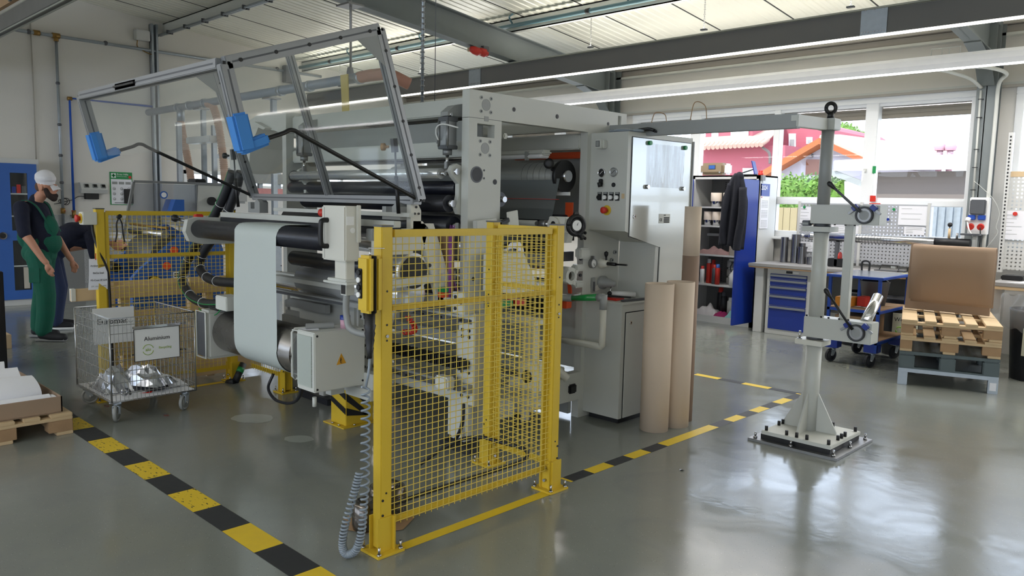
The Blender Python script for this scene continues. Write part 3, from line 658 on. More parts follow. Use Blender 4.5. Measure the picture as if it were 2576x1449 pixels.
# pendant control hanging on the near left post
def pendant():
    t = thing('pendant_control', 'yellow hand control with black and white buttons hanging on the fence post', 'hand control', (-2.78, 1.98, 1.12))
    M().box(-2.829, -2.742, 1.948, 1.986, 1.112, 1.362, 'yellow', .013).build('housing', t); M().box(-2.827, -2.742, 1.990, 2.028, 1.114, 1.36, 'yellow', .012).build('rear_housing', t)
    M().box(-2.829, -2.7405, 1.9855, 1.9905, 1.113, 1.361, 'black', .002).build('seal', t)
    M().box(-2.817, -2.785, 1.943, 1.95, 1.175, 1.305, 'black', .003).build('button_plate', t)
    for k, m in enumerate(('white', 'black', 'white', 'black')): M().cyl((-2.802, 1.935, 1.192 + k * .032), (-2.802, 1.944, 1.192 + k * .032), .0115, m, 16).build('button', t)
    M().lathe((-2.782, 1.985, 1.122), (0, 0, -1), [(0, .0), (0, .024), (.06, .023), (.065, .027), (.09, .021), (.1, .024), (.12, .019), (.13, .021), (.16, .015), (.165, .018), (.19, .011), (.21, .01), (.21, 0)], 'black', 16).torus((-2.815, 1.985, 1.10), (0, 1, 0), .012, .004, 'black', 12, 6).build('cable_gland', t)
    M().cyl((-2.782, 1.985, 1.345), (-2.782, 1.985, 1.39), .004, 'steel').bar((-2.80, 1.99, 1.392), (-2.76, 2.045, 1.392), .03, .003, 'steel').build('hanger', t)
pendant()
def coil(pts_axis, R, turns, n=14):
    ax = smooth_path(pts_axis, 20); L = len(ax); out = []
    tot = turns * n
    for i in range(tot + 1):
        f = i / tot * (L - 1); j = min(int(f), L - 2); p = ax[j].lerp(ax[j + 1], f - j); tt = (ax[j + 1] - ax[j]).normalized(); u, w = frame_of(tt); a = 2 * math.pi * i / n
        out.append(p + (u * math.cos(a) + w * math.sin(a)) * R)
    return out
mat('cable_grey', rgb(138, 148, 158), 0.35, var=0.05)
b = M(); b.tube([(-2.782, 1.985, .92), (-2.785, 1.98, .84), (-2.79, 1.97, .785)], .0055, 'cable_grey', 8)
b.tube(coil([(-2.79, 1.97, .785), (-2.792, 1.97, .55), (-2.79, 1.965, .3)], .018, 13), .0052, 'cable_grey', 6)
b.tube(coil([(-2.79, 1.965, .3), (-2.797, 1.955, .14), (-2.81, 1.935, .05), (-2.845, 1.91, .022), (-2.858, 1.895, .06), (-2.845, 1.90, .16), (-2.822, 1.93, .3), (-2.807, 1.95, .4)], .0145, 50), .0052, 'cable_grey', 6)
b.build('coiled_cable', label='grey coiled cable hanging from the yellow hand control to the floor', cat='cable')
# emergency stop box on the far left fence
def estop(t, c, n, r=.022):
    c = Vector(c); n = Vector(n)
    M().cyl(c, c + n * .006, r * 1.35, 'yellow', 20).build('yellow_collar', t)
    M().lathe(c + n * .004, n, [(0, r * .55), (.012, r * .6), (.014, r * .95), (.03, r), (.034, r * .85), (.035, 0)], 'red', 20).build('red_button', t)
t = thing('emergency_stop', 'pale box with red emergency stop button on the far left fence post', 'emergency stop', (-6.45, 2.0, 1.36))
M().box(-6.47, -6.38, 1.965, 2.065, 1.365, 1.46, 'machine_warm', .004).build('box', t); estop(t, (-6.425, 1.965, 1.412), (0, -1, 0), .028)
M().tube(smooth_path([(-6.42, 2.04, 1.365), (-6.42, 2.05, 1.28), (-6.4, 2.08, 1.15), (-6.395, 2.13, 1.0), (-6.39, 2.14, .7), (-6.385, 2.14, .35), (-6.38, 2.14, .12)]), .011, 'black', 8).build('cable', t)
t = thing('paper_notice', 'white typed sheet hanging on the far left fence post', 'paper', (-6.415, 2.03, .86))
M().sheet(lambda u, v: (-6.4 + .01 * math.sin(v * 3) + .01 * u * (1 - v), 1.99 + .135 * u + .012 * v * (1 - u), .872 + .235 * v), 6, 8, 'paper').build('sheet', t)
for k, s in enumerate(('Artikel: 20006', 'BaGa Seal', 'PS-Cuat SF 6.4')): text(s, .019, (-6.382, 2.06, 1.055 - k * .055), (0, 1, 0), (0, 0, 1), 'ink', t, 'lettering')
text('SM  neu  bla wei', .016, (-6.382, 2.06, .9), (0, 1, .05), (0, 0, 1), 'machine_grey', t, 'lettering')
M().bar((-6.385, 2.045, 1.1), (-6.38, 2.045, 1.15), .006, .003, 'red').build('red_clip', t)
# tongs hanging on the mesh
b = M(); b.cyl((-6.43, 2.235, 1.42), (-6.40, 2.235, 1.43), .016, 'rubber', 12)
for s in (-1, 1): b.tube(smooth_path([(-6.42, 2.235, 1.42), (-6.42, 2.235 + s * .02, 1.37), (-6.42, 2.237 + s * .022, 1.3), (-6.42, 2.237 + s * .034, 1.23)]), .006, 'rubber', 6)
b.build('lifting_tongs', label='thin black pair of tongs hooked on the far left fence mesh', cat='tongs')
# steel rings on a cork mat
t = M().add([(-2.98, 2.14, .004), (-2.92, 2.28, .004), (-3.0, 2.42, .004), (-3.22, 2.38, .004), (-3.24, 2.15, .004), (-3.1, 2.08, .004)], [(0, 1, 2, 3, 4, 5)], 'wood_dark').build('cork_mat', label='brown cork mat on the floor under the steel rings behind the near fence', cat='mat')
mat('dark_steel', rgb(104, 98, 92), 0.18, 0.95, var=0.25, scale=12)
b = M().lathe((-3.1, 2.32, .005), (0, 0, 1), [(0, .04), (0, .085), (.03, .095), (.11, .098), (.16, .088), (.17, .07), (.165, .05), (.1, .035), (.0, .035)], 'dark_steel', 32); b.build('steel_ring', label='larger domed dark steel ring behind the near fence', cat='steel ring')
b = M().lathe((-3.06, 2.165, .005), (0, 0, 1), [(0, .02), (0, .065), (.02, .07), (.13, .068), (.14, .05), (.14, .03), (.0, .03)], 'dark_steel', 28); b.build('steel_ring', label='smaller dark steel ring tucked behind the near left fence post', cat='steel ring')
# floor marks
mat('floor_patch', rgb(158, 163, 155), 0.25, var=0.05, scale=20)
def patch(cx, cy, rx, ry, label):
    c = at(cx, cy, Z=0.0011); e = at(cx + rx, cy, Z=0.0011); g = at(cx, cy + ry, Z=0.0011); u = e - c; w = g - c; rnd = random.Random(cx)
    pts = [c + u * math.cos(a) * (1 + rnd.uniform(-.06, .06)) + w * math.sin(a) * (1 + rnd.uniform(-.06, .06)) for a in [2 * math.pi * k / 22 for k in range(22)]]
    M().add(pts, [list(range(22))[::-1]], 'floor_patch').build('filler_patch', label=label, cat='floor patch')
patch(636, 1052, 53, 12, 'larger pale filler patch on the floor in front of the motor box')
patch(752, 1104, 37, 9, 'smaller pale filler patch on the floor left of the near fence')
mat('foil_red', rgb(206, 46, 30), 0.3)
def scrap(x, y, label, m2='foil_red', s=.03):
    c = at(x, y, Z=.001); b = M(); b.add([c + Vector(v) for v in ((-s, -.01, 0), (0, -s * .4, .008), (s, .01, .002), (0, s * .5, .0))], [(0, 1, 2, 3)], m2); b.add([c + Vector(v) for v in ((-s, -.01, 0), (-s * 1.6, 0, .006), (-s * 1.3, .02, .002), (0, s * .5, 0))], [(0, 1, 2, 3)], 'aluminium'); b.build('foil_scrap', label=label, cat='scrap')
scrap(418, 1045, 'red and silver foil scrap on the floor right of the wire trolley'); scrap(268, 1022, 'small red foil scrap on the floor under the wire trolley')
scrap(1716, 1184, 'tiny dark chip lying on the floor left of the steel stand', 'black', .012)
# ================================================================ COATING MACHINE
NX0, NX1 = -3.715, -3.65     # near side frame
FX0, FX1 = -5.91, -5.85      # far side frame
mach = thing('coating_machine', 'large pale grey coating machine with rollers between two tall side frames', 'machine', (-4.8, 4.0, 0))
def bolt(b, c, n, r=.008, m='black', h=.006):
    c = Vector(c); n = Vector(n); b.cyl(c, c + n * h, r, m, 10)
def side(x0, x1, label):
    f = M()
    # tall column with cut-outs drawn as four strips round each opening, and the long top beam
    P = [(3.345, 0.02), (3.63, 0.02), (3.63, 2.122), (4.555, 2.122), (4.56, 2.118), (4.98, 2.118), (4.98, 2.292), (3.345, 2.292)]
    sq = (3.415, 3.567, 2.007, 2.089)
    def pr(pts): f.prism([(x0, a, z) for a, z in pts], (x1 - x0, 0, 0), 'machine')
    pr([(3.345, .35), (3.63, .35), (3.63, sq[2]), (3.345, sq[2])]); pr([(3.345, sq[2]), (sq[0], sq[2]), (sq[0], sq[3]), (3.345, sq[3])]); pr([(sq[1], sq[2]), (3.63, sq[2]), (3.63, sq[3]), (sq[1], sq[3])])
    pr([(3.345, sq[3]), (3.63, sq[3]), (3.63, 2.12), (3.345, 2.12)]); pr([(3.345, 2.123), (4.86, 2.12), (4.86, 2.292), (3.345, 2.292)])
    pr([(4.86, 2.12), (4.9, 2.12), (4.9, 2.292), (4.86, 2.292)]) if False else None
    pr([(4.86, 2.12), (4.98, 2.12), (4.98, 2.15), (4.86, 2.15)]); pr([(4.86, 2.27), (4.98, 2.27), (4.98, 2.292), (4.86, 2.292)]); pr([(4.91, 2.15), (4.98, 2.15), (4.98, 2.27), (4.91, 2.27)]); pr([(4.86, 2.15), (4.87, 2.15), (4.87, 2.27), (4.86, 2.27)])
    pr([(4.515, 0.35), (4.7, .35), (4.7, 2.12), (4.515, 2.12)])
    pr([(3.345, .0), (3.6, 0), (3.6, .35), (3.345, .35)]); pr([(4.5, .0), (4.75, 0), (4.75, .35), (4.5, .35)]); pr([(3.6, .14), (4.5, .14), (4.5, .35), (3.6, .35)])
    o = f.build('side_frame', mach, label=label)
    h = M()
    for cy, cz, r in ((3.488, 2.209, .034), (3.485, 1.939, .032)):
        h.ring((x1, cy, cz), (x1 + .002, cy, cz), r + .003, r, 'machine_grey'); h.cyl((x1, cy, cz), (x1 + .0012, cy, cz), r, 'machine_grey', 24)
        for a in (45, 135, 225, 315):
            q = (x1, cy + .06 * math.cos(math.radians(a)), cz + .06 * math.sin(math.radians(a))); h.ring(q, (x1 + .003, q[1], q[2]), .012, .006, 'machine_grey', 14); h.cyl(q, (x1 + .002, q[1], q[2]), .006, 'black', 10)
    h.ring((x1, 3.416, 1.771), (x1 + .003, 3.416, 1.771), .052, .044, 'steel_dark'); h.cyl((x1, 3.416, 1.771), (x1 + .0015, 3.416, 1.771), .045, 'black', 28)
    for cy, cz, r in ((3.74, 2.206, .012), (4.17, 2.2, .013), (4.17, 2.2, .008), (4.75, 2.2, .01), (3.578, 1.73, .015), (3.48, 1.80, .004), (3.48, 1.75, .004), (3.4, 1.11, .01), (3.56, 1.0, .009)):
        h.cyl((x1, cy, cz), (x1 + .002 + r * .1, cy, cz), r, 'black', 14); h.ring((x1, cy, cz), (x1 + .002, cy, cz), r + .003, r, 'steel_dark', 14)
    h.box(x1, x1 + .003, 3.475, 3.51, 2.108, 2.138, 'machine_grey'); h.box(x1, x1 + .001, 3.345, 3.63, 2.1205, 2.1225, 'steel_dark')
    h.build('bores', o)
    return o
side(NX0, NX1, None); side(FX0, FX1, None)
def xbeam(y0, y1, z0, z1, m='machine', x0=FX1, x1=NX0, name='cross_beam', bev=.008):
    return M().box(x0, x1, y0, y1, z0, z1, m, bev).build(name, mach)
xbeam(3.40, 3.5, 2.15, 2.255); xbeam(3.4, 3.48, 1.885, 1.985); xbeam(3.52, 3.53, 1.99, 2.13, 'machine_grey', name='cover_panel')
xbeam(4.5, 4.58, 2.0, 2.105); xbeam(4.62, 4.7, 2.15, 2.25); xbeam(3.75, 3.85, 2.2, 2.26, 'machine_grey'); xbeam(4.1, 4.4, 2.235, 2.25, 'black', name='cover_panel')
xbeam(3.72, 3.76, 2.02, 2.055, 'paint_white', name='lamp_housing'); xbeam(4.82, 4.84, 1.45, 2.15, 'machine_grey', name='cover_panel')
xbeam(4.72, 4.76, 1.95, 2.0, 'orange', x0=-4.6, name='red_guard')
def roller(y, z, r, m, x0=FX1 + .01, x1=NX0 - .01, label=None, par=None):
    b = M(); b.cyl((x0 + .04, y, z), (x1 - .04, y, z), r, m, 32)
    o = b.build('roller', par or mach, label=label)
    M().cyl((x0, y, z), (x0 + .05, y, z), r * .4, 'steel', 16).cyl((x1 - .05, y, z), (x1, y, z), r * .4, 'steel', 16).build('journals', o)
    return o
mat('roll_white', rgb(214, 216, 218), 0.12, 0.55, var=0.03); mat('web_grey', rgb(146, 148, 144), 0.4, 0.1, var=0.04); mat('web_dark', rgb(106, 110, 110), 0.42, 0.1, var=0.05)
roller(3.25, 1.772, .034, 'roll_white', x0=-5.62, x1=-3.76, label='polished white roller')
roller(3.37, 1.685, .045, 'rubber_roll', label='black rubber roller'); roller(3.29, 1.585, .055, 'rubber_roll', x0=-5.5, label='black rubber roller'); roller(3.33, 1.44, .065, 'rubber_roll', label='black rubber roller')
roller(3.5, 1.3, .08, 'roll_white'); roller(3.75, 1.62, .05, 'rubber_roll'); roller(3.9, 1.25, .09, 'steel'); roller(4.35, 1.16, .05, 'steel'); roller(4.35, 1.27, .048, 'rubber_roll'); roller(4.28, 1.0, .055, 'steel')
roller(4.42, 1.45, .07, 'rubber_roll', label='black rubber roller'); roller(3.55, 1.9, .04, 'steel')
reel = roller(4.42, 1.80, .105, 'web_grey', x0=FX1 + .02, x1=-3.74, label='thick roller covered with grey film')
b = M()
for k in range(6): b.ring((-4.12 + k * .06, 4.42, 1.80), (-4.118 + k * .06, 4.42, 1.80), .1062, .104, 'steel_dark', 36)
b.build('film_edges', reel)
M().cyl((-3.80, 4.42, 1.8), (-3.77, 4.42, 1.8), .118, 'black', 32).build('end_flange', reel)
b = M(); b.lathe((-3.83, 4.3, 1.885), (.6, -.7, 0), [(0, .014), (.02, .02), (.025, .036), (.05, .038), (.055, .02), (.055, 0)], 'black', 14); b.lathe((-3.8, 4.36, 1.83), (-.3, -.8, .5), [(0, .01), (.03, .012), (.035, .02), (.05, .018), (.05, 0)], 'black', 12); b.build('clamp_knob', mach)
# work light above the reel
t2 = M().box(-4.6, -3.83, 4.24, 4.34, 1.945, 1.985, 'paint_white', .015).box(-4.58, -3.85, 4.23, 4.33, 1.925, 1.95, 'tube_white', .008).build('work_light', mach)
M().box(-4.35, -4.33, 4.222, 4.25, 1.91, 1.975, 'machine_grey').box(-4.0, -3.98, 4.222, 4.25, 1.91, 1.975, 'machine_grey').build('clip', t2)
# film web down from the reel
M().sheet(lambda u, v: (-4.36 + .62 * u + (-.05 * v), 4.32 - .02 * v, 1.78 - .30 * v), 4, 6, 'web_dark').build('film_web', mach)
M().sheet(lambda u, v: (-5.7 + 1.34 * u, 4.34 - .02 * v, 1.70 - .08 * v), 4, 4, 'web_grey').build('film_web', mach)
M().box(-3.79, -3.72, 4.45, 4.46, 1.49, 1.61, 'orange').build('orange_cover', mach)
M().cyl((FX1, 4.29, 1.63), (NX0, 4.29, 1.63), .002, 'red', 6).build('red_cord', mach)
M().box(-5.8, -3.72, 4.40, 4.42, 1.66, 1.685, 'white').build('light_strip', mach)
# pneumatic cylinders with swing arms
for xc, far in ((-3.80, False), (-5.50, True)):
    t = M(); t.box(xc - .045, xc + .045, 3.265, 3.34, 1.94, 2.11, 'aluminium', .006); t.box(xc - .05, xc + .05, 3.26, 3.345, 2.095, 2.125, 'steel_dark', .004); t.box(xc - .05, xc + .05, 3.26, 3.345, 1.925, 1.95, 'steel_dark', .004)
    for s in (-1, 1): t.cyl((xc + s * .04, 3.262, 1.94), (xc + s * .04, 3.262, 2.1), .008, 'aluminium', 10)
    cy = t.build('air_cylinder', mach)
    M().cyl((xc, 3.3, 1.925), (xc, 3.3, 1.89), .03, 'aluminium', 16).cyl((xc, 3.3, 1.9), (xc, 3.3, 1.80), .011, 'steel', 12).box(xc - .015, xc + .015, 3.285, 3.315, 1.8, 1.85, 'steel_rough', .004).cyl((xc - .03, 3.3, 1.785), (xc + .03, 3.3, 1.785), .022, 'steel_rough', 16).build('piston_rod', cy)
    b = M(); b.prism([(xc - .035, 3.40, 2.135), (xc - .035, 3.27, 2.13), (xc - .035, 3.27, 2.155), (xc - .035, 3.33, 2.2), (xc - .035, 3.40, 2.215)], (.07, 0, 0), 'machine_grey'); b.cyl((xc - .04, 3.3, 2.14), (xc + .04, 3.3, 2.14), .012, 'steel', 10); b.build('bracket', cy)
    if not far:
        M().tube(smooth_path([(xc - .03, 3.25, 1.98), (xc - .035, 3.235, 2.02), (xc - .02, 3.23, 2.06), (xc + .03, 3.24, 2.075), (xc + .1, 3.3, 2.055)]), .005, 'white', 6).build('air_hose', cy)
        M().box(xc - .055, xc - .04, 3.25, 3.275, 1.96, 2.03, 'steel_rough', .003).build('valve', cy)
    a = M(); x0 = xc + (.045 if not far else -.06)
    prof = [(3.28, 1.755), (3.26, 1.79), (3.275, 1.82), (3.31, 1.835), (3.36, 1.82), (3.40, 1.78), (3.40, 1.54), (3.37, 1.51), (3.33, 1.52), (3.31, 1.56), (3.33, 1.64), (3.33, 1.71)]
    a.prism([(x0, y, z) for y, z in prof], (.035, 0, 0), 'machine'); arm = a.build('swing_arm', mach)
    M().cyl((x0 - .01, 3.305, 1.785), (x0 + .05, 3.305, 1.785), .02, 'steel', 16).cyl((x0 + .03, 3.36, 1.57), (x0 + .042, 3.36, 1.57), .011, 'black', 12).build('pivots', arm)
# lower machine: rails and carriages
for z0, z1, y, m in ((.95, 1.0, 3.2, 'machine'), (.86, .9, 3.22, 'machine'), (.44, .49, 3.16, 'machine_grey'), (.36, .43, 3.22, 'machine'), (.7, .76, 3.32, 'machine_grey')):
    xb = M().box(FX1, -3.42, y, y + .08, z0, z1, m, .004).build('slide_beam', mach)
for z, y in ((.875, 3.21), (.465, 3.15)):
    b = M().box(FX1 + .05, -3.44, y - .012, y, z - .014, z + .014, 'steel_dark'); k = -5.7
    while k < -3.5: bolt(b, (k, y - .012, z), (0, -1, 0), .007); k += .09
    b.build('linear_rail', mach)
b = M(); 
for k in range(46): b.box(-4.35 + k * .0195, -4.342 + k * .0195, 3.14, 3.2, .58 + (k % 2) * .004, .645 - (k % 2) * .004, 'black')
b.box(-4.36, -3.45, 3.15, 3.19, .588, .638, 'rubber'); b.build('bellows', mach)
def plate(x0, x1, y0, y1, z0, z1, bolts, face='-Y', m='machine', name='bolted_plate', par=None):
    b = M().box(x0, x1, y0, y1, z0, z1, m, .003)
    for a, c in bolts:
        if face == '-Y': bolt(b, (a, y0, c), (0, -1, 0), .011)
        else: bolt(b, (x1, a, c), (1, 0, 0), .011)
    return b.build(name, par or mach)
plate(-3.56, -3.41, 3.2, 3.32, .36, .93, [(a, c) for a in (-3.52, -3.46) for c in (.41, .47, .56, .62, .78, .82, .88)])
plate(-3.63, -3.57, 3.25, 3.3, .5, .8, []); plate(-3.53, -3.42, 3.12, 3.2, .93, 1.06, [(-3.5, .96), (-3.45, 1.0), (-3.5, 1.03)])
plate(-4.46, -4.36, 3.12, 3.16, .40, .93, [(a, c) for a in (-4.43, -4.39) for c in (.45, .52, .6, .8, .87)])
plate(-4.62, -4.38, 3.1, 3.13, .78, .92, [(-4.6 + .05 * k, c) for k in range(5) for c in (.8, .9)]); plate(-5.42, -5.16, 3.12, 3.16, .3, .9, [(-5.4 + .06 * k, c) for k in range(5) for c in (.8, .87)])
M().box(-5.45, -4.95, 3.05, 3.4, .5, .74, 'machine_grey', .03).build('drip_tray', mach); M().box(-5.2, -4.7, 2.98, 3.02, .80, .86, 'machine_grey', .003).build('sloped_cover', mach)
M().box(-3.62, -3.50, 3.06, 3.13, .46, .54, 'paint_white', .01).build('slide_box', mach)
cl = M().box(-3.79, -3.60, 3.30, 3.40, .06, .37, 'paint_white', .03).build('leg_cover', mach)
M().box(-3.82, -3.52, 3.28, 3.5, 0, .05, 'rubber', .004).build('foot', mach)
M().tube(smooth_path([(-3.6, 3.28, .37), (-3.56, 3.25, .34), (-3.555, 3.24, .22), (-3.6, 3.24, .12), (-3.68, 3.25, .04)]), .012, 'rubber', 8).build('hose', mach)
M().box(-3.32, -3.15, 3.5, 3.6, .45, .62, 'paint_white', .006).cyl((-3.25, 3.497, .53), (-3.25, 3.49, .53), .04, 'black', 20).cyl((-3.25, 3.49, .53), (-3.25, 3.487, .53), .022, 'steel', 20).build('bearing_block', mach)
# table like carriage behind the return fence
b = M(); b.box(-3.62, -3.25, 3.55, 3.7, .84, .87, 'paint_white', .004); b.box(-3.4, -3.3, 3.6, 3.66, .35, .84, 'machine', .004); b.box(-3.62, -3.2, 3.52, 3.72, .34, .38, 'machine', .004); b.build('carriage', mach)
b = M(); b.cyl((-3.42, 3.62, .2), (-3.38, 3.62, .2), .07, 'black', 20); b.box(-3.43, -3.37, 3.58, 3.66, .2, .34, 'steel_rough'); b.build('carriage_wheel', mach)
for k, (x, y, z) in enumerate(((-3.62, 4.2, .34), (-3.62, 3.72, .34))): M().box(-5.8, x, y, y + .1, z, z + .08, 'machine', .006).build('base_beam', mach)
b = M().box(-5.75, -3.7, 4.25, 4.3, .80, .93, 'black', .01).box(-5.75, -3.72, 4.2, 4.32, .70, .75, 'machine_grey', .01); b.build('pan', mach)
b = M(); b.bar((-3.66, 4.35, 1.13), (-3.66, 4.38, .95), .03, .012, 'orange'); b.box(-3.95, -3.655, 4.33, 4.4, .84, .93, 'orange', .006); b.bar((-3.95, 4.33, 1.13), (-3.66, 4.33, 1.13), .012, .012, 'orange'); b.build('orange_bracket', mach)
M().tube(smooth_path([(-3.75, 4.0, .7), (-3.7, 4.1, .6), (-3.66, 4.2, .45), (-3.6, 4.3, .34)], 24), .032, 'machine_warm', 12, rib=.14).build('suction_hose', mach)
M().box(-3.7, -3.63, 4.38, 4.46, .2, .27, 'black', .01).build('foot_lever', mach)
# bearing blocks and chrome rolls right of the near fence
for (y, z, w, h) in ((4.4, 1.245, .12, .08), (4.36, 1.14, .1, .05), (4.36, 1.02, .1, .05)): M().box(NX1, NX1 + .06, y, y + w, z - h / 2, z + h / 2, 'machine', .012).build('bearing_block', mach)
b = M(); b.ring((NX1 + .0, 4.32, 1.085), (NX1 + .05, 4.32, 1.085), .062, .034, 'paint_white', 20); b.cyl((NX1, 4.32, 1.085), (NX1 + .02, 4.32, 1.085), .034, 'dark_steel', 20)
for a in range(4): b.cyl((NX1 + .0, 4.32 + .06 * math.cos(a * 1.57 + .5), 1.085 + .06 * math.sin(a * 1.57 + .5)), (NX1 + .055, 4.32 + .06 * math.cos(a * 1.57 + .5), 1.085 + .06 * math.sin(a * 1.57 + .5)), .015, 'paint_white', 12)
b.build('bearing_housing', mach)
b = M(); 
for y, z in ((4.47, 1.03), (4.47, 1.08), (4.47, 1.15), (4.47, 1.35), (4.51, 1.35), (4.47, 1.39), (4.51, 1.39), (4.47, 1.2)): bolt(b, (NX1 + .0, y, z), (1, 0, 0), .012, h=.012)
b.build('cap_screws', mach)
# worm gear with hand wheel
g = M(); g.box(-3.66, -3.5, 4.12, 4.2, 1.40, 1.51, 'machine_warm', .006); g.ring((-3.60, 4.10, 1.455), (-3.60, 4.13, 1.455), .052, .024, 'machine_warm', 24); g.cyl((-3.6, 4.105, 1.455), (-3.6, 4.12, 1.455), .03, 'black', 20)
g.cyl((-3.5, 4.15, 1.455), (-3.46, 4.15, 1.455), .045, 'machine_warm', 24); g.prism([(-3.66, 4.15, 1.40), (-3.5, 4.15, 1.40), (-3.52, 4.15, 1.33), (-3.6, 4.15, 1.33)], (0, .06, 0), 'machine')
gear = g.build('gear_box', mach)
w = M(); w.torus((-3.425, 4.14, 1.455), (1, -.35, 0), .062, .016, 'black', 32, 10); w.cyl((-3.46, 4.15, 1.455), (-3.415, 4.135, 1.455), .045, 'black', 24); w.bar((-3.4, 4.13, 1.39), (-3.34, 4.11, 1.375), .014, .014, 'black', bev=.004); w.cyl((-3.39, 4.125, 1.385), (-3.33, 4.105, 1.38), .011, 'black', 12); w.cyl((-3.44, 4.145, 1.525), (-3.42, 4.14, 1.53), .02, 'black', 12)
hw = w.build('hand_wheel', mach); M().cyl((-3.413, 4.134, 1.455), (-3.410, 4.133, 1.455), .036, 'white', 24).build('dial', hw); M().bar((-3.4085, 4.132, 1.455), (-3.4085, 4.142, 1.475), .003, .002, 'ink').build('needle', hw)
M().cyl((-4.4, 4.15, 1.455), (-3.80, 4.15, 1.455), .022, 'paint_white', 16).cyl((-3.8, 4.15, 1.455), (-3.66, 4.15, 1.455), .018, 'steel', 16).cyl((-3.76, 4.15, 1.455), (-3.70, 4.15, 1.455), .028, 'steel_rough', 16).build('drive_shaft', mach)

cv = M(); cv.prism([(-3.62, 3.46, 1.03), (-3.62, 3.84, .99), (-3.62, 3.84, 1.10), (-3.62, 3.72, 1.285), (-3.62, 3.46, 1.275)], (.10, 0, 0), 'machine_warm'); cv.build('cover_box', mach)
sc = M(); sc.obox((-3.60, 3.70, 1.49), (0, 1, .15), (0, -.15, 1), (.05, .055, .006), 'paint_white', .003); sc.bar((-3.6, 3.66, 1.49), (-3.6, 3.58, 1.46), .03, .03, 'black', bev=.005); sc.obox((-3.6, 3.45, 1.46), (0, 1, .1), (0, -.1, 1), (.09, .03, .02), 'machine', .004); sc.build('display_arm', mach)
b = M(); b.box(-3.75, -3.72, 3.66, 4.48, 1.33, 1.42, 'black'); b.box(-3.75, -3.72, 3.66, 4.48, 1.18, 1.25, 'steel_dark'); b.build('inner_rails', mach)
M().box(-3.6, -3.5, 3.5, 3.62, .93, .97, 'green', .003).build('green_block', mach); M().box(-3.6, -3.5, 3.64, 3.74, .93, .97, 'red', .003).build('red_block', mach)
M().box(-5.2, -4.45, 3.06, 3.14, .62, .98, 'machine', .02).build('trough_panel', mach); M().cyl((-5.6, 3.1, .915), (-4.75, 3.1, .915), .02, 'chrome', 16).build('chrome_rod', mach)

M().box(-5.84, -3.72, 4.60, 4.64, .35, 1.0, 'machine', .003).build('rear_panel', mach); M().box(-5.84, -3.70, 4.44, 4.48, .03, .34, 'machine_grey', .003).build('glare_plate', mach)  # both plates added to block window glare on the floor under the machine
# ================================================================ WINDING STATION IN FRONT OF THE MACHINE
st = thing('winding_station', 'winding station with black front roller, steel drum and white boxes inside the cage', 'machine', (-4.9, 2.8, 0))
def part(mb, name, label=None, par=None): return mb.build(name, par or st, label=label)
part(M().cyl((-5.82, 2.6, 1.352), (-4.07, 2.6, 1.352), .068, 'rubber_roll', 40), 'roller', 'black front roller')
M().cyl((-5.90, 2.6, 1.352), (-5.80, 2.6, 1.352), .03, 'steel', 16).build('journal', bpy.data.objects['roller'] if False else st)
b = M(); b.prism([(-5.90, 2.5, 1.33), (-5.90, 2.53, 1.26), (-5.90, 2.62, 1.235), (-5.90, 3.3, 1.235), (-5.90, 3.3, 1.42), (-5.90, 2.6, 1.44), (-5.90, 2.52, 1.42)], (.06, 0, 0), 'machine'); part(b, 'arm_plate')
b = M(); b.cyl((-5.96, 2.5, 1.42), (-5.88, 2.56, 1.40), .012, 'steel_rough', 12); b.lathe((-5.99, 2.47, 1.43), (.8, .5, -.15), [(0, .01), (.005, .026), (.03, .028), (.04, .012), (.06, .01)], 'black', 14); b.box(-5.93, -5.88, 2.6, 2.66, 1.43, 1.46, 'red', .006); part(b, 'clamp_knob')
# paper web
xL, xR = -5.125, -4.55
def web(u, v):
    x = xL + (xR - xL) * u
    L = [.30, .12, .70, .27, .3]; s = v * sum(L)
    if s < .30: return (x, 2.9 - s, 1.425)
    s -= .30
    if s < .12: a = math.pi / 2 + s / .12 * math.pi / 2; return (x, 2.6 + .0715 * math.cos(a), 1.352 + .0715 * math.sin(a))
    s -= .12
    if s < .70: k = s / .70; return (x + .008 * math.sin(v * 9 + u * 2), 2.5285 + (2.518 - 2.5285) * k, 1.352 - (1.352 - .61) * k)
    s -= .70
    if s < .27: a = math.pi + s / .27 * math.pi / 2; return (x, 2.68 + .162 * math.cos(a), .61 + .162 * math.sin(a))
    s -= .27
    return (x, 2.68 + s, .448 + s * .25)
mat('paper_web', rgb(194, 202, 198), 0.35, var=0.02, scale=3, bump=0.08, bscale=12)
part(M().sheet(web, 3, 60, 'paper_web'), 'paper_web', 'pale paper web hanging down from the front roller')
mat('drum_steel', rgb(150, 146, 142), 0.28, 0.85, var=0.2, scale=8)
dr = part(M().cyl((-5.48, 2.68, .61), (-4.40, 2.68, .61), .155, 'drum_steel', 48), 'drum', 'bare steel winding drum')
M().ring((-4.40, 2.68, .61), (-4.37, 2.68, .61), .158, .14, 'dark_steel', 40).cyl((-4.4, 2.68, .61), (-4.39, 2.68, .61), .14, 'steel_dark', 32).cyl((-4.39, 2.68, .61), (-4.30, 2.68, .61), .03, 'steel', 20).build('drum_flange', dr)
glassy('acrylic', (0.95, 0.97, 0.96, 1), 0.03, 1.47, haze=0.03, hazecol=(0.6, 0.6, 0.58, 1)); glassy('acrylic_grey', (0.72, 0.75, 0.74, 1), 0.08, 1.47, haze=0.2, hazecol=(.5, .52, .5, 1))
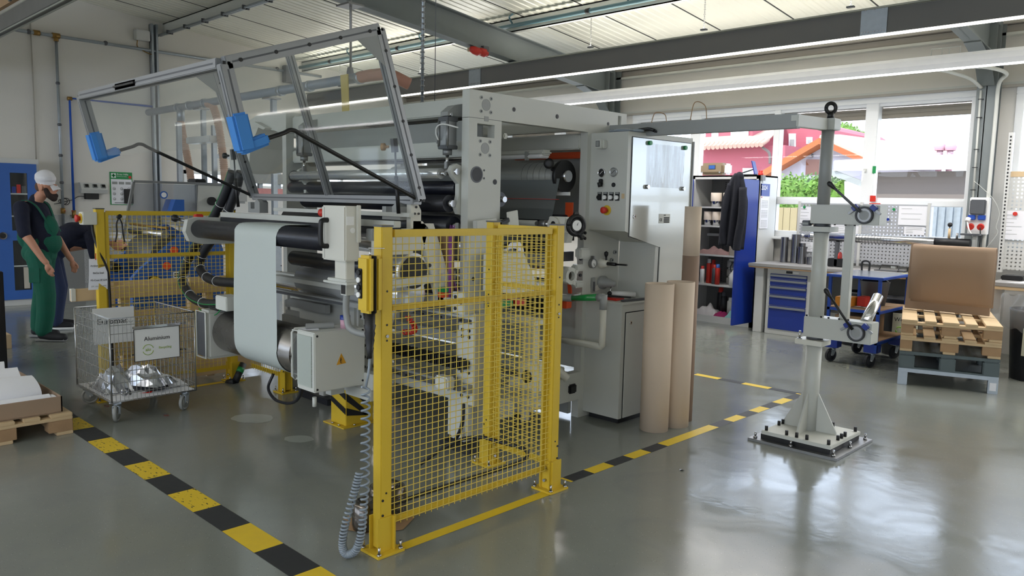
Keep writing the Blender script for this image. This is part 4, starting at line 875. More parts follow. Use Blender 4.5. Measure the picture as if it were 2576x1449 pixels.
def guard(x0, x1, y0, y1, z0, z1, label):
    g = M(); r = .008
    for x in (x0, x1):
        P = [(x, y0 + .02, z0), (x, y0, z0 + .02), (x, y0, z1 - .02), (x, y0 + .02, z1), (x, y1, z1), (x, y1, z0), (x, y0 + .02, z0)]; g.tube(P, r, 'paint_white', 8)
    g.box(x0, x1, y0 + .0, y1, z1 - .006, z1, 'paint_white') if x1 - x0 < .2 else None
    o = part(g, 'guard_frame', label); M().quad((x0, y0, z0 + .02), (x1, y0, z0 + .02), (x1, y0, z1 - .02), (x0, y0, z1 - .02), 'acrylic_grey').build('guard_window', o)
guard(-4.375, -4.30, 2.53, 2.8, .46, .78, None)
b = M().box(-5.66, -5.50, 2.50, 2.86, .41, .77, 'machine', .02); gb = part(b, 'motor_cover'); M().box(-5.655, -5.52, 2.492, 2.50, .43, .75, 'steel_dark', .01).build('cover_window', gb)
b = M(); 
for P in ([(-5.66, 2.49, .42), (-5.51, 2.49, .42), (-5.51, 2.49, .76), (-5.66, 2.49, .76), (-5.66, 2.49, .42)],): b.tube(P, .007, 'paint_white', 8)
b.build('window_seal', gb); M().box(-5.6, -5.45, 2.55, 2.7, .77, .80, 'black', .01).build('rubber_pad', gb)
# motor box with warning sign
bx = part(M().box(-4.30, -4.10, 2.52, 2.89, .42, .79, 'paint_white', .006), 'motor_box', 'white motor box with warning triangle')
holes('vent_mesh', rgb(196, 204, 196), .008, .0028, 0.0, .5, axes='XZ')
M().box(-4.285, -4.125, 2.512, 2.5195, .45, .765, 'vent_mesh').build('vent_grille', bx)
M().box(-4.285, -4.125, 2.5196, 2.521, .45, .765, 'machine_grey').build('grille_back', bx)
b = M()
for y, z in ((2.54, .77), (2.87, .775), (2.54, .44), (2.87, .45)): b.cyl((-4.10, y, z), (-4.097, y, z), .007, 'black', 12)
b.build('screws', bx)
tr = M().prism([(-4.099, 2.675, .575), (-4.099, 2.745, .58), (-4.099, 2.71, .645)], (.0015, 0, 0), 'yellow_wire').build('warning_triangle', bx)
MT['warn'] = mat('warn', rgb(222, 160, 40), 0.5)
tr.data.materials[0] = MT['warn']
b = M(); cz = .603
for s in (0, 1, 2): b.torus((-4.0965, 2.71 + .001, cz - .008 + s * .009), (1, 0, 0), .010 - s * .002, .0018, 'ink', 12, 5, a0=-1.2, a1=1.9)
b.build('heat_symbol', bx)
part(M().box(-4.26, -4.2, 2.7, 2.8, .36, .42, 'machine').cyl((-4.23, 2.6, .36), (-4.23, 2.6, .3), .014, 'paint_white', 10).box(-4.15, -4.0, 2.88, 2.95, .36, .50, 'machine', .004).box(-4.28, -4.0, 2.86, 2.94, .33, .4, 'machine', .004), 'support_brackets')
# head box on its pedestal
hb = part(M().box(-4.062, -3.816, 2.55, 2.65, 1.24, 1.56, 'machine_warm', .008), 'control_head', 'white control head with black grip')
M().box(-4.031, -4.029, 2.549, 2.551, 1.25, 1.55, 'steel_dark').box(-3.816, -3.80, 2.625, 2.65, 1.35, 1.565, 'machine_warm', .003).box(-3.816, -3.813, 2.56, 2.61, 1.45, 1.5, 'white').cyl((-3.816, 2.6, 1.42), (-3.812, 2.6, 1.42), .016, 'white', 16).build('side_plates', hb)
b = M().tube(smooth_path([(-3.995, 2.552, 1.475), (-4.0, 2.52, 1.472), (-4.002, 2.508, 1.45), (-4.002, 2.508, 1.35), (-4.0, 2.52, 1.325), (-3.995, 2.552, 1.322)]), .015, 'black', 12); b.build('grip', hb)
M().lathe((-4.065, 2.58, 1.515), (-1, 0, 0), [(0, .012), (.01, .012), (.012, .02), (.045, .025), (.048, .02), (.05, 0)], 'red', 20).build('red_button', hb)
b = M()
for z in (1.44, 1.37, 1.31): b.cyl((-4.065, 2.57, z), (-4.085, 2.57, z), .012, 'steel', 12)
b.build('connectors', hb)
pd = part(M().box(-3.97, -3.85, 2.58, 2.64, 1.13, 1.245, 'machine_warm', .004).box(-4.05, -3.80, 2.55, 2.68, 1.105, 1.118, 'paint_white', .003).box(-4.02, -3.82, 2.56, 2.67, 1.118, 1.135, 'paint_white', .004), 'pedestal')
part(M().box(-3.97, -3.91, 2.62, 2.68, 1.03, 1.10, 'paint_white', .003), 'square_tube'); M().box(-3.962, -3.918, 2.6185, 2.62, 1.038, 1.092, 'black').build('tube_bore', bpy.data.objects['square_tube'])
# rails
part(M().box(-5.86, -3.66, 2.78, 2.83, 1.44, 1.478, 'machine', .003), 'top_beam'); part(M().box(-5.84, -3.68, 2.77, 2.85, 1.40, 1.435, 'rubber', .003), 'dark_strip')
part(M().box(-5.3, -3.7, 2.92, 2.96, 1.50, 1.525, 'machine', .002), 'top_beam')
part(M().cyl((-5.06, 2.95, 1.17), (-3.8, 2.95, 1.17), .052, 'rubber_roll', 32), 'roller', 'black lower roller')
part(M().cyl((-5.0, 3.02, 1.02), (-3.8, 3.02, 1.02), .11, 'roll_white', 32), 'roller')
part(M().box(-5.4, -3.75, 2.97, 3.03, .965, 1.02, 'machine', .003), 'tray_beam'); part(M().box(-5.3, -3.9, 2.9, 2.96, 1.0, 1.03, 'machine', .003), 'tray_beam')
part(M().box(-5.3, -4.1, 2.9, 2.95, .9, .93, 'machine_grey', .003).box(-5.3, -4.3, 2.89, 2.9, .905, .92, 'steel_dark'), 'rail')
# near arm plate with oval window
b = M(); X = -3.80
b.prism([(X, 2.72, 1.43), (X, 2.72, 1.275), (X, 3.0, 1.275), (X, 3.0, 1.43)], (.04, 0, 0), 'machine_warm'); b.prism([(X, 3.0, 1.475), (X, 3.0, 1.30), (X, 3.08, 1.30), (X, 3.12, 1.43), (X, 3.07, 1.475)], (.04, 0, 0), 'machine_warm')
b.prism([(X, 3.04, 1.46), (X, 3.16, 1.46), (X, 3.34, 1.0), (X, 3.2, 1.0)], (.04, 0, 0), 'machine_warm'); b.prism([(X, 2.98, 1.58), (X, 2.98, 1.40), (X, 3.06, 1.4), (X, 3.06, 1.54), (X, 3.035, 1.58)], (.04, 0, 0), 'machine_warm'); b.prism([(-3.78, 2.75, 1.07), (-3.78, 3.34, 1.10), (-3.78, 3.34, 1.155), (-3.78, 2.75, 1.115)], (.03, 0, 0), 'paint_white')
ap = part(b, 'arm_plate'); b = M()
for y, z, r, m in ((2.80, 1.41, .009, 'steel'), (2.80, 1.385, .009, 'steel'), (2.73, 1.38, .006, 'black'), (2.74, 1.32, .004, 'black'), (2.88, 1.40, .009, 'black'), (2.91, 1.40, .009, 'black'), (3.02, 1.56, .008, 'black'), (3.01, 1.52, .007, 'black'), (3.04, 1.52, .007, 'black'), (3.0, 1.42, .007, 'black'), (3.1, 1.43, .012, 'black'), (3.13, 1.2, .012, 'black')): b.cyl((X + .04, y, z), (X + .045, y, z), r, m, 12)
b.build('bolts', ap)
part(M().cyl((X - .3, 3.02, 1.16), (X + .02, 3.02, 1.16), .12, 'roll_white', 32).cyl((X + .02, 3.02, 1.16), (X + .03, 3.02, 1.16), .1, 'black', 32), 'roller')
part(M().box(-3.84, -3.77, 2.71, 2.76, 1.36, 1.43, 'machine_grey', .004), 'hinge')
part(M().tube(smooth_path([(-3.93, 2.65, 1.10), (-3.94, 2.64, 1.0), (-3.935, 2.64, .9), (-3.89, 2.64, .83), (-3.78, 2.68, .81), (-3.7, 2.75, .84), (-3.68, 2.8, .95)]), .02, 'machine_grey', 12), 'grey_conduit')
part(M().tube(coil([(-3.75, 2.95, .9), (-3.72, 2.98, .84), (-3.75, 3.0, .8), (-3.85, 3.0, .78)], .014, 12), .005, 'red', 6), 'red_coil_cable')
b = M(); b.cyl((-3.70, 3.25, 1.38), (-3.70, 3.25, 1.0), .012, 'purple', 8)
for k in range(4): b.tube(smooth_path([(-3.72 - k * .02, 3.3, 1.45), (-3.75, 3.28, 1.3), (-3.72 - k * .012, 3.3, 1.1), (-3.68, 3.32, 1.02)]), .004, 'purple', 6)
part(b, 'purple_cables'); part(M().box(-3.9, -3.72, 3.28, 3.3, 1.03, 1.42, 'wood_dark'), 'brown_panel')
part(M().box(-3.76, -3.70, 3.2, 3.26, .96, 1.03, 'orange', .004).box(-3.76, -3.70, 3.2, 3.26, 1.03, 1.06, 'green', .004), 'terminal_block')
M().lathe((-4.16, 2.78, .79), (0, 0, 1), [(0, 0), (0, .03), (.055, .031), (.055, 0)], mat('pink', rgb(204, 160, 176), 0.6), 20).lathe((-4.16, 2.78, .845), (0, 0, 1), [(0, .032), (.025, .032), (.025, 0)], 'deep_blue', 20).build('ink_tin', label='small tin with pink label standing on the white motor box', cat='tin')
b = M(); b.ring((-4.26, 2.56, .808), (-4.20, 2.72, .808), .019, .014, 'machine_grey', 20); b.build('tube_offcut', label='short grey tube offcut lying on the white motor box', cat='tube')
M().add([(-4.295, 2.525, .792), (-4.2, 2.53, .794), (-4.17, 2.6, .792), (-4.29, 2.66, .80)], [(0, 1, 2, 3)], 'paper').build('paper_slip', label='loose paper slip on top of the white motor box', cat='paper')
# striped guard post under the box
t = thing('column_guard', 'yellow guard box with black diagonal stripes bolted to the floor', 'guard', (-4.66, 3.15, 0))
M().box(-4.76, -4.57, 3.06, 3.29, 0.008, .36, 'yellow', .003).box(-4.80, -4.54, 3.02, 3.32, 0, .008, 'yellow').build('guard_box', t)
b = M()
for k in range(3):
    z = .10 + k * .105; b.add([(-4.567, 3.062, z + .04), (-4.567, 3.062, z - .015), (-4.567, 3.225, max(z - .17, .06) if k else .06), (-4.567, 3.27, max(z - .15, .06))], [(0, 1, 2, 3)], 'black')
    b.add([(-4.758, 3.057, z + .1), (-4.758, 3.057, z + .06), (-4.572, 3.057, z - .01), (-4.572, 3.057, z + .035)], [(0, 3, 2, 1)], 'black')
b.build('black_stripes', t)
b = M()
for x, y in ((-4.7, 3.035), (-4.62, 3.035), (-4.555, 3.12), (-4.555, 3.24)): b.cyl((x, y, .008), (x, y, .018), .01, 'steel', 6)
b.build('bolts', t)
part(M().box(-5.34, -5.27, 3.32, 3.38, .03, .42, 'machine', .004).box(-5.55, -5.15, 3.28, 3.46, 0, .05, 'rubber', .004), 'foot')
part(M().box(-5.6, -4.2, 2.98, 3.06, .3, .36, 'machine', .004), 'base_beam')
# ---------------------------------------------------------------- folding acrylic hood
hood = thing('guard_hood', 'raised folding acrylic hood with aluminium frame and blue foam corners', 'hood', (-4.72, 3.0, 1.54))
XN, XF = -3.70, -5.73; H = (3.0, 1.60); T = (2.69, 2.545); U = (1.79, 2.235); Lp = (1.885, 1.85); K = (2.155, 1.948)
def hp(x, q): return Vector((x, q[0], q[1]))
def profile(p, q, w=.05, h=.066, par=hood, slot=True):
    d = (q - p).normalized(); up = Vector((1, 0, 0)) if abs(d.x) < .5 else Vector((0, 0, 1))
    o = M().bar(p, q, h, w, 'aluminium', up=up, bev=.004).build('frame_bar', par)
    s = M(); side = d.cross(up).normalized(); u2 = side.cross(d)
    for nn, off in ((u2, w / 2), (-u2, w / 2), (side, h / 2), (-side, h / 2)):
        a = d.cross(nn).normalized() * .0045; c0 = p + nn * (off + .0006) + d * .03; c1 = q + nn * (off + .0006) - d * .03
        s.add([c0 - a, c0 + a, c1 + a, c1 - a], [(0, 1, 2, 3)], 'steel_dark')
    s.build('slot', None) if False else None
    k = M.build(s, 'slots', par)
    return o
for X in (XN, XF):
    profile(hp(X, H), hp(X, T)); profile(hp(X, T), hp(X, U)); profile(hp(X, U), hp(X, Lp))
    f = M()   # blue foam sleeve on the lower corner
    d1 = (hp(X, Lp) - hp(X, U)).normalized(); d2 = (hp(X, K) - hp(X, Lp)).normalized()
    f.bar(hp(X, Lp) - d1 * .16, hp(X, Lp) + d1 * .03, .085, .085, 'foam_blue', up=(1, 0, 0), bev=.012); f.bar(hp(X, Lp) + d1 * .01 - d2 * .03, hp(X, Lp) + d2 * .13 + d1 * .0, .06, .07, 'foam_blue', up=(1, 0, 0), bev=.012)
    f.build('foam_corner', hood)
    M().tube(smooth_path([hp(X, Lp) + d2 * .1, hp(X, K) - (hp(X, K) - hp(X, Lp)) * .22, hp(X, K), hp(X, K) + (hp(X, H) - hp(X, K)) * .12, hp(X, H) - (hp(X, H) - hp(X, K)) * .3, hp(X, H)], 6), .0115, 'black', 10).build('edge_trim', hood)
    M().add([hp(X, q) for q in (H, T, U, Lp, K)], [(0, 1, 2, 3, 4)], 'acrylic').build('side_pane', hood)
for q in (H, T, U): profile(hp(XF, q) + Vector((.02, 0, 0)), hp(XN, q) - Vector((.02, 0, 0)))
profile(hp(-4.67, H), hp(-4.67, T), .04, .05)
def pane(a, c): M().quad(hp(XF, a), hp(XN, a), hp(XN, c), hp(XF, c), 'acrylic').build('pane', hood)
pane(H, T); pane(T, U); pane(U, Lp)
for X in (XN, XF):
    g = M(); a = hp(X, T); g.prism([a + (hp(X, H) - a).normalized() * .03 + (hp(X, U) - a).normalized() * .03 + Vector((.02, 0, 0)), a + (hp(X, H) - a).normalized() * .2 + (hp(X, U) - a).normalized() * .03 + Vector((.02, 0, 0)), a + (hp(X, H) - a).normalized() * .03 + (hp(X, U) - a).normalized() * .17 + Vector((.02, 0, 0))], (.004, 0, 0), 'machine_grey'); g.build('gusset', hood)
    e = M()
    for q in (H, T, U):
        for sy in (-.012, .012): e.box(X + .0228 if X == XN else X - .025, X + .025 if X == XN else X - .0228, q[0] + sy - .008, q[0] + sy + .008, q[1] - .008, q[1] + .008, 'black')
    e.build('end_caps', hood)
    e = M(); a, c = hp(X, T), hp(X, U)
    for k in range(5): q = a.lerp(c, .08 + k * .21); e.cyl(q + Vector((.0228, 0, 0)), q + Vector((.029, 0, 0)), .01, 'black', 8)
    for k in range(5): q = a.lerp(hp(X, H), .12 + k * .2); e.cyl(q + Vector((.0228, 0, 0)), q + Vector((.029, 0, 0)), .009, 'black', 8)
    e.build('slot_nuts', hood)
M().box(-5.06, -4.72, 1.745, 1.775, 2.215, 2.25, 'black', .012).build('pull_handle', hood)
for x, xs in ((-3.775, -3.775), (-5.80, -5.80)):   # gas struts
    b = M(); b.cyl((x, 2.87, 1.92), (x, 2.88, 1.72), .006, 'steel_dark', 10); b.cyl((x, 2.88, 1.74), (x, 2.90, 1.52), .012, 'black', 12); s = b.build('gas_strut', hood)
    M().bar((x, 2.86, 1.96), (x, 2.87, 1.88), .03, .03, 'steel_dark').lathe((x - .02, 2.84, 1.91), (-1, -.6, 0), [(0, .008), (.02, .01), (.025, .022), (.045, .022), (.05, 0)], 'black' if x < -5 else 'wood_dark', 14).build('lock_knob', s)
for x in (-5.62, -3.9):
    M().prism([(x - .08, 2.93, 1.48), (x + .1, 2.93, 1.48), (x + .1, 2.93, 1.56), (x + .06, 2.93, 1.585), (x + .02, 2.93, 1.56), (x + .02, 2.93, 1.51), (x - .04, 2.93, 1.51), (x - .04, 2.93, 1.56), (x - .08, 2.93, 1.56)], (0, .07, 0), 'machine_grey').build('hinge_bracket', hood)
# ---------------------------------------------------------------- black hoses
def striped_hose(label, pts, r, stripe=None):
    P = smooth_path(pts, 10); t = thing('ribbed_hose', label, 'hose', P[-1]); M().tube(P, r, 'rubber', 16, rib=.0).build('hose', t)
    if stripe is not None:
        q = [p + Vector(stripe) * (r * .98) for p in P]; M().tube(q, .0045, 'green', 6).build('green_wire', t)
    b = M()
    for k in range(5, len(P) - 3, 9): b.torus(P[k], P[k + 1] - P[k], r + .002, .0022, 'white', 20, 6)
    b.build('cable_ties', t)
    return t
yy = 2.92
striped_hose('thick black hose with green wire looping down left of the front roller', [at(585, 432, Y=2.97), at(565, 490, Y=2.95), at(532, 555, Y=2.92), at(480, 640, Y=2.85), at(460, 700, Y=2.8), at(478, 742, Y=2.72), at(515, 763, Y=2.65), at(566, 766, Y=2.58)], .037, (-.3, -.95, 0))
striped_hose('shorter black hose curving behind the front roller to the paper web', [at(606, 432, Y=3.02), at(586, 500, Y=3.0), at(556, 570, Y=2.97), at(512, 635, Y=2.9), at(503, 672, Y=2.88), at(520, 697, Y=2.85), at(550, 708, Y=2.8), at(606, 712, Y=2.75)], .037)
part(M().box(-5.37, -5.2, 2.5, 2.62, .80, .90, 'paint_white', .006), 'junction_box')
b = M().tube(smooth_path([at(560, 768, Y=2.55), at(545, 790, Y=2.55), at(520, 795, Y=2.57), at(500, 775, Y=2.6)]), .004, 'green', 6); b.build('green_wire', label='loose green wire hanging below the hose end at the junction box', cat='wire')
M().tube(smooth_path([at(688, 940, Y=2.9), at(675, 975, Y=2.85), at(690, 1003, Y=2.8), at(720, 1014, Y=2.75), at(745, 1008, Y=2.72), at(757, 985, Y=2.7), at(757, 950, Y=2.7)]), .011, 'rubber', 10).build('power_cable', label='black cable looping under the left end of the motor box', cat='cable')
p = at(612, 915, Y=3.2); q = at(592, 960, Y=3.1)
M().cyl(p, q, .03, 'rubber', 16).cyl(p.lerp(q, .25), p.lerp(q, .5), .031, 'green', 16).cyl(q, q + Vector((-.08, -.03, -.02)), .03, 'rubber', 12).build('floor_hose', label='short black hose end with green band under the paper web', cat='hose')
# grey suction hood left of the machine
t = thing('suction_hood', 'smooth light grey suction hood behind the raised acrylic hood', 'hood', (-6.4, 3.45, 1.8))
P = [(580, 435), (577, 395), (586, 355), (600, 330), (618, 309), (645, 291), (670, 282), (700, 284), (745, 292), (755, 345), (715, 340), (690, 328), (668, 326), (650, 320), (640, 345), (630, 372), (625, 430)]
M().prism([at(a, c, Y=3.42) for a, c in P], (0, .35, 0), 'machine').build('shell', t)
M().prism([at(a, c, Y=3.36) for a, c in [(618, 306), (640, 306), (668, 322), (662, 326), (640, 316), (618, 312)]], (0, .08, 0), 'machine').build('rim', t)
# ================================================================ CONTROL CONSOLE, CARDBOARD TUBES, LIFTING STAND
mat('machine_gloss', rgb(196, 198, 194), 0.16, 0.35, var=0.04, scale=2, coat=.5)
con = thing('control_console', 'tall pale grey control console with gauges, buttons and red emergency stop', 'control console', (-3.48, 4.95, 0))
b = M(); prof = [(4.557, 2.115), (4.557, 1.414), (4.95, 1.32), (4.93, .89), (4.557, .884), (4.557, .045), (5.40, .045), (5.40, 2.127)]
b.prism([(-3.65, y, z) for y, z in prof], (.33, 0, 0), 'machine'); b.build('cabinet_body', con)
b = M(); b.prism([(-3.32, y, z) for y, z in [(4.598, 2.083), (4.598, 1.375), (4.993, 1.297), (4.985, .9), (5.375, .9), (5.375, 2.088)]], (.002, 0, 0), 'black'); b.build('door_seal', con)
d = M().prism([(-3.3185, y, z) for y, z in [(4.605, 2.077), (4.605, 1.38), (5.0, 1.29), (4.993, .905), (5.369, .905), (5.369, 2.082)]], (.006, 0, 0), 'machine_gloss').build('door', con, label='glossy upper door')
M().cyl((-3.3125, 4.655, 1.519), (-3.307, 4.655, 1.519), .016, 'chrome', 16).cyl((-3.307, 4.655, 1.519), (-3.3065, 4.655, 1.519), .006, 'black', 10).build('lock', d)
M().box(-3.32, -3.3185, 4.598, 5.375, .04, .83, 'black').build('door_seal', con)
d2 = M().box(-3.3185, -3.3125, 4.605, 5.369, .047, .823, 'machine', .002).build('door', con, label='matt lower door'); M().cyl((-3.3125, 4.66, .75), (-3.308, 4.66, .75), .014, 'chrome', 16).cyl((-3.308, 4.66, .75), (-3.3075, 4.66, .75), .006, 'black', 10).build('lock', d2)
M().box(-3.66, -3.31, 4.545, 4.94, .884, .90, 'machine', .003).build('tray', con)
M().box(-3.62, -3.35, 4.6, 5.35, .0, .045, 'black').build('plinth', con)
Yf = 4.557
# sockets, gauges, switches
s = M().box(-3.555, -3.50, Yf - .045, Yf, 2.0, 2.06, 'paint_white', .006).box(-3.56, -3.51, Yf - .07, Yf - .04, 1.998, 2.062, 'paint_white', .006).build('wall_socket', con); M().box(-3.552, -3.518, Yf - .072, Yf - .069, 2.01, 2.052, 'steel_dark').box(-3.547, -3.523, Yf - .073, Yf - .071, 2.014, 2.048, 'machine_grey').build('socket_face', s)
def gauge(x, z, r, face, rim='chrome'):
    g = M().lathe((x, Yf, z), (0, -1, 0), [(0, r), (.012, r), (.014, r * .9), (.010, r * .86), (.010, 0)], rim, 24).build('gauge', con); M().cyl((x, Yf - .0105, z), (x, Yf - .012, z), r * .82, face, 24).bar((x - r * .4, Yf - .013, z - r * .3), (x + r * .4, Yf - .013, z + r * .4), .001, .003, 'white' if face == 'black' else 'ink').build('dial', g)
gauge(-3.54, 1.828, .032, 'black'); gauge(-3.433, 1.832, .033, 'machine_grey', 'steel')
M().cyl((-3.433, Yf, 1.742), (-3.433, Yf - .006, 1.742), .016, 'black', 20).build('plug_hole', con)
M().box(-3.56, -3.525, Yf - .02, Yf, 1.74, 1.785, 'black', .006).cyl((-3.555, Yf - .03, 1.74), (-3.53, Yf - .012, 1.748), .018, 'black', 14).build('regulator', con)
for k, x in enumerate((-3.555, -3.502, -3.449, -3.396)):
    q = M().box(x - .018, x + .018, Yf - .004, Yf, 1.63, 1.69, 'ink').box(x - .014, x + .014, Yf - .005, Yf - .003, 1.678, 1.688, 'machine_grey').build('switch_plate', con); M().cyl((x, Yf - .004, 1.652), (x, Yf - .022, 1.652), .015, 'black' if k == 0 else 'white', 18).build('push_button' if k else 'selector', q)
M().box(-3.36, -3.335, Yf - .002, Yf, 1.645, 1.68, 'wood').build('label_plate', con)
c = Vector((-3.485, Yf, 1.56)); M().cyl(c, c + Vector((0, -.006, 0)), .036, 'yellow', 24).build('yellow_collar', con, label='yellow collar'); M().lathe(c, (0, -1, 0), [(.006, .014), (.02, .014), (.022, .022), (.05, .024), (.054, .018), (.055, 0)], 'red', 22).build('emergency_button', con, label='red mushroom button')
# transparent document pocket with magnets, rating plate
glassy('pocket', (0.97, .98, 1, 1), 0.04, 1.5, haze=.18, hazecol=(.8, .82, .86, 1))
M().sheet(lambda u, v: (-3.306 + .004 * math.sin(u * 23 + v * 2) + .002 * math.sin(u * 61), 4.79 + .49 * u, 1.735 + .315 * v), 40, 6, 'pocket').build('document_pocket', con)
for y, z, m in ((4.80, 2.05, 'green'), (5.27, 2.045, 'green'), (4.79, 1.735, 'steel'), (5.27, 1.735, 'steel')): M().cyl((-3.312, y, z), (-3.292, y, z), .016, m, 18).build('magnet', con)
rp = M().box(-3.313, -3.311, 4.965, 5.115, 1.47, 1.54, 'paint_white').build('rating_plate', con)
text('CE', .03, (-3.311, 4.99, 1.495), (0, 1, 0), (0, 0, 1), 'ink', rp); text('ETN', .012, (-3.311, 5.04, 1.53), (0, 1, 0), (0, 0, 1), 'ink', rp)
b = M()
for k in range(3): b.box(-3.3109, -3.3105, 5.03, 5.105, 1.475 + k * .015, 1.485 + k * .015, 'ink')
b.build('plate_lines', rp)
M().box(-3.322, -3.31, 5.40, 5.415, .9, 2.1, 'machine_grey').box(-3.33, -3.31, 5.402, 5.42, .98, 1.45, 'machine_blue').build('film_strip', con, label='blue protective film edge')
# things in the recess: on the machine frame
b = M(); b.box(-3.65, -3.645, 4.5, 4.93, .9, 1.4, 'machine'); b.build('recess_plate', con)
def on(x, y): return at(x, y, X=-3.645)
p = on(1487, 662); M().ring(p, p + Vector((.03, 0, 0)), .036, .03, 'steel_rough', 24).cyl(p, p + Vector((.024, 0, 0)), .031, 'white', 24).box(p.x, p.x + .03, p.y - .006, p.y + .006, p.z + .03, p.z + .055, 'steel_rough').bar(p + Vector((.026, 0, 0)), p + Vector((.026, .015, -.02)), .001, .003, 'ink').build('dial_gauge', con)
p = on(1512, 662); M().lathe(p, (1, 0, 0), [(0, .04), (.02, .038), (.03, .03), (.06, .026), (.06, 0)], 'machine_warm', 20).cyl(p + Vector((.05, 0, 0)), p + Vector((.05, -.005, .06)), .008, 'black', 10).lathe(p + Vector((.05, -.005, .05)), (0, 0, 1), [(0, .008), (.015, .015), (.035, .016), (.045, 0)], 'black', 14).cyl(p + Vector((.06, 0, 0)), p + Vector((.14, 0, 0)), .013, 'black', 12).cyl(p + Vector((.14, 0, 0)), p + Vector((.24, 0, .002)), .007, 'black', 10).build('lever_valve', con)
p = on(1512, 710); M().lathe(p, (1, -.1, 0), [(0, .05), (.03, .052), (.035, .035), (.09, .034), (.1, .025), (.14, .022), (.145, 0)], 'machine_grey', 20).cyl(p + Vector((.1, 0, -.02)), p + Vector((.1, -.02, -.07)), .008, 'steel', 10).ball(p + Vector((.1, -.02, -.075)), .018, 'black', 12, 8).bar(p + Vector((0, -.02, -.03)), p + Vector((-.02, -.25, -.09)), .02, .04, 'machine_warm').build('star_valve', con)
p = on(1490, 715); M().box(-3.645, -3.63, p.y - .02, p.y + .02, p.z - .06, p.z + .05, 'machine_grey', .003).box(-3.63, -3.625, p.y - .008, p.y + .008, p.z - .05, p.z + .02, 'steel_dark').build('slide_plate', con)
for x, y in ((1545, 634), (1537, 654)): p = at(x, y, X=-3.645); M().cyl(p, p + Vector((.015, 0, 0)), .016, 'machine_grey', 14).cyl(p, p + Vector((.016, 0, 0)), .008, 'black', 10).build('bore', con)
M().box(-3.6, -3.42, 4.62, 4.72, .90, .915, 'red', .003).build('red_folder', label='red folder lying on the console tray', cat='folder')
b = M(); b.bar((-3.55, 4.66, .925), (-3.36, 4.72, .925), .03, .012, 'black', bev=.004); b.bar((-3.36, 4.6, .91), (-3.32, 4.9, .91), .02, .015, 'steel_dark', bev=.003); b.build('hand_tool', label='dark hand tools lying over the red folder on the console tray', cat='tool')
M().cyl((-3.6, 4.75, .93), (-3.45, 4.9, .925), .022, 'white', 16).build('paper_roll', label='crumpled white roll at the back of the console tray', cat='roll')
# gloves on top
b = M(); g0 = Vector((-3.44, 4.66, 2.13))
b.ball(g0, .05, 'cable_grey', 14, 8, (1.6, 1.3, .35)); b.ball(g0 + Vector((.09, .04, .0)), .04, 'cable_grey', 12, 8, (1.5, .9, .35)); b.ball(g0 + Vector((-.07, -.03, 0)), .03, 'cable_grey', 12, 8, (1.4, .8, .4))
for k in range(4): b.tube(smooth_path([g0 + Vector((.11, .03 + k * .012, .005)), g0 + Vector((.17, .06 + k * .018, .012)), g0 + Vector((.21, .075 + k * .022, 0 - k * .004))]), .011, 'black', 8)
b.build('work_gloves', label='pair of grey and black work gloves lying on top of the console', cat='gloves')
# tubular push bar in front of the console
mat('pipe_cream', rgb(198, 196, 184), 0.35); mat('pipe_green', rgb(24, 140, 64), 0.25, coat=.5)
t = thing('tube_rail', 'tubular rail with green sleeve in front of the console', 'rail', (-3.5, 4.35, .6))
M().tube(smooth_path([(-3.80, 4.20, .94), (-3.66, 4.30, .925), (-3.60, 4.33, .925)]), .026, 'machine_grey', 14).build('elbow', t)
M().cyl((-3.60, 4.33, .925), (-3.37, 4.35, .952), .024, 'pipe_green', 18).build('green_sleeve', t); M().cyl((-3.38, 4.35, .95), (-3.325, 4.35, .955), .028, 'machine_grey', 16).cyl((-3.33, 4.35, .975), (-3.33, 4.35, .87), .027, 'machine_grey', 16).build('elbow', t)
M().tube([(-3.33, 4.35, .88), (-3.33, 4.35, .61), (-3.335, 4.35, .605), (-3.8, 4.35, .60)], .024, 'pipe_cream', 14).build('lower_tube', t)
# cardboard tubes leaning on the console
def card_tube(cx, cy, r, h, label, two=False):
    b = M(); b.ring((cx, cy, 0), (cx, cy, h), r, r - .008, 'tube_card', 44)
    if two: b = M(); b.ring((cx, cy, 0), (cx, cy, 1.24), r, r - .006, mat('tube_dark', rgb(146, 122, 104), .8), 44); b.ring((cx, cy, 1.24), (cx, cy, h), r - .001, r - .007, 'tube_card', 44)
    for i in range(len(b.sm)): b.sm[i] = True
    o = b.build('cardboard_tube', label=label, cat='cardboard tube', group=None)
    for p in o.data.polygons: p.use_smooth = abs(p.normal.z) < .5
    return o
card_tube(-3.09, 4.68, .102, 1.055, 'thick cardboard tube in front, leftmost of the three beside the console')
card_tube(-3.05, 4.89, .1, 1.06, 'thick cardboard tube half hidden in the middle of the three beside the console')
card_tube(-3.08, 5.06, .062, 1.6, 'tallest thin cardboard tube with a darker lower half beside the console', True)
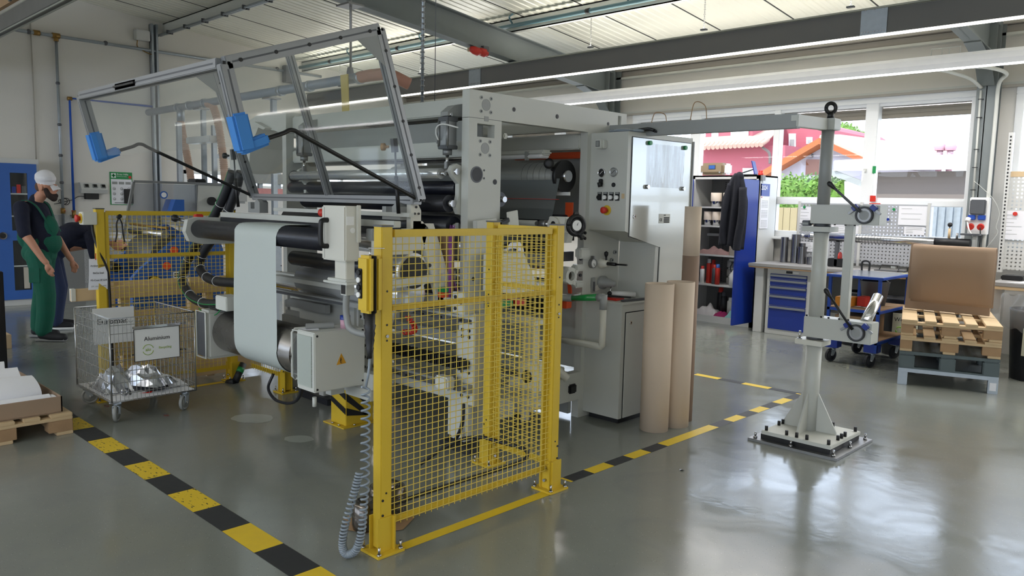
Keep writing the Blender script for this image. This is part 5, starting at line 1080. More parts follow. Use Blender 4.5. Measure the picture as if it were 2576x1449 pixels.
# ---------------------------------------------------------------- lifting stand
sd_ = thing('roll_stand', 'free-standing pale grey column stand with two arms, levers and lifting eye', 'stand', (-2.19, 5.27, 0))
CX, CY = -2.21, 5.27
pl = M().box(-2.50, -1.885, 4.95, 5.575, 0, .018, 'steel_rough', .002).build('base_plate', sd_); M().box(-2.43, -1.95, 5.0, 5.5, .018, .055, 'black', .003).build('rubber_pad', sd_)
tp = M().box(-2.42, -1.94, 4.985, 5.49, .055, .08, 'paint_white', .003).build('top_plate', sd_)
for k, (x, y) in enumerate(((-2.46, 4.985), (-2.2, 4.972), (-1.92, 4.985), (-1.92, 5.26), (-1.92, 5.53), (-2.2, 5.53), (-2.46, 5.53))): M().cyl((x, y, .018), (x, y, .032), .014, 'steel', 6).cyl((x, y, .032), (x, y, .06), .008, 'steel', 8).build('anchor_bolt', pl)
for x, y in ((-2.395, 5.01), (-2.25, 5.01), (-2.18, 5.01), (-2.11, 5.01), (-1.965, 5.01), (-1.965, 5.16), (-1.965, 5.22), (-1.965, 5.28), (-1.965, 5.46), (-2.395, 5.2), (-2.395, 5.26), (-2.395, 5.32), (-2.395, 5.46), (-2.12, 5.46), (-2.25, 5.46)): M().cyl((x, y, .08), (x, y, .112), .011, 'black', 10).build('cap_screw', tp)
M().cyl((CX, CY, .08), (CX, CY, .70), .052, 'machine', 40).build('lower_column', sd_)
for dx, dy in ((1, 0), (-1, 0), (0, 1), (0, -1)):
    d = Vector((dx, dy, 0)); n = Vector((-dy, dx, 0)); c = Vector((CX, CY, .08))
    M().prism([c + d * .045 + n * .006, c + d * .19 + n * .006, c + d * .19 + n * .006 + Vector((0, 0, .015)), c + d * .055 + n * .006 + Vector((0, 0, .26)), c + d * .045 + n * .006 + Vector((0, 0, .26))], n * -.012, 'machine').build('gusset', sd_)
M().cyl((CX + .0, CY, .84), (CX, CY, 1.5), .050, 'machine', 40).build('middle_column', sd_); M().cyl((CX, CY, 1.62), (CX, CY, 2.125), .041, 'machine_grey', 36).build('upper_column', sd_)
M().cyl((CX, CY, 2.105), (CX, CY, 2.125), .036, 'black', 24).box(CX - .055, CX + .06, CY - .05, CY + .06, 2.125, 2.2, 'machine', .004).build('cap_block', sd_)
M().torus((CX + .01, CY, 2.27), (.7, -.7, 0), .032, .0125, 'black', 28, 12).cyl((CX + .01, CY, 2.2), (CX + .01, CY, 2.24), .022, 'black', 16).build('lifting_eye', sd_)
for zt, zb, nm in ((1.632, 1.505, 'upper'), (.875, .735, 'lower')):
    h = M().box(-2.262, -1.815, 5.195, 5.33, zb, zt, 'machine', .004).build('arm_box', sd_)
    zc = (zt + zb) / 2
    M().ring((-1.905, 5.195, zc), (-1.905, 5.175, zc), .056, .044, 'black', 36).ring((-1.905, 5.195, zc), (-1.905, 5.18, zc), .044, .03, 'steel_rough', 32).cyl((-1.905, 5.195, zc), (-1.905, 5.182, zc), .03, 'machine_grey', 28).ring((-1.905, 5.19, zc), (-1.905, 5.172, zc), .05, .047, 'steel_dark', 32).build('chuck_ring', h)
    for s in (-1, 1): M().obox((-1.905 + s * .058, 5.18, zc + .048), (1, 0, s * -.8), (0, 1, 0), (.02, .014, .016), 'deep_blue', .003).obox((-1.905 + s * .085, 5.185, zc + .02), (1, 0, s * -.8), (0, 1, 0), (.02, .008, .008), 'steel_rough', .002).build('clamp_jaw', h)
    a = Vector((-1.925, 5.17, zc + .02)); e = Vector((-2.12, 5.13, zc + .2)) if nm == 'upper' else Vector((-2.10, 5.13, zc + .27))
    M().cyl(a, a.lerp(e, .85), .0085, 'steel_dark' if nm == 'upper' else 'black', 12).lathe(a.lerp(e, .82), e - a, [(0, .009), (.02, .014), (.045, .018), (.06, .012), (.065, 0)], 'black', 14).build('clamp_lever', h)
    z0 = zb - .055; M().box(-2.31, -2.12, 5.18, 5.33, z0, z0 + .035, 'machine_warm' if nm == 'lower' else 'machine', .003).cyl((CX, CY, z0 + .035), (CX, CY, zb), .055, 'steel_dark', 28).cyl((CX, CY, z0 - .006), (CX, CY, z0), .053, 'steel_dark', 24).build('collar', h)
    b = M()
    if nm == 'lower': b.cyl((-2.285, 5.2, z0 + .035), (-2.285, 5.2, z0 + .09), .008, 'steel', 12); b.cyl((-2.285, 5.2, z0 + .035), (-2.285, 5.2, z0 + .04), .016, 'steel', 16)
    else: b.box(-2.315, -2.265, 5.19, 5.24, z0 + .037, z0 + .075, 'steel_dark', .004); b.box(-2.31, -2.27, 5.187, 5.19, z0 + .045, z0 + .06, 'machine_grey')
    b.build('stop_pin', h)
    b = M()
    for x in (-2.25, -2.15, -2.1, -1.97, -2.03): b.cyl((x, 5.21, zt if nm == 'lower' else zb), (x, 5.21, (zt + .01) if nm == 'lower' else zb - .008), .007, 'black', 8)
    b.build('screws', h)
M().box(-2.045, -1.99, 5.24, 5.29, .875, 1.505, 'machine', .003).build('link_post', sd_); M().cyl((-1.9, 5.32, .86), (-1.9, 5.52, 1.02), .035, 'chrome', 24).build('chrome_spindle', sd_)
ar = M().box(-3.66, -2.2, 4.77, 4.83, 2.10, 2.19, 'machine_grey', .003).build('support_arm', sd_, label='long horizontal tube arm reaching over the console')
M().bar((-2.215, 4.77, 2.145), (-2.215, 5.21, 2.16), .05, .075, 'machine', bev=.003).build('cross_arm', sd_); b = M()
for z in (2.14, 2.185): b.cyl((-2.245, 5.2, z), (-2.255, 5.19, z), .011, 'black', 12)
b.build('screws', sd_)
for x, h in ((-3.3, .07), (-2.98, .12)): M().tube(smooth_path([(x, 4.8, 2.19), (x + .03, 4.8, 2.19 + h), (x + .11, 4.8, 2.19 + h * .8), (x + .13, 4.8, 2.19)]), .003, 'wood_dark', 6).build('wire_loop', sd_)
# ================================================================ RIGHT SIDE: CABINET, WORKBENCH, TROLLEY, PALLETS
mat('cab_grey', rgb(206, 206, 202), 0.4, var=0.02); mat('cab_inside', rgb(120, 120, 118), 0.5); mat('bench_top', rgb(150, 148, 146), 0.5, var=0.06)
t = thing('storage_cabinet', 'tall grey steel cabinet with open deep blue door against the window wall', 'cabinet', (-5.45, 9.95, 0))
x0, x1, y0, y1, H = -5.94, -4.93, 9.7, 10.22, 2.03
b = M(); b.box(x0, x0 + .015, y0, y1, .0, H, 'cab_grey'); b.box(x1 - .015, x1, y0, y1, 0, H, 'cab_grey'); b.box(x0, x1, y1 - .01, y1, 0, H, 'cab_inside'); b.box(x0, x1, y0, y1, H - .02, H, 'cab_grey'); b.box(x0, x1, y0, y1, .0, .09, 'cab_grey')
for x in (x0, x1 - .045): b.box(x, x + .045, y0, y0 + .02, 0, H, 'cab_grey')
b.box(x0, x1, y0, y0 + .02, H - .05, H, 'cab_grey'); b.build('cabinet_body', t)
ZS = [.53, .945, 1.345, 1.605]
for z in ZS: M().box(x0 + .02, x1 - .02, y0 + .03, y1 - .02, z - .025, z, 'cab_grey', .003).build('shelf', t)
b = M()
for x in (-5.7,):
    for k in range(70): b.box(x - .006, x + .006, y1 - .012, y1 - .0105, .15 + k * .026, .163 + k * .026, 'black')
b.build('slot_rail', t)
d = M().obox((-4.955, 9.455, 1.02), (-.05, -1, 0), (1, -.05, 0), (.245, .012, .945), 'deep_blue', .004).build('door', t, label='open deep blue right door')
M().box(-4.995, -4.972, 9.26, 9.33, 1.0, 1.09, 'black', .004).bar((-5.0, 9.31, 1.045), (-5.0, 9.27, 1.045), .018, .012, 'chrome').build('handle', d)
M().obox((-5.79, 9.47, 1.02), (.62, -1, 0), (1, .62, 0), (.26, .012, .945), 'deep_blue', .004).build('door', t, label='open deep blue left door seen edge on')
M().box(-4.93, -4.90, 9.72, 9.8, 1.96, 2.03, 'cab_inside').build('corner_bracket', t)
M().box(-4.72, -4.70, 10.1, 10.12, 1.97, 2.06, 'steel_dark').build('wall_hook', label='small dark hook bracket right of the cabinet top', cat='hook') if False else None
# things on the shelves
mat('cup_paper', rgb(214, 200, 184), 0.8, var=.02); glassy('clear_plastic', (.8, .8, .8, 1), .1, 1.45, haze=.3)
def cup(x, z, r, h, label, base=False, y=9.82):
    b = M()
    if base: b.lathe((x, y, z), (0, 0, 1), [(0, 0), (0, r * .8), (h * .4, r * .82)], 'steel', 20).lathe((x, y, z + h * .38), (0, 0, 1), [(0, r), (h * .62, r), (h * .62, r * .5), (h * .6, 0)], 'cup_paper', 20)
    else: b.lathe((x, y, z), (0, 0, 1), [(0, 0), (0, r), (h, r), (h, r * .5), (h - .01, 0)], 'cup_paper', 20)
    return b.build('paper_roll', label=label, cat='roll', group='paper rolls on the cabinet shelves')
for k, (x, base) in enumerate(((-5.62, True), (-5.43, True), (-5.26, False), (-5.12, False))): cup(x, 1.607, .075, .19, ('first', 'second', 'third', 'fourth')[k] + ' paper roll from the left on the top cabinet shelf', base)
for k, (x, base) in enumerate(((-5.73, True), (-5.6, True), (-5.48, True), (-5.23, False))): cup(x, 1.347, .065 if k < 3 else .08, .19 if k < 3 else .15, ('first', 'second', 'third', 'fourth')[k] + ' paper roll from the left on the second cabinet shelf', base)
cup(-5.3, .947, .075, .34, 'tall paper roll standing on the middle cabinet shelf')
M().cyl((-5.06, 9.85, .947), (-5.06, 9.85, 1.27), .05, 'steel', 20).build('steel_bottle', label='steel flask behind the jacket on the middle cabinet shelf', cat='flask')
rnd = random.Random(3)
def cloth_pile(x0_, x1_, z, m, label, h=.07, seed=1):
    r = random.Random(seed); b = M()
    ph = [r.uniform(0, 6) for _ in range(6)]
    b.sheet(lambda u, v: (x0_ + (x1_ - x0_) * u, 9.74 + .2 * v, z + (math.sin(math.pi * u) * math.sin(math.pi * v)) ** .5 * h * (.8 + .25 * math.sin(9 * u + ph[0]) * math.cos(7 * v + ph[1]) + .15 * math.sin(23 * u + ph[2]))), 22, 10, m)
    return b.build('cloth_pile', label=label, cat='cloth')
mat('cloth_brown', rgb(150, 120, 116), .9); mat('cloth_mix', rgb(206, 202, 200), .9); mat('cloth_mag', rgb(150, 34, 90), .9); mat('cloth_mint', rgb(140, 190, 186), .9); mat('cloth_ochre', rgb(180, 150, 90), .9)
cloth_pile(-5.85, -5.35, .947, 'cloth_brown', 'brownish cleaning cloths on the middle cabinet shelf', .1)
cloth_pile(-5.86, -5.5, .092, 'cloth_mix', 'white cloths on the cabinet floor', .14, 2); cloth_pile(-5.62, -5.35, .092, 'cloth_mag', 'magenta cloth on the cabinet floor', .07, 3); cloth_pile(-5.36, -5.2, .092, 'cloth_mint', 'mint green cloth on the cabinet floor', .1, 4)
def can(x, z, r, h, m, cap, label, cat='spray can', y=9.85): return M().lathe((x, y, z), (0, 0, 1), [(0, 0), (0, r), (h * .78, r), (h * .84, r * .7)], m, 18).lathe((x, y, z + h * .8), (0, 0, 1), [(0, r * .75), (h * .2, r * .7), (h * .2, 0)], cap, 16).build('spray_can' if cat == 'spray can' else cat.replace(' ', '_'), label=label, cat=cat)
can(-5.76, .532, .032, .24, 'white', 'red', 'short white spray can with red cap at left on the spray shelf', y=9.78); can(-5.70, .532, .034, .34, 'red', 'white', 'tall red spray can with white cap on the spray shelf'); can(-5.63, .532, .034, .33, 'red', 'red', 'tall red spray can with red cap on the spray shelf'); can(-5.57, .532, .034, .27, 'steel_dark', 'red', 'dark spray can with red top on the spray shelf', y=9.78); can(-5.51, .532, .034, .28, 'red', 'machine_blue', 'red spray can with blue band on the spray shelf', y=9.76)
for k in range(3): can(-5.39, .532 + k * .12, .075, .115, 'clear_plastic', 'white', ('lowest', 'middle', 'topmost')[k] + ' of three stacked clear tubs on the spray shelf', 'tub', y=9.95)
M().lathe((-5.25, 9.79, .532), (0, 0, 1), [(0, 0), (0, .085), (.15, .085), (.22, .035), (.25, .03)], 'white', 20).cyl((-5.25, 9.79, .78), (-5.25, 9.79, .84), .022, 'black', 14).bar((-5.25, 9.79, .85), (-5.31, 9.76, .85), .02, .02, 'black').tube(smooth_path([(-5.3, 9.77, .84), (-5.32, 9.76, .78), (-5.3, 9.77, .7)]), .008, 'black', 6).build('spray_bottle', label='white pump spray bottle with black trigger on the spray shelf', cat='bottle')
can(-5.06, .532, .1, .44, 'cup_paper', mat('lid_olive', rgb(150, 140, 70), .6), 'large pale jar with olive lid on the spray shelf', 'jar', y=9.9)
can(-5.55, .092, .045, .38, 'black', 'red', 'black bottle with red cap on the cabinet floor', 'bottle', y=9.95); can(-5.47, .092, .045, .33, 'black', 'steel_dark', 'black bottle without red cap on the cabinet floor', 'bottle', y=9.9); can(-5.36, .092, .06, .26, 'paint_white', 'white', 'white canister on the cabinet floor behind the cloths', 'bottle', y=9.92); can(-5.24, .092, .06, .25, 'paint_white', 'white', 'white canister nearest the open door on the cabinet floor', 'bottle', y=9.9)
M().box(-5.16, -5.0, 9.8, 9.95, .25, .42, 'cardboard', .004).box(-5.14, -5.02, 9.8, 9.95, .43, .52, 'wood_dark').box(-5.14, -5.02, 9.8, 9.95, .092, .25, 'wood_dark').build('carton', label='small brown cartons stacked at the right of the cabinet floor', cat='carton')
# jacket hanging on the door
mat('jacket', rgb(18, 20, 32), .9, var=.15, scale=12, bump=.3, bscale=40)
def jk(u, v):
    zz = 2.03 - .92 * v; w = .05 + .17 * min(1, v * 2.6) ** .7
    x = -4.96 + (u - .5) * 2 * w * (1 if u < .5 else .62); f = .03 * math.sin(u * 19 + v * 2) * min(1, v * 2)
    return (x - .03 * v, 9.2 - .07 * math.sin(math.pi * u) + f, zz - (.1 * (u > .55) * (v > .6) * (v - .6)))
jb = M().sheet(jk, 30, 24, 'jacket'); jb.tube(smooth_path([(-5.05, 9.17, 1.9), (-5.09, 9.14, 1.6), (-5.11, 9.13, 1.3), (-5.09, 9.14, 1.12)]), .045, 'jacket', 12); jb.tube(smooth_path([(-4.87, 9.15, 1.85), (-4.85, 9.12, 1.5), (-4.89, 9.12, 1.2), (-4.9, 9.12, 1.06)]), .05, 'jacket', 12); jb.ball((-4.95, 9.19, 1.98), .06, 'jacket', 12, 8, (1, .8, 1.2))
jb.build('jacket', label='dark navy jacket hanging on the open cabinet door', cat='jacket', solid=.01)
# on top of the cabinet
mat('radio_gold', rgb(150, 132, 106), .45, .2)
r = thing('radio', 'retro bronze table radio standing on top of the cabinet', 'radio', (-5.68, 9.82, 2.03))
M().box(-5.86, -5.49, 9.74, 9.90, 2.04, 2.205, 'radio_gold', .035).build('casing', r); M().box(-5.47 - .02, -5.44, 9.75, 9.9, 2.045, 2.195, 'tube_white', .03).build('side_shell', r)
M().box(-5.72, -5.61, 9.735, 9.742, 2.115, 2.175, 'steel_dark', .004).box(-5.71, -5.62, 9.733, 9.736, 2.122, 2.168, 'machine_blue').build('display', r); M().box(-5.83, -5.52, 9.736, 9.741, 2.085, 2.095, 'radio_gold').build('slot', r)
for x in (-5.81, -5.54): M().cyl((x, 9.74, 2.075), (x, 9.725, 2.075), .012, 'chrome', 14).build('knob', r)
M().bar((-5.27, 9.78, 2.05), (-5.08, 9.8, 2.11), .03, .012, 'black').bar((-5.27, 9.78, 2.04), (-5.02, 9.8, 2.04), .03, .012, 'black').bar((-5.03, 9.79, 2.04), (-5.09, 9.80, 2.22), .10, .012, 'deep_blue', up=(1, 0, 0), bev=.004).build('tablet_holder', label='blue tablet holder on a black arm on top of the cabinet', cat='holder')
M().lathe((-4.97, 9.8, 2.03), (0, 0, 1), [(0, 0), (0, .035), (.03, .035), (.035, .022), (.06, .03), (.06, 0)], 'red', 18).build('red_pot', label='small red pot standing at the right end of the cabinet top', cat='pot')
# calendar on the cabinet side
c = thing('wall_calendar', 'blue and white 2024 three-month calendar hanging on the cabinet side', 'calendar', (-4.915, 9.85, 1.32))
M().box(-4.928, -4.918, 9.74, 9.97, 1.33, 1.92, 'paper').build('pages', c); M().box(-4.93, -4.913, 9.74, 9.97, 1.76, 1.92, 'deep_blue').build('header', c); text('2024', .085, (-4.913, 9.81, 1.865), (0, 1, 0), (0, 0, 1), 'white', c, 'year')
b = M()
for mz in (1.69, 1.56, 1.43):
    for k in range(5):
        for j in range(7): b.box(-4.9175, -4.9165, 9.77 + j * .026, 9.783 + j * .026, mz - k * .02, mz + .008 - k * .02, 'machine_grey')
b.build('date_grid', c); M().box(-4.918, -4.914, 9.75, 9.765, 1.735, 1.75, 'red').build('marker', c)
M().tube([(-4.92, 9.76, 1.97), (-4.918, 9.765, 1.93)], .004, 'steel', 6).ball((-4.915, 9.755, 1.99), .015, 'wood_dark', 10, 6).build('cord', c)
# ---------------------------------------------------------------- workbench
t = thing('workbench', 'long grey workbench under the windows behind the steel stand', 'workbench', (-3.4, 9.75, 0))
M().box(-4.86, -2.3, 9.37, 10.15, .855, .895, 'bench_top', .006).build('worktop', t); M().box(-4.85, -2.3, 9.375, 10.14, .84, .855, 'wood_dark').build('edge_band', t)
for x in (-4.79, -2.4): M().box(x, x + .11, 9.45, 9.55, 0, .84, 'cab_grey', .004).box(x, x + .11, 10.0, 10.08, 0, .84, 'cab_grey', .004).build('legs', t)
M().box(-4.0, -2.4, 9.98, 10.0, .45, .84, 'cab_inside').build('rear_panel', t); M().box(-4.0, -2.4, 9.93, 9.97, .2, .3, 'cab_grey').build('cross_rail', t)
dr = thing('drawer_unit', 'pale grey drawer unit with five deep blue drawers under the workbench', 'drawer cabinet', (-4.34, 9.75, 0))
M().box(-4.63, -4.06, 9.46, 10.0, .0, .838, 'cab_grey', .004).build('body', dr)
for z0, z1, m in ((.715, .775, 1), (.63, .71, 1), (.515, .625, 1), (.375, .51, 1), (.07, .37, 1)):
    q = M().box(-4.585, -4.105, 9.448, 9.462, z0, z1, 'deep_blue', .003).build('drawer', dr); M().box(-4.585, -4.105, 9.43, 9.452, z1 - .035, z1 - .008, 'aluminium', .004).build('handle_bar', q)
M().box(-4.38, -4.3, 9.455, 9.462, .79, .82, 'black').box(-4.29, -4.22, 9.455, 9.462, .79, .815, 'white').build('lock_strip', dr)
mat('tube_steel', rgb(128, 128, 130), .25, .9, var=.25, scale=6)
for k, (x, y, r, h, lab) in enumerate(((-4.64, 9.92, .05, .33, 'left steel tube standing on the workbench end'), (-4.5, 9.95, .058, .37, 'tallest steel tube standing on the workbench end'), (-4.37, 9.86, .055, .2, 'medium steel tube with collar on the workbench'), (-4.25, 9.85, .045, .09, 'short steel tube piece on the workbench'), (-4.41, 9.96, .035, .26, 'slim dark steel tube between the wider tubes on the workbench'))):
    b = M(); b.ring((x, y, .896), (x, y, .896 + h), r, r - .006, 'tube_steel', 28)
    if k == 2: b.ring((x, y, .896 + h), (x, y, .896 + h + .02), r * 1.15, r - .01, 'tube_steel', 28)
    b.build('steel_tube', label=lab, cat='steel tube')
# perforated back boards
holes('perforated', rgb(176, 178, 182), .0425, .0078, 0.1, .5)
bd = thing('perforated_board', 'grey perforated tool board with notices behind the steel stand', 'board', (-3.75, 10.12, .9))
M().box(-4.56, -2.98, 10.12, 10.122, .93, 1.68, 'perforated').build('panel', bd)
for x in (-4.57, -3.77, -2.99): M().box(x, x + .03, 10.10, 10.14, .9, 1.7, 'cab_grey').build('upright', bd)
def note(px0, py0, px1, py1, label, y=10.112, m='paper', ink=None, par=None, lines=4, seed=0):
    a = at(px0, py0, Y=y); c = at(px1, py1, Y=y); o = M().box(a.x, c.x, y - .001, y, c.z, a.z, m).build('notice', label=label, cat='notice'); r = random.Random(seed); b = M(); w = c.x - a.x; h = a.z - c.z
    for k in range(lines): b.box(a.x + w * .1, a.x + w * r.uniform(.4, .9), y - .0022, y - .0015, a.z - h * (.15 + .8 * k / lines), a.z - h * (.15 + .8 * k / lines) + .004, 'machine_grey')
    b.build('text_lines', o); return o
note(2262, 518, 2330, 568, 'printed notice with coloured symbols at the right of the perforated board', seed=1, lines=3); note(2275, 570, 2325, 592, 'small printed notice low at the right of the perforated board', seed=2); note(2012, 520, 2045, 562, 'narrow sheet under a green magnet at the left of the perforated board', seed=3); note(2092, 566, 2160, 592, 'sheet half hidden behind the stand link post', seed=4); note(2012, 608, 2048, 634, 'small form below the shaft end at the left of the perforated board', seed=5, lines=5)
for k, (x, y, m, lab) in enumerate(((2024, 521, 'green', 'green magnet at the top left of the perforated board'), (2223, 522, 'green', 'green magnet at the top of the perforated board left of the red one'), (2249, 527, 'green', 'green magnet on the notice right of the small coloured magnets'), (2223, 532, 'red', 'red magnet on the perforated board'), (2234, 552, 'deep_blue', 'dark blue magnet on the perforated board'))):
    p = at(x, y, Y=10.11); M().cyl(p, p + Vector((0, -.012, 0)), .016, m, 16).build('magnet', label=lab, cat='magnet')
for (a, c, d, e, lab) in ((2189, 492, 2202, 507, 'square red sticker on the window frame above the stand'), (2187, 511, 2214, 521, 'red lettered strip on the window frame above the stand')):
    p = at(a, c, Y=10.262); q = at(d, e, Y=10.262); M().box(p.x, q.x, 10.262, 10.27, q.z, p.z, 'foil_red').build('sticker', label=lab, cat='sticker')
p = at(2199, 428, Y=10.262); M().box(p.x - .02, p.x + .02, 10.26, 10.27, p.z - .04, p.z + .05, 'green').build('green_tag', label='green tag on the window frame above the window handle', cat='tag')
# long steel shaft in front of the board
sh = thing('steel_shaft', 'long polished steel winding shaft lying across brackets above the workbench', 'shaft', (-3.4, 9.75, 1.2))
z = 1.26; b = M(); b.cyl((-4.12, 9.75, z), (-2.78, 9.75, z), .052, 'steel', 32); b.lathe((-4.34, 9.75, z), (1, 0, 0), [(0, 0), (0, .028), (.02, .03), (.022, .022), (.05, .022), (.052, .032), (.10, .03), (.102, .045), (.13, .05), (.16, .045), (.22, .052)], 'steel', 24); b.build('shaft_body', sh)
b = M()
for k in range(14): b.ring((-3.72 + k * .036, 9.75, z), (-3.716 + k * .036, 9.75, z), .0535, .05, 'steel_dark', 28)
b.build('grooves', sh); M().cyl((-2.8, 9.75, z), (-2.42, 9.75, z), .05, 'black', 24).build('dark_sleeve', sh)
M().cyl((-2.64, 9.75, 1.3), (-2.64, 9.75, 1.42), .014, 'wood', 12).ball((-2.64, 9.75, 1.46), .026, 'black', 14, 10).cyl((-2.64, 9.75, 1.4), (-2.64, 9.75, 1.45), .006, 'steel_dark', 8).cyl((-2.56, 9.75, 1.3), (-2.56, 9.75, 1.37), .012, 'steel_rough', 10).box(-2.52, -2.33, 9.7, 9.8, 1.35, 1.37, 'steel_dark', .004).box(-2.4, -2.36, 9.72, 9.78, 1.2, 1.35, 'machine_grey', .004).build('clamp_head', sh)
for x in (-3.9, -2.5): M().box(x, x + .04, 9.72, 9.78, .896, 1.21, 'steel_dark', .003).build('support', sh)
# small things on the bench top
b = M().box(-3.98, -3.78, 9.72, 9.86, .896, 1.0, 'black', .008).cyl((-3.88, 9.79, 1.02), (-3.85, 9.79, 1.02), .06, 'red', 24); b.build('tape_dispenser', label='black tape dispenser with red reel on the workbench', cat='dispenser')
M().tube([(-3.35, 9.7, .9), (-3.34, 9.75, .96), (-3.15, 9.75, .96), (-3.13, 9.7, .9)], .006, 'black', 6).box(-3.38, -3.1, 9.62, 9.72, .896, .905, 'steel_dark').box(-3.22, -3.17, 9.7, 9.75, .93, .955, 'chrome').build('wire_rack', label='low black wire rack on the workbench behind the trolley', cat='rack')
M().box(-3.0, -2.9, 9.55, 9.66, .896, .97, 'black', .015).build('stapler', label='small black device on the workbench beside the yellow box', cat='device'); M().box(-2.89, -2.84, 9.6, 9.66, .896, 1.05, 'tape_yellow', .003).build('yellow_box', label='upright yellow box on the workbench beside the red pen cup', cat='box')
M().lathe((-2.77, 9.63, .896), (0, 0, 1), [(0, .03), (.02, .035), (.14, .05), (.14, .046)], 'red', 18).cyl((-2.78, 9.63, .95), (-2.80, 9.62, 1.09), .006, 'deep_blue', 8).cyl((-2.76, 9.64, .95), (-2.75, 9.63, 1.08), .006, 'black', 8).build('pen_cup', label='red pen cup with pens on the workbench', cat='cup')
M().cyl((-2.9, 9.42, .912), (-2.75, 9.42, .912), .016, 'deep_blue', 14).build('marker_pen', label='thick dark blue marker at the front edge of the workbench', cat='pen')
M().add([(-3.05, 9.4, .897), (-2.93, 9.4, .897), (-2.9, 9.52, .897), (-3.03, 9.54, .897)], [(0, 1, 2, 3)], mat('note_yellow', rgb(226, 222, 120), .8)).build('note_pad', label='pale yellow note on the workbench front', cat='paper'); M().box(-3.12, -3.04, 9.62, 9.7, .896, .915, 'steel_dark').build('small_tin', label='flat dark tin on the workbench beside the black device', cat='tin')
# ---------------------------------------------------------------- blue trolley
def caster(b_parent, x, y, r, h, par, tw=.035, ang=0.0, tyre='rubber', brake=False):
    d = Vector((math.cos(ang), math.sin(ang), 0)); n = Vector((-d.y, d.x, 0)); c = Vector((x, y, r)) + d * r * .35
    f = M(); f.obox((x, y, h - .006), d, n, (.045, .04, .005), 'galv', .001); f.cyl((x, y, h - .012), (x, y, h - .035), .028, 'galv', 16)
    for s in (-1, 1): f.prism([Vector((x, y, h - .03)) + n * s * (tw / 2 + .006) - d * .02, Vector((x, y, h - .03)) + n * s * (tw / 2 + .006) + d * .035, c + n * s * (tw / 2 + .006) + d * .02, c + n * s * (tw / 2 + .006) - d * .015 - Vector((0, 0, .01))], n * s * .003, 'galv')
    f.obox(Vector((x, y, h - .033)) + d * .008, d, n, (.03, tw / 2 + .008, .003), 'galv'); f.cyl(c - n * (tw / 2 + .014), c + n * (tw / 2 + .014), .008, 'steel', 10); o = f.build('caster', par)
    w = M().lathe(c - n * tw / 2, n, [(0, 0), (0, r * .62), (.004, r * .66), (.004, r * .8), (0, r * .82), (tw * .15, r * .97), (tw * .5, r), (tw * .85, r * .97), (tw, r * .82), (tw - .004, r * .8), (tw - .004, r * .66), (tw, r * .62), (tw, 0)], tyre, 26).build('wheel', o)
    M().ring(c - n * (tw / 2 + .002), c - n * tw / 2, r * .5, r * .2, 'machine_grey', 18).ring(c + n * tw / 2, c + n * (tw / 2 + .002), r * .5, r * .2, 'machine_grey', 18).build('hub', o) if False else None
    return o
TR = thing('trolley', 'blue three-shelf workshop trolley with four casters in front of the workbench', 'trolley', (-3.15, 8.6, 0))
tx0, tx1, ty0, ty1 = -3.33, -2.80, 8.2, 9.05
for x in (tx0, tx1 - .03):
    for y in (ty0, ty1 - .03): M().box(x, x + .03, y, y + .03, .16, .905, 'blue', .002).build('post', TR)
mat('shelf_sheet', rgb(140, 146, 154), .22, .5)
M().box(tx0 - .02, tx1 + .03, ty0 - .03, ty1, .905, .93, 'blue', .003).box(tx0, tx1 + .01, ty0, ty1 - .03, .93, .932, 'shelf_sheet').build('top_shelf', TR)
for z in (.585, .27): M().box(tx0, tx1, ty0, ty1, z - .03, z, 'blue', .002).box(tx0 + .01, tx1 - .01, ty0 + .01, ty1 - .01, z, z + .008, 'wood_dark').build('shelf', TR)
for x in (tx0 + .0, tx1 - .13):
    for y in (ty0, ty1 - .13): M().box(x, x + .13, y, y + .13, .155, .24, 'deep_blue', .004).build('corner_box', TR)
for x in (tx0 + .065, tx1 - .065):
    for y in (ty0 + .065, ty1 - .065): caster(None, x, y, .07, .157, TR, ang=-2.0)
M().tube(smooth_path([(-3.30, 9.02, .93), (-3.30, 9.02, 1.02), (-3.26, 9.02, 1.04), (-3.22, 9.02, 1.02), (-3.22, 9.02, .93)]), .011, 'black', 8).build('push_handle', TR)
b = M().lathe((-3.04, 8.72, .594), (0, 0, 1), [(0, 0), (0, .11), (.25, .15), (.26, .156), (.26, .148), (.02, .105), (.02, 0)], 'steel_dark', 32); bu = b.build('bucket', label='dark plastic bucket with pale handle on the trolley middle shelf', cat='bucket')
M().tube(smooth_path([(-3.19, 8.72, .84), (-3.17, 8.70, .86), (-3.12, 8.69, .895)], 6), .006, 'paint_white', 6).tube(smooth_path([(-2.89, 8.72, .84), (-2.91, 8.70, .86), (-2.96, 8.69, .895)], 6), .006, 'paint_white', 6).build('handle', bu)
M().box(-3.29, -3.12, 8.3, 8.5, .594, .69, mat('box_yellow', rgb(214, 140, 44), .5), .006).build('yellow_bin', label='yellow storage bin on the trolley middle shelf', cat='bin'); M().box(-3.1, -3.02, 8.4, 8.55, .594, .70, 'red', .006).build('red_bin', label='red storage bin beside the yellow one on the trolley', cat='bin')
M().cyl((-3.08, 8.3, .605), (-2.92, 8.3, .605), .006, 'steel', 8).ball((-2.92, 8.3, .608), .015, 'steel', 10, 8).build('ratchet', label='steel ratchet lying on the trolley middle shelf', cat='tool'); M().torus((-2.9, 8.27, .6), (0, 0, 1), .05, .005, 'cloth_brown', 20, 6).torus((-2.88, 8.28, .605), (0.1, 0, 1), .04, .004, 'cloth_brown', 18, 6).build('cord_loop', label='brown cord coiled on the trolley middle shelf', cat='cord')
M().box(-3.28, -2.98, 8.3, 8.9, .279, .5, 'wood_dark', .004).build('wooden_box', label='brown wooden box on the lowest trolley shelf', cat='box')
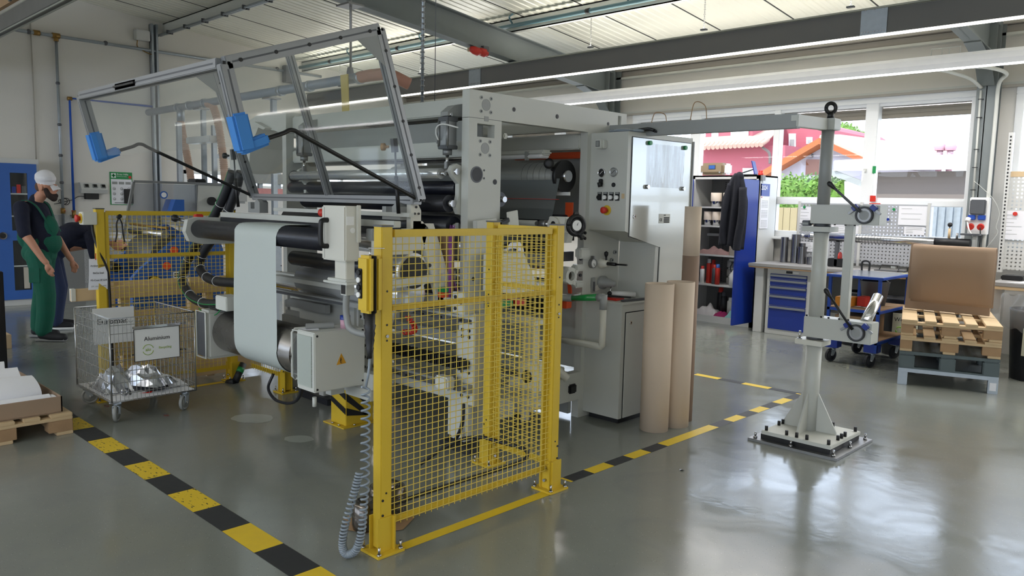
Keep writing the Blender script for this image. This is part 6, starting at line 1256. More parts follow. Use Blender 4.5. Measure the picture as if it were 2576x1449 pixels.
# waste bins
def bin_(x, y, r, h, label, txt, face):
    t = thing('waste_bin', label, 'bin', (x, y, 0)); b = M().lathe((x, y, 0), (0, 0, 1), [(0, 0), (0, r * .85), (h, r), (h + .02, r * 1.02), (h + .02, r * .9), (h - .05, r * .88)], 'rubber', 32); b.build('bin_body', t)
    f = Vector(face).normalized(); a0 = math.atan2(f.y, f.x); s = M(); s.sheet(lambda u, v: (x + (r * .955 + .008) * math.cos(a0 + (u - .5) * 1.5), y + (r * .955 + .008) * math.sin(a0 + (u - .5) * 1.5), h * .38 + h * .4 * v), 16, 2, mat('label_cream', rgb(214, 212, 188), .7)); sl = s.build('label', t)
    sd = Vector((-f.y, f.x, 0)); o = Vector((x, y, h * .67)) + f * (r + .004); text(txt, .062, o, sd, (0, 0, 1), 'ink', t, 'lettering')
    ic = Vector((x, y, h * .48)) + f * (r + .004) - sd * .08; b = M()
    for k in range(3): b.torus(ic, f, .035, .007, MT['leaf_sign'] if 'leaf_sign' in MT else mat('leaf_sign', rgb(130, 176, 60), .6), 8, 5, a0=k * 2.094, a1=k * 2.094 + 1.4)
    b.build('recycling_mark', t); return t
bin_(-2.94, 9.3, .2, .62, 'black waste bin with cream recyclables label between trolley and pallets', 'Wertstoffe', (.6, -.8, 0))
bin_(-3.5, 9.55, .2, .62, 'black waste bin half hidden behind the blue trolley', 'Karton', (.6, -.8, 0))
bin_(-1.55, 8.95, .27, .66, 'black waste bin with cream label at the right edge beside the pallets', 'Werts', (.35, -.93, 0))
glassy('film', (.9, .92, .95, 1), .12, 1.5, haze=.16)
M().sheet(lambda u, v: (-1.85 + .6 * u, 8.66 + .02 * math.sin(u * 20 + v * 5) - .03 * math.sin(3 * v), .83 - .3 * v - .12 * u * v + .015 * math.sin(u * 31)), 30, 12, 'film').build('plastic_film', label='crumpled clear plastic film hanging over the right waste bin', cat='film')
# ---------------------------------------------------------------- pallets
PA = Vector((-2.41, 7.66, 0)); ex = Vector((.953, .303, 0)); ey = Vector((-.303, .953, 0)); ez = Vector((0, 0, 1))
def pbox(b, o, X, Y, a0, a1, b0, b1, z0, z1, m, bev=.003): b.obox(o + X * (a0 + a1) / 2 + Y * (b0 + b1) / 2 + ez * (z0 + z1) / 2, X, Y, (abs(a1 - a0) / 2, abs(b1 - b0) / 2, (z1 - z0) / 2), m, bev)
def wood_pallet(o, X, Y, label, z=0.0, w=.8, l=1.2):
    """slats run along Y"""
    t = thing('pallet', label, 'pallet', o + ez * z + X * w / 2 + Y * l / 2)
    for a0, a1 in ((0, .13), (.19, .285), (.335, .465), (.515, .61), (.67, .8)): b = M(); pbox(b, o, X, Y, a0, a1, 0, l, z + .122, z + .144, 'wood'); b.build('slat', t)
    for c in (0, l / 2 - .05, l - .1):
        b = M(); pbox(b, o, X, Y, 0, w, c, c + .1, z + .1, z + .122, 'wood'); b.build('crossboard', t)
        for a in (0, w / 2 - .0725, w - .145): b = M(); pbox(b, o, X, Y, a, a + (.145 if a else .1) - (.045 if a > .5 else 0) * 0, c, c + .1, z + .022, z + .1, 'wood_dark'); b.build('block', t)
    for a in (0, w / 2 - .05, w - .1):
        b = M(); pbox(b, o, X, Y, a, a + .1, 0, l, z, z + .022, 'wood'); b.build('runner', t)
    return t
f = thing('steel_platform', 'low galvanised steel frame at the bottom of the pallet stack', 'frame', PA + ex * .4 + ey * .6)
b = M(); pbox(b, PA, ex, ey, 0, .8, 0, 1.2, .12, .155, 'galv'); b.build('deck', f)
for a in (0, .72):
    for c in (0, 1.12): b = M(); pbox(b, PA, ex, ey, a, a + .08, c, c + .08, 0, .12, 'galv'); b.build('foot', f)
b = M(); pbox(b, PA, ex, ey, .735, .785, -.002, 0, .03, .1, 'paper', 0); b.build('label', f)
mat('pallet_plastic', rgb(86, 98, 100), .5, var=.08)
f = thing('pallet', 'dark grey plastic pallet second from the bottom of the stack', 'pallet', PA + ex * .4 + ey * .6 + ez * .155)
for a in (0, .33, .67):
    for c in (0, .54, 1.08): b = M(); pbox(b, PA, ex, ey, a, a + .13, c, c + .12, .155, .285, 'pallet_plastic', .01); b.build('foot_block', f)
holes('pallet_deck', rgb(86, 98, 100), .06, .012, 0, .5, axes='XY')
b = M(); pbox(b, PA, ex, ey, 0, .8, 0, 1.2, .285, .315, 'pallet_plastic', .006); b.build('deck', f); b = M()
for i in range(7):
    for j in range(14): pbox(b, PA, ex, ey, .05 + i * .11, .08 + i * .11, .05 + j * .08, .075 + j * .08, .3152, .3158, 'black', 0)
b.build('deck_slots', f); b = M(); pbox(b, PA, ex, ey, 0, .8, 0, .08, .155, .17, 'pallet_plastic'); pbox(b, PA, ex, ey, 0, .8, 1.12, 1.2, .155, .17, 'pallet_plastic'); b.build('runner', f)
wood_pallet(PA, ex, ey, 'lower of the two wooden pallets on the grey plastic pallet', .317); wood_pallet(PA + ey * .01, ex, ey, 'topmost wooden pallet of the stack in front of the brown boards', .463)
# brown boards
b = M(); bo = Vector((-2.66, 8.42, .61)); 
bs = thing('packing_board', 'large folded sheet of brown packing board standing on the pallet stack', 'board', (-2.25, 8.5, .61))
def board(x0_, x1_, z0_, z1_, y_, th, name):
    n = 14; prof = [(y_, z0_)] + [(y_ + .035 - .035 * math.cos(a), z1_ - .05 + .05 * math.sin(a)) for a in [math.pi * k / n for k in range(n + 1)]] + [(y_ + .07, z0_ - .03)]
    M().sheet(lambda u, v: (x0_ + (x1_ - x0_) * u + .05 * (prof[int(v * (len(prof) - 1) + .5)][1] - z0_) * (-.12), prof[int(v * (len(prof) - 1) + .5)][0] + u * .0, prof[int(v * (len(prof) - 1) + .5)][1]), 6, len(prof) - 1, 'cardboard').build(name, bs, solid=th)
board(-2.60, -1.87, .73, 1.275, 8.42, .012, 'folded_sheet'); M().prism([(-2.66, 8.5, .62), (-1.9, 8.5, .62), (-1.9, 8.5, 1.24), (-2.64, 8.5, 1.285)], (0, .03, 0), 'cardboard').build('rear_sheet', bs)
# ---------------------------------------------------------------- right end bench, board, sockets
t = thing('workbench', 'second grey workbench cut by the right edge of the picture', 'workbench', (-1.2, 9.5, 0))
M().box(-2.08, -.2, 9.15, 10.1, .86, .9, 'bench_top', .005).build('worktop', t); M().box(-2.08, -.2, 9.155, 10.1, .83, .86, 'wood').build('edge_band', t); M().box(-2.05, -1.98, 9.3, 9.4, 0, .83, 'cab_grey').box(-.3, -.22, 9.3, 9.4, 0, .83, 'cab_grey').build('legs', t)
M().add([(-1.95, 9.25, .902), (-1.6, 9.2, .902), (-1.5, 9.32, .93), (-1.6, 9.42, .99), (-1.85, 9.4, .902)], [(0, 1, 2, 3, 4)], 'paper').build('paper_sheet', label='white curled sheet on the right edge workbench', cat='paper'); M().box(-2.06, -1.86, 9.55, 9.75, .9, .95, 'black', .01).build('telephone', label='black desk phone on the right edge workbench beside the brown boards', cat='telephone')
holes('perforated_sq', rgb(206, 206, 202), .042, .0085, 0.1, .5, square=True)
bd = thing('perforated_board', 'pale perforated board with square holes at the right edge of the picture', 'board', (-1.2, 10.05, .95))
M().box(-2.16, -.4, 10.05, 10.052, .98, 2.03, 'perforated_sq').build('panel', bd); M().box(-2.16, -.4, 10.045, 10.05, 2.0, 2.06, 'wood').build('header', bd)
b = M().box(-2.2, -2.155, 10.0, 10.06, .95, 2.48, 'cab_grey')
for k in range(38): b.box(-2.185, -2.17, 9.998, 10.001, .98 + k * .039, 1.0 + k * .039, 'black')
b.build('upright', bd)
note(2528, 530, 2576, 604, 'large printed sheet under a red magnet on the board at the right edge', y=10.03, seed=9, lines=6)
p = at(2554, 538, Y=10.02); M().cyl(p, p + Vector((0, -.015, 0)), .022, 'red', 16).build('magnet', label='red magnet on the board at the right edge', cat='magnet')
e = thing('socket_box', 'dark blue power socket box with red outlets on the steel column', 'socket box', (-2.4, 9.9, 1.36))
M().box(-2.5, -2.31, 9.9, 9.99, 1.36, 1.77, 'white', .006).build('backplate', e); M().box(-2.485, -2.33, 9.85, 9.9, 1.58, 1.745, 'steel_dark', .01).build('meter_cover', e)
for x in (-2.46, -2.36): M().box(x - .04, x + .035, 9.86, 9.9, 1.52, 1.575, 'blue', .006).build('blue_outlet', e); M().cyl((x, 9.87, 1.45), (x, 9.84, 1.44), .035, 'red', 20).build('red_outlet', e)
M().cyl((-2.485, 9.85, 1.54), (-2.49, 9.83, 1.50), .025, 'white', 14).build('plug', e); M().tube(smooth_path([(-2.49, 9.83, 1.5), (-2.46, 9.82, 1.4), (-2.4, 9.85, 1.3), (-2.38, 9.85, 1.15)]), .009, 'white', 8).build('power_cable', e)
M().tube(smooth_path([(-2.36, 9.84, 1.44), (-2.35, 9.84, 1.3), (-2.36, 9.85, 1.15)]), .006, 'black', 8).build('power_cable', e)
b = M(); b.cyl((-2.49, 9.97, 1.77), (-2.50, 9.97, 2.95), .011, 'paint_white', 10)
for z in (1.85, 2.1, 2.3, 2.65, 2.85): b.box(-2.52, -2.47, 9.955, 9.985, z, z + .008, 'black')
b.build('conduit', label='white conduit rising from the socket box along the steel column', cat='conduit')
M().tube(smooth_path([(-2.34, 9.97, 1.15), (-2.335, 9.97, 2.6), (-2.33, 9.97, 3.0), (-2.25, 9.9, 3.1), (-2.3, 9.4, 3.1), (-2.42, 9.1, 3.08), (-2.45, 9.03, 3.06)], 8), .02, 'paint_white', 10).build('conduit', label='thick white conduit bending from the column up to the tubular lamp', cat='conduit')
M().tube(smooth_path([(-2.5, 9.97, 2.98), (-2.55, 9.7, 3.05), (-2.65, 9.3, 3.08), (-2.68, 9.05, 3.07)], 8), .018, 'paint_white', 10).build('conduit', label='shorter white conduit bending to the tubular lamp left of the column', cat='conduit')
M().tube(smooth_path([(-2.48, 9.93, 1.95), (-2.4, 9.93, 1.88), (-2.28, 9.95, 1.75), (-2.22, 9.98, 1.6), (-2.24, 9.98, 1.45), (-2.22, 9.98, 1.38), (-2.32, 9.97, 1.2)], 8), .003, 'paint_white', 6).build('thin_cable', label='thin white cable looping right of the steel column', cat='cable')
for k, dx in enumerate((0, .1)): M().tube([(-2.75 + dx, 9.02, 3.16), (-2.75 + dx, 9.02, 3.28), (-2.58 + dx, 9.02, 3.28), (-2.58 + dx, 9.02, 3.16)], .006, 'paint_white', 6).build('wire_hanger', label=('left' if k == 0 else 'right') + ' white wire hanger holding the tubular lamp near the column', cat='hanger')
M().box(-7.72, -7.62, 7.02, 7.32, 3.53, 3.58, 'wood', .004).box(-7.66, -7.6, 7.2, 7.3, 3.5, 3.62, 'steel_dark', .004).build('beam_bracket', label='small bracket block under the roof girder carrying red plugs', cat='bracket')
for k, y in enumerate((6.98, 7.1)): M().lathe((-7.62, y, 3.55), (.3, .9, -.25), [(0, .0), (0, .03), (.05, .05), (.12, .055), (.13, .04), (.16, .03), (.16, 0)], 'red', 16).build('red_plug', label=('left' if k == 0 else 'right') + ' of the two red power plugs hanging under the roof girder', cat='plug')
# ================================================================ LEFT SIDE
# wire trolley
mat('wire', rgb(170, 170, 168), .3, .8)
WT = thing('wire_trolley', 'wire mesh roll container holding foil scraps with an aluminium recycling sign', 'trolley', (-6.08, 2.2, 0))
cx0, cx1, cy0, cy1, cz0, cz1 = -6.45, -5.72, 1.905, 2.50, .145, .74
f = M(); R_ = .006
for z in (cz0, cz1): f.tube([(cx0, cy0, z), (cx1, cy0, z), (cx1, cy1, z), (cx0, cy1, z), (cx0, cy0, z)], R_, 'wire', 8)
for x, y in ((cx0, cy0), (cx1, cy0), (cx1, cy1), (cx0, cy1)): f.cyl((x, y, cz0), (x, y, cz1), R_, 'wire', 8)
f.build('frame', WT)
def grid(p, q, nv, zs, name):
    b = M(); p = Vector(p); q = Vector(q)
    for i in range(1, nv): c = p.lerp(q, i / nv); b.cyl(c + Vector((0, 0, cz0)), c + Vector((0, 0, cz1)), .0022, 'wire', 5, caps=False)
    for z in zs: b.cyl(p + Vector((0, 0, z)), q + Vector((0, 0, z)), .0026, 'wire', 5, caps=False)
    b.build(name, WT)
zs = [.2, .28, .36, .44, .53, .63, .69]
grid((cx1, cy0, 0), (cx1, cy1, 0), 21, zs, 'wire_side'); grid((cx0, cy0, 0), (cx0, cy1, 0), 21, zs, 'wire_side'); grid((cx0, cy0, 0), (cx1, cy0, 0), 24, zs, 'wire_side'); grid((cx0, cy1, 0), (cx1, cy1, 0), 24, zs, 'wire_side')
b = M()
for i in range(12): c = cy0 + .05 + i * .045; b.torus((cx1 + .004, c, cz1 - .02), (1, 0, 0), .014, .0025, 'wire', 10, 5, a0=0, a1=math.pi)
b.build('hook_row', WT)
M().box(cx0 + .01, cx1 - .01, cy0 + .01, cy1 - .01, cz0 + .004, cz0 + .01, 'paper').build('base_sheet', WT)
for x, y, a in ((cx1 - .05, cy0 + .05, -.6), (cx1 - .05, cy1 - .06, -.9), (cx0 + .05, cy0 + .05, 1.3), (cx0 + .05, cy1 - .06, 2.4)): caster(None, x, y, .06, cz0, WT, tw=.028, ang=a, tyre='machine_grey')
s = M().box(cx1 + .008, cx1 + .012, 2.06, 2.38, .42, .66, 'white').build('sign_board', WT, label='white sign reading Aluminium'); b = M()
for p, q in (((2.06, .42), (2.38, .42)), ((2.38, .42), (2.38, .65)), ((2.38, .65), (2.06, .65)), ((2.06, .65), (2.06, .42))): b.bar((cx1 + .013, p[0], p[1]), (cx1 + .013, q[0], q[1]), .003, .006, 'black', up=(1, 0, 0))
b.box(cx1 + .006, cx1 + .02, 2.055, 2.385, .655, .672, 'chrome'); b.build('sign_frame', s)
text('Aluminium', .042, (cx1 + .0125, 2.22, .575), (0, 1, 0), (0, 0, 1), 'ink', s); mat('lime', rgb(150, 178, 60), .7)
text('alu', .034, (cx1 + .0125, 2.155, .498), (0, 1, 0), (0, 0, 1), 'lime', s, 'logo_lettering'); text('Recycling', .024, (cx1 + .0125, 2.275, .503), (0, 1, 0), (0, 0, 1), 'lime', s, 'logo_lettering')
b = M()
for a0 in (.3, .3 + math.pi): b.torus((cx1 + .0135, 2.155, .497), (1, 0, 0), .037, .0022, 'lime', 18, 5, a0=a0, a1=a0 + 2.6)
b.build('logo_ring', s)
e = M().box(-6.33, -6.325, 1.99, 2.29, .46, .735, 'white', .001).build('paper_sign', label='white sheet reading Euromac hanging inside the wire trolley', cat='sign'); text('Euromac', .062, (-6.324, 2.13, .63), (0, 1, 0), (0, 0, 1), 'ink', e)
mat('foil', rgb(196, 198, 204), .22, .9, var=.1); mat('foil_dark', rgb(110, 112, 118), .3, .8)
def crumple(cx, cy, z, sx, sy, h, m, label, seed, rot=0):
    r = random.Random(seed); n = 9; H_ = {(i, j): r.random() for i in range(n + 1) for j in range(n + 1)}
    def fn(u, v):
        i, j = round(u * n), round(v * n); k = H_[(i, j)]; e_ = math.sin(math.pi * u) ** .6 * math.sin(math.pi * v) ** .6; a = (u - .5) * sx + (r.random() - .5) * .02; c = (v - .5) * sy
        return (cx + a * math.cos(rot) - c * math.sin(rot), cy + a * math.sin(rot) + c * math.cos(rot), z + .004 + h * e_ * (.45 + .75 * k))
    return M().sheet(fn, n, n, m, smooth=False).build('foil_scrap', label=label, cat='scrap', solid=.001)
crumple(-6.1, 2.06, cz0 + .012, .34, .26, .17, 'foil', 'crumpled silver foil heap at the left inside the wire trolley', 1); crumple(-5.98, 2.22, cz0 + .05, .42, .22, .13, 'foil', 'folded silver sheet with dark edge in the middle of the wire trolley', 2, .5)
crumple(-6.05, 2.3, cz0 + .014, .4, .3, .10, 'foil_dark', 'dark foil strip lying across the heap in the wire trolley', 5, .2); crumple(-6.1, 2.38, cz0 + .012, .5, .2, .07, 'paper', 'white paper sheet under the foil at the right inside the wire trolley', 6, .15)
M().torus((-5.80, 2.02, cz0 + .05), (.6, .3, 0), .026, .009, 'foil', 16, 6).torus((-5.80, 2.05, cz0 + .045), (.3, .6, .3), .02, .008, 'foil_dark', 14, 6).build('foil_curl', label='curled foil strip at the front of the wire trolley', cat='scrap')
M().add([(-6.1, 1.93, cz0 + .015), (-5.98, 1.95, cz0 + .012), (-5.97, 2.02, cz0 + .03), (-6.06, 2.0, cz0 + .05)], [(0, 1, 2, 3)], 'foil_red').build('red_scrap', label='red foil scrap at the left edge inside the wire trolley', cat='scrap'); M().add([(-5.83, 2.13, cz0 + .013), (-5.8, 2.2, cz0 + .013), (-5.815, 2.22, cz0 + .02)], [(0, 1, 2)], 'foil_red').build('red_scrap', label='thin red foil scrap at the front inside the wire trolley', cat='scrap')
# pallet with tray and white rolls
PB = Vector((-5.655, .835, 0))
wood_pallet(PB, Vector((0, 1, 0)), Vector((-1, 0, 0)), 'wooden pallet at the left edge carrying a brown tray of white sheets', 0)
b = M(); x0, x1, y0, y1 = -6.8, -5.69, .75, 1.585
for a, c, d, e in ((x0, x1, y1 - .008, y1), (x0, x1, y0, y0 + .008), (x0, x0 + .008, y0, y1), (x1 - .008, x1, y0, y1)): b.box(a, c, d, e, .15, .255, 'cardboard')
b.box(x0, x1, y0, y1, .146, .152, 'cardboard'); b.build('cardboard_tray', label='shallow brown cardboard tray on the pallet at the left edge', cat='tray')
for k, (xc, r, z, ye, lab) in enumerate(((-5.79, .06, .215, 1.565, 'front white roll of sheeting lying in the brown tray'), (-5.98, .12, .27, 1.5, 'second white roll of sheeting from the front in the brown tray'), (-6.2, .135, .28, 1.46, 'third white roll of sheeting from the front in the brown tray'), (-6.47, .13, .28, 1.43, 'rearmost white roll of sheeting in the brown tray'))):
    b = M(); n = 26
    b.sheet(lambda u, v: (xc + r * 1.0 * math.cos(-.35 + 3.9 * v) * (1 + .05 * math.sin(u * 9 + k)), .77 + (ye - .77) * u + .012 * math.sin(v * 8 + k), z + (r * .92) * math.sin(-.35 + 3.9 * v) * (1 - .03 * math.sin(u * 5 + k * 2)) - .02 * u), 14, n, 'paper')
    b.sheet(lambda u, v: (xc + r * .8 * math.cos(4.2 * v), .77 + (ye - .03 - .77) * u, z + r * .75 * math.sin(4.2 * v)), 10, n, 'paper')
    b.build('sheeting_roll', label=lab, cat='roll')
# dark lift truck at far left and a block of wood behind it
t = thing('hand_lift', 'black machine mast at the far left edge behind the white rolls', 'lift truck', (-8.2, 1.6, 0))
M().box(-8.05, -7.98, 1.70, 1.80, 0, .90, 'black', .006).box(-8.05, -7.98, 1.30, 1.4, 0, .9, 'black', .006).build('mast', t); M().box(-8.5, -8.04, 1.2, 1.72, .06, .93, 'black', .02).build('housing', t); M().box(-8.035, -8.02, 1.35, 1.66, .3, .8, mat('dark_green', rgb(20, 40, 34), .5), .004).build('panel', t); M().cyl((-8.3, 1.72, .06), (-8.3, 1.78, .06), .06, 'rubber', 18).build('wheel', t)
M().box(-9.4, -9.2, 1.95, 2.12, 0, .144, 'wood', .004).build('wood_block', label='pale wooden block on the floor behind the standing worker at the left edge', cat='block')
# blue locker against the left wall
t = thing('glass_door_cabinet', 'blue tool cabinet with glass panes in its door against the left wall', 'cabinet', (-12.85, 3.0, 0))
M().box(-13.09, -12.65, 2.2, 3.35, 0, 2.06, 'cab_grey', .004).build('cabinet_body', t)
X = -12.64
b = M()
for y0, y1, z0, z1 in ((2.98, 3.19, 1.86, 1.99), (2.98, 3.19, .09, .22), (2.98, 3.19, .92, 1.06), (3.19, 3.31, .09, 1.99), (2.3, 2.98, .09, 1.99)): b.box(X, X + .02, y0, y1, z0, z1, 'machine_blue')
b.build('door', t); M().quad((X + .006, 2.98, 1.06), (X + .006, 3.19, 1.06), (X + .006, 3.19, 1.86), (X + .006, 2.98, 1.86), 'window_glass').build('door_glass', t); M().quad((X + .006, 2.98, .22), (X + .006, 3.19, .22), (X + .006, 3.19, .92), (X + .006, 2.98, .92), 'window_glass').build('door_glass', t)
M().box(X - .009, X - .005, 2.97, 3.2, .2, 1.87, 'black').build('shade_sheet', t); M().cyl((X + .02, 2.86, .99), (X + .05, 2.86, .99), .05, 'chrome', 24).cyl((X + .05, 2.86, .99), (X + .053, 2.86, .99), .035, 'black', 20).build('door_lock', t)  # black sheet stands in for the shaded inside behind the glass
for z in (1.56, 1.25, .55): M().box(X - .004, X + .002, 2.98, 3.19, z, z + .02, 'cab_grey').build('shelf', t)
k = 0
for y, z, w, h, m, lab in ((3.0, 1.58, .05, .09, 'deep_blue', 'dark blue can on the top shelf behind the cabinet glass'), (3.06, 1.58, .05, .12, 'red', 'red can on the top shelf behind the cabinet glass'), (3.12, 1.58, .05, .1, 'steel_dark', 'grey can on the top shelf behind the cabinet glass'), (3.1, .24, .07, .3, 'cup_paper', 'pale box on the bottom shelf behind the cabinet glass')): M().box(X - .003, X + .0035, y, y + w, z, z + h, m).build('stored_item', t)
# dispenser, charger, poster, pipes on the left wall
W = WX0
t = thing('glove_dispenser', 'grey triple glove dispenser mounted on the left wall', 'dispenser', (W + .08, 4.17, 1.6))
M().prism([(W, 3.99, 1.60), (W + .10, 3.99, 1.60), (W + .14, 3.99, 1.66), (W + .08, 3.99, 1.76), (W, 3.99, 1.76)], (0, .38, 0), 'cab_grey').build('housing', t)
for k in range(3): M().obox((W + .113, 4.07 + k * .118, 1.71), (0, 1, 0), (-.5, 0, .86), (.036, .034, .012), 'machine_grey', .006).obox((W + .122, 4.07 + k * .118, 1.715), (0, 1, 0), (-.5, 0, .86), (.024, .024, .008), 'black', .004).build('slot', t)
t = thing('wall_adapter', 'black power adapter with coiled cable under the glove dispenser', 'adapter', (W + .03, 4.18, 1.52)); M().box(W, W + .06, 4.06, 4.26, 1.51, 1.6, 'black', .006).build('adapter', t)
M().tube(smooth_path([(W + .03, 4.06, 1.55), (W + .03, 3.98, 1.55), (W + .03, 3.9, 1.5), (W + .03, 3.8, 1.47), (W + .03, 3.7, 1.44), (W + .03, 3.64, 1.43)]), .005, 'black', 6).torus((W + .04, 3.80, 1.47), (1, .1, 0), .05, .005, 'black', 24, 6).torus((W + .045, 3.77, 1.475), (1, -.2, 0), .045, .005, 'black', 24, 6).torus((W + .04, 3.73, 1.47), (1, 0, .2), .03, .004, 'black', 20, 6).build('cable', t)
p = M().box(W, W + .008, 4.44, 4.775, 1.43, 1.94, 'green').build('first_aid_poster', label='green and white first aid poster on the left wall', cat='poster'); M().box(W + .008, W + .009, 4.455, 4.765, 1.44, 1.83, 'paper').build('poster_paper', p)
b = M(); b.box(W + .009, W + .0105, 4.46, 4.53, 1.85, 1.92, 'white'); b.build('cross_field', p); M().box(W + .0105, W + .012, 4.485, 4.505, 1.857, 1.913, 'green').box(W + .0105, W + .012, 4.467, 4.523, 1.875, 1.895, 'green').build('cross', p)
text('Erste Hilfe', .04, (W + .0085, 4.63, 1.905), (0, 1, 0), (0, 0, 1), 'white', p); text('Verhalten bei Unfällen', .017, (W + .0085, 4.62, 1.872), (0, 1, 0), (0, 0, 1), 'white', p); M().cyl((W + .0085, 4.74, 1.865), (W + .01, 4.74, 1.865), .024, 'red', 12).build('red_mark', p)
b = M()
for j in range(3):
    for i in range(3): b.ring((W + .009, 4.5 + i * .11, 1.68 - j * .08), (W + .0098, 4.5 + i * .11, 1.68 - j * .08), .022, .018, 'ink', 12); b.box(W + .009, W + .0098, 4.49 + i * .11, 4.515 + i * .11, 1.67 - j * .08, 1.685 - j * .08, 'machine_grey')
for i in range(3): b.box(W + .009, W + .0098, 4.47 + i * .1, 4.55 + i * .1, 1.75, 1.79, 'machine_grey')
b.box(W + .009, W + .0098, 4.5, 4.72, 1.455, 1.465, 'steel_dark'); b.build('pictograms', p)
M().box(W + .01, W + .03, 4.64, 4.78, 1.45, 1.68, 'black', .004).build('black_tablet', label='small black panel in front of the first aid poster', cat='panel')
mat('pipe_blue', rgb(30, 84, 180), .4); mat('brass', rgb(150, 116, 60), .4, .6)
def wpipe(label, pts, r, m, clips=(), fit=()):
    t = thing('wall_pipe', label, 'pipe', pts[-1]); M().tube(pts, r, m, 10).build('pipe', t)
    if clips:
        b = M()
        for q in clips: b.ball(q, r * 1.5, 'steel_dark', 10, 6)
        b.build('clips', t)
    for q, d in fit: q = Vector(q); d = Vector(d); M().cyl(q - d, q + d, r * 1.6, 'brass', 12).build('brass_fitting', t)
    return t
wpipe('long grey pipe running horizontally high on the left wall', [(W + .05, 2.5, 3.88), (W + .05, 8.2, 3.86)], .024, 'galv', [(W + .05, y, 3.88) for y in (3.4, 4.43, 6.4, 7.3)], (((W + .05, 3.5, 3.88), (0, .04, 0)), ((W + .05, 3.75, 3.88), (0, .05, 0))))
wpipe('grey pipe dropping down the left wall beside the glove dispenser', [(W + .05, 3.75, 3.86), (W + .05, 3.75, 1.10)], .02, 'galv', [(W + .05, 3.75, z) for z in (3.2, 2.6, 2.15, 1.75)], (((W + .05, 3.75, 3.83), (0, 0, .03)), ((W + .05, 3.75, 1.33), (0, 0, .04))))
wpipe('bright blue pipe dropping down the left wall right of the grey one', [(W + .05, 5.12, 3.0), (W + .05, 3.90, 3.0), (W + .05, 3.90, 1.3)], .018, 'pipe_blue', [], (((W + .05, 3.9, 2.995), (0, .03, 0)), ((W + .05, 3.9, 1.28), (0, 0, .06))))
wpipe('thin pale pipe running down the left wall behind the blue cabinet', [(W + .03, 3.43, 4.3), (W + .03, 3.43, 1.9)], .009, 'trim_grey')
for k, y in enumerate((3.77, 3.87)): M().bar((W + .08, y, 1.45), (W + .08, y, 1.33), .02, .008, 'red', bev=.002).bar((W + .05, y, 1.33), (W + .09, y, 1.33), .012, .012, 'red').build('valve_handle', label=('left' if k == 0 else 'right') + ' of the two red valve handles on the left wall pipes', cat='valve')
M().tube(smooth_path([(W + .06, 3.75, 1.1), (W + .1, 3.78, 1.0), (W + .25, 3.95, 1.12), (W + .35, 4.02, 1.2)]), .014, 'cable_grey', 8).build('air_hose', label='grey air hose below the left wall valves', cat='hose')
mat('tread', rgb(170, 172, 172), .4, .6, var=.2, scale=60, bump=.6, bscale=70)
M().box(W + .002, W + .012, 3.5, 5.05, .001, 1.27, 'tread').build('tread_plate', label='tread plate panel covering the lower left wall', cat='wall panel')
M().box(W, W + .10, 5.10, 5.13, 0, 4.28, 'galv').box(W, W + .1, 5.17, 5.2, 0, 4.28, 'galv').box(W, W + .02, 5.1, 5.2, 0, 4.28, 'galv').build('wall_channel', label='vertical galvanised cable channel on the left wall below the junction box', cat='cable channel')
M().box(W, W + .1, 4.86, 5.08, 4.0, 4.16, 'cab_grey', .01).build('junction_box', label='pale junction box high on the left wall beside the purlin', cat='junction box'); M().tube(smooth_path([(W + .05, 4.9, 4.0), (W + .05, 4.9, 3.9), (W + .06, 5.0, 3.84), (W + .08, 5.12, 3.8)]), .008, 'brass', 6).build('brown_cable', label='brown cable leaving the junction box high on the left wall', cat='cable')
M().box(W, W + .12, 7.42, 7.68, 3.66, 3.96, 'steel_dark', .01).build('loudspeaker', label='dark grey box high on the left wall behind the raised hood', cat='box')
M().box(-12.9, -12.5, 3.55, 3.85, .98, 1.02, 'steel').cyl((-12.7, 3.7, 1.0), (-12.7, 3.7, 1.12), .08, 'chrome', 20).box(-12.9, -12.5, 3.55, 3.85, 0, .98, 'cab_inside').build('small_table', label='small grey table with bright metal pot under the wall valves', cat='table')
# extraction pipe with hoses
t = thing('extraction_pipe', 'long grey extraction pipe with brown end crossing behind the raised hood', 'pipe', (-10, 5.0, 2.8))
M().cyl((-12.95, 5.0, 2.89), (-7.2, 5.0, 2.90), .052, 'cable_grey', 24).build('main_pipe', t); M().tube(smooth_path([(-7.2, 5.0, 2.9), (-6.95, 5.0, 2.9), (-6.7, 5.02, 2.88), (-6.6, 5.2, 2.8)]), .062, mat('hose_brown', rgb(170, 124, 106), .5, var=.06), 18).build('brown_hose', t)
for x in (-11.85, -11.45, -10.95, -10.4, -8.85, -8.2, -7.2): M().cyl((x - .03, 5.0, 2.893), (x + .03, 5.0, 2.893), .064, 'galv', 24).build('pipe_clamp', t)
M().cyl((-11.75, 5.0, 2.89), (-11.75, 5.0, 2.68), .056, 'galv', 20).build('branch', t)
mat('hose_tan', rgb(190, 160, 140), .45, var=.05)
for pts in ([(-11.75, 5.0, 2.7), (-11.7, 5.0, 2.5), (-11.55, 5.0, 2.15), (-11.44, 5.0, 1.8), (-11.42, 5.0, 1.5)], [(-10.85, 5.0, 2.88), (-10.7, 5.0, 2.84), (-10.55, 5.0, 2.6), (-10.42, 5.0, 2.15), (-10.38, 5.0, 1.8), (-10.36, 5.0, 1.5)]):
    M().tube(smooth_path(pts, 26), .055, 'hose_tan', 16, rib=.16, smooth=False).build('flexible_hose', t)
for x in (-9.2, -11.2): M().box(x - .03, x + .03, 5.06, 5.12, 0, 2.84, 'galv').box(x - .09, x + .1, 4.98, 5.14, 2.82, 2.84, 'steel_rough').build('support_post', t)
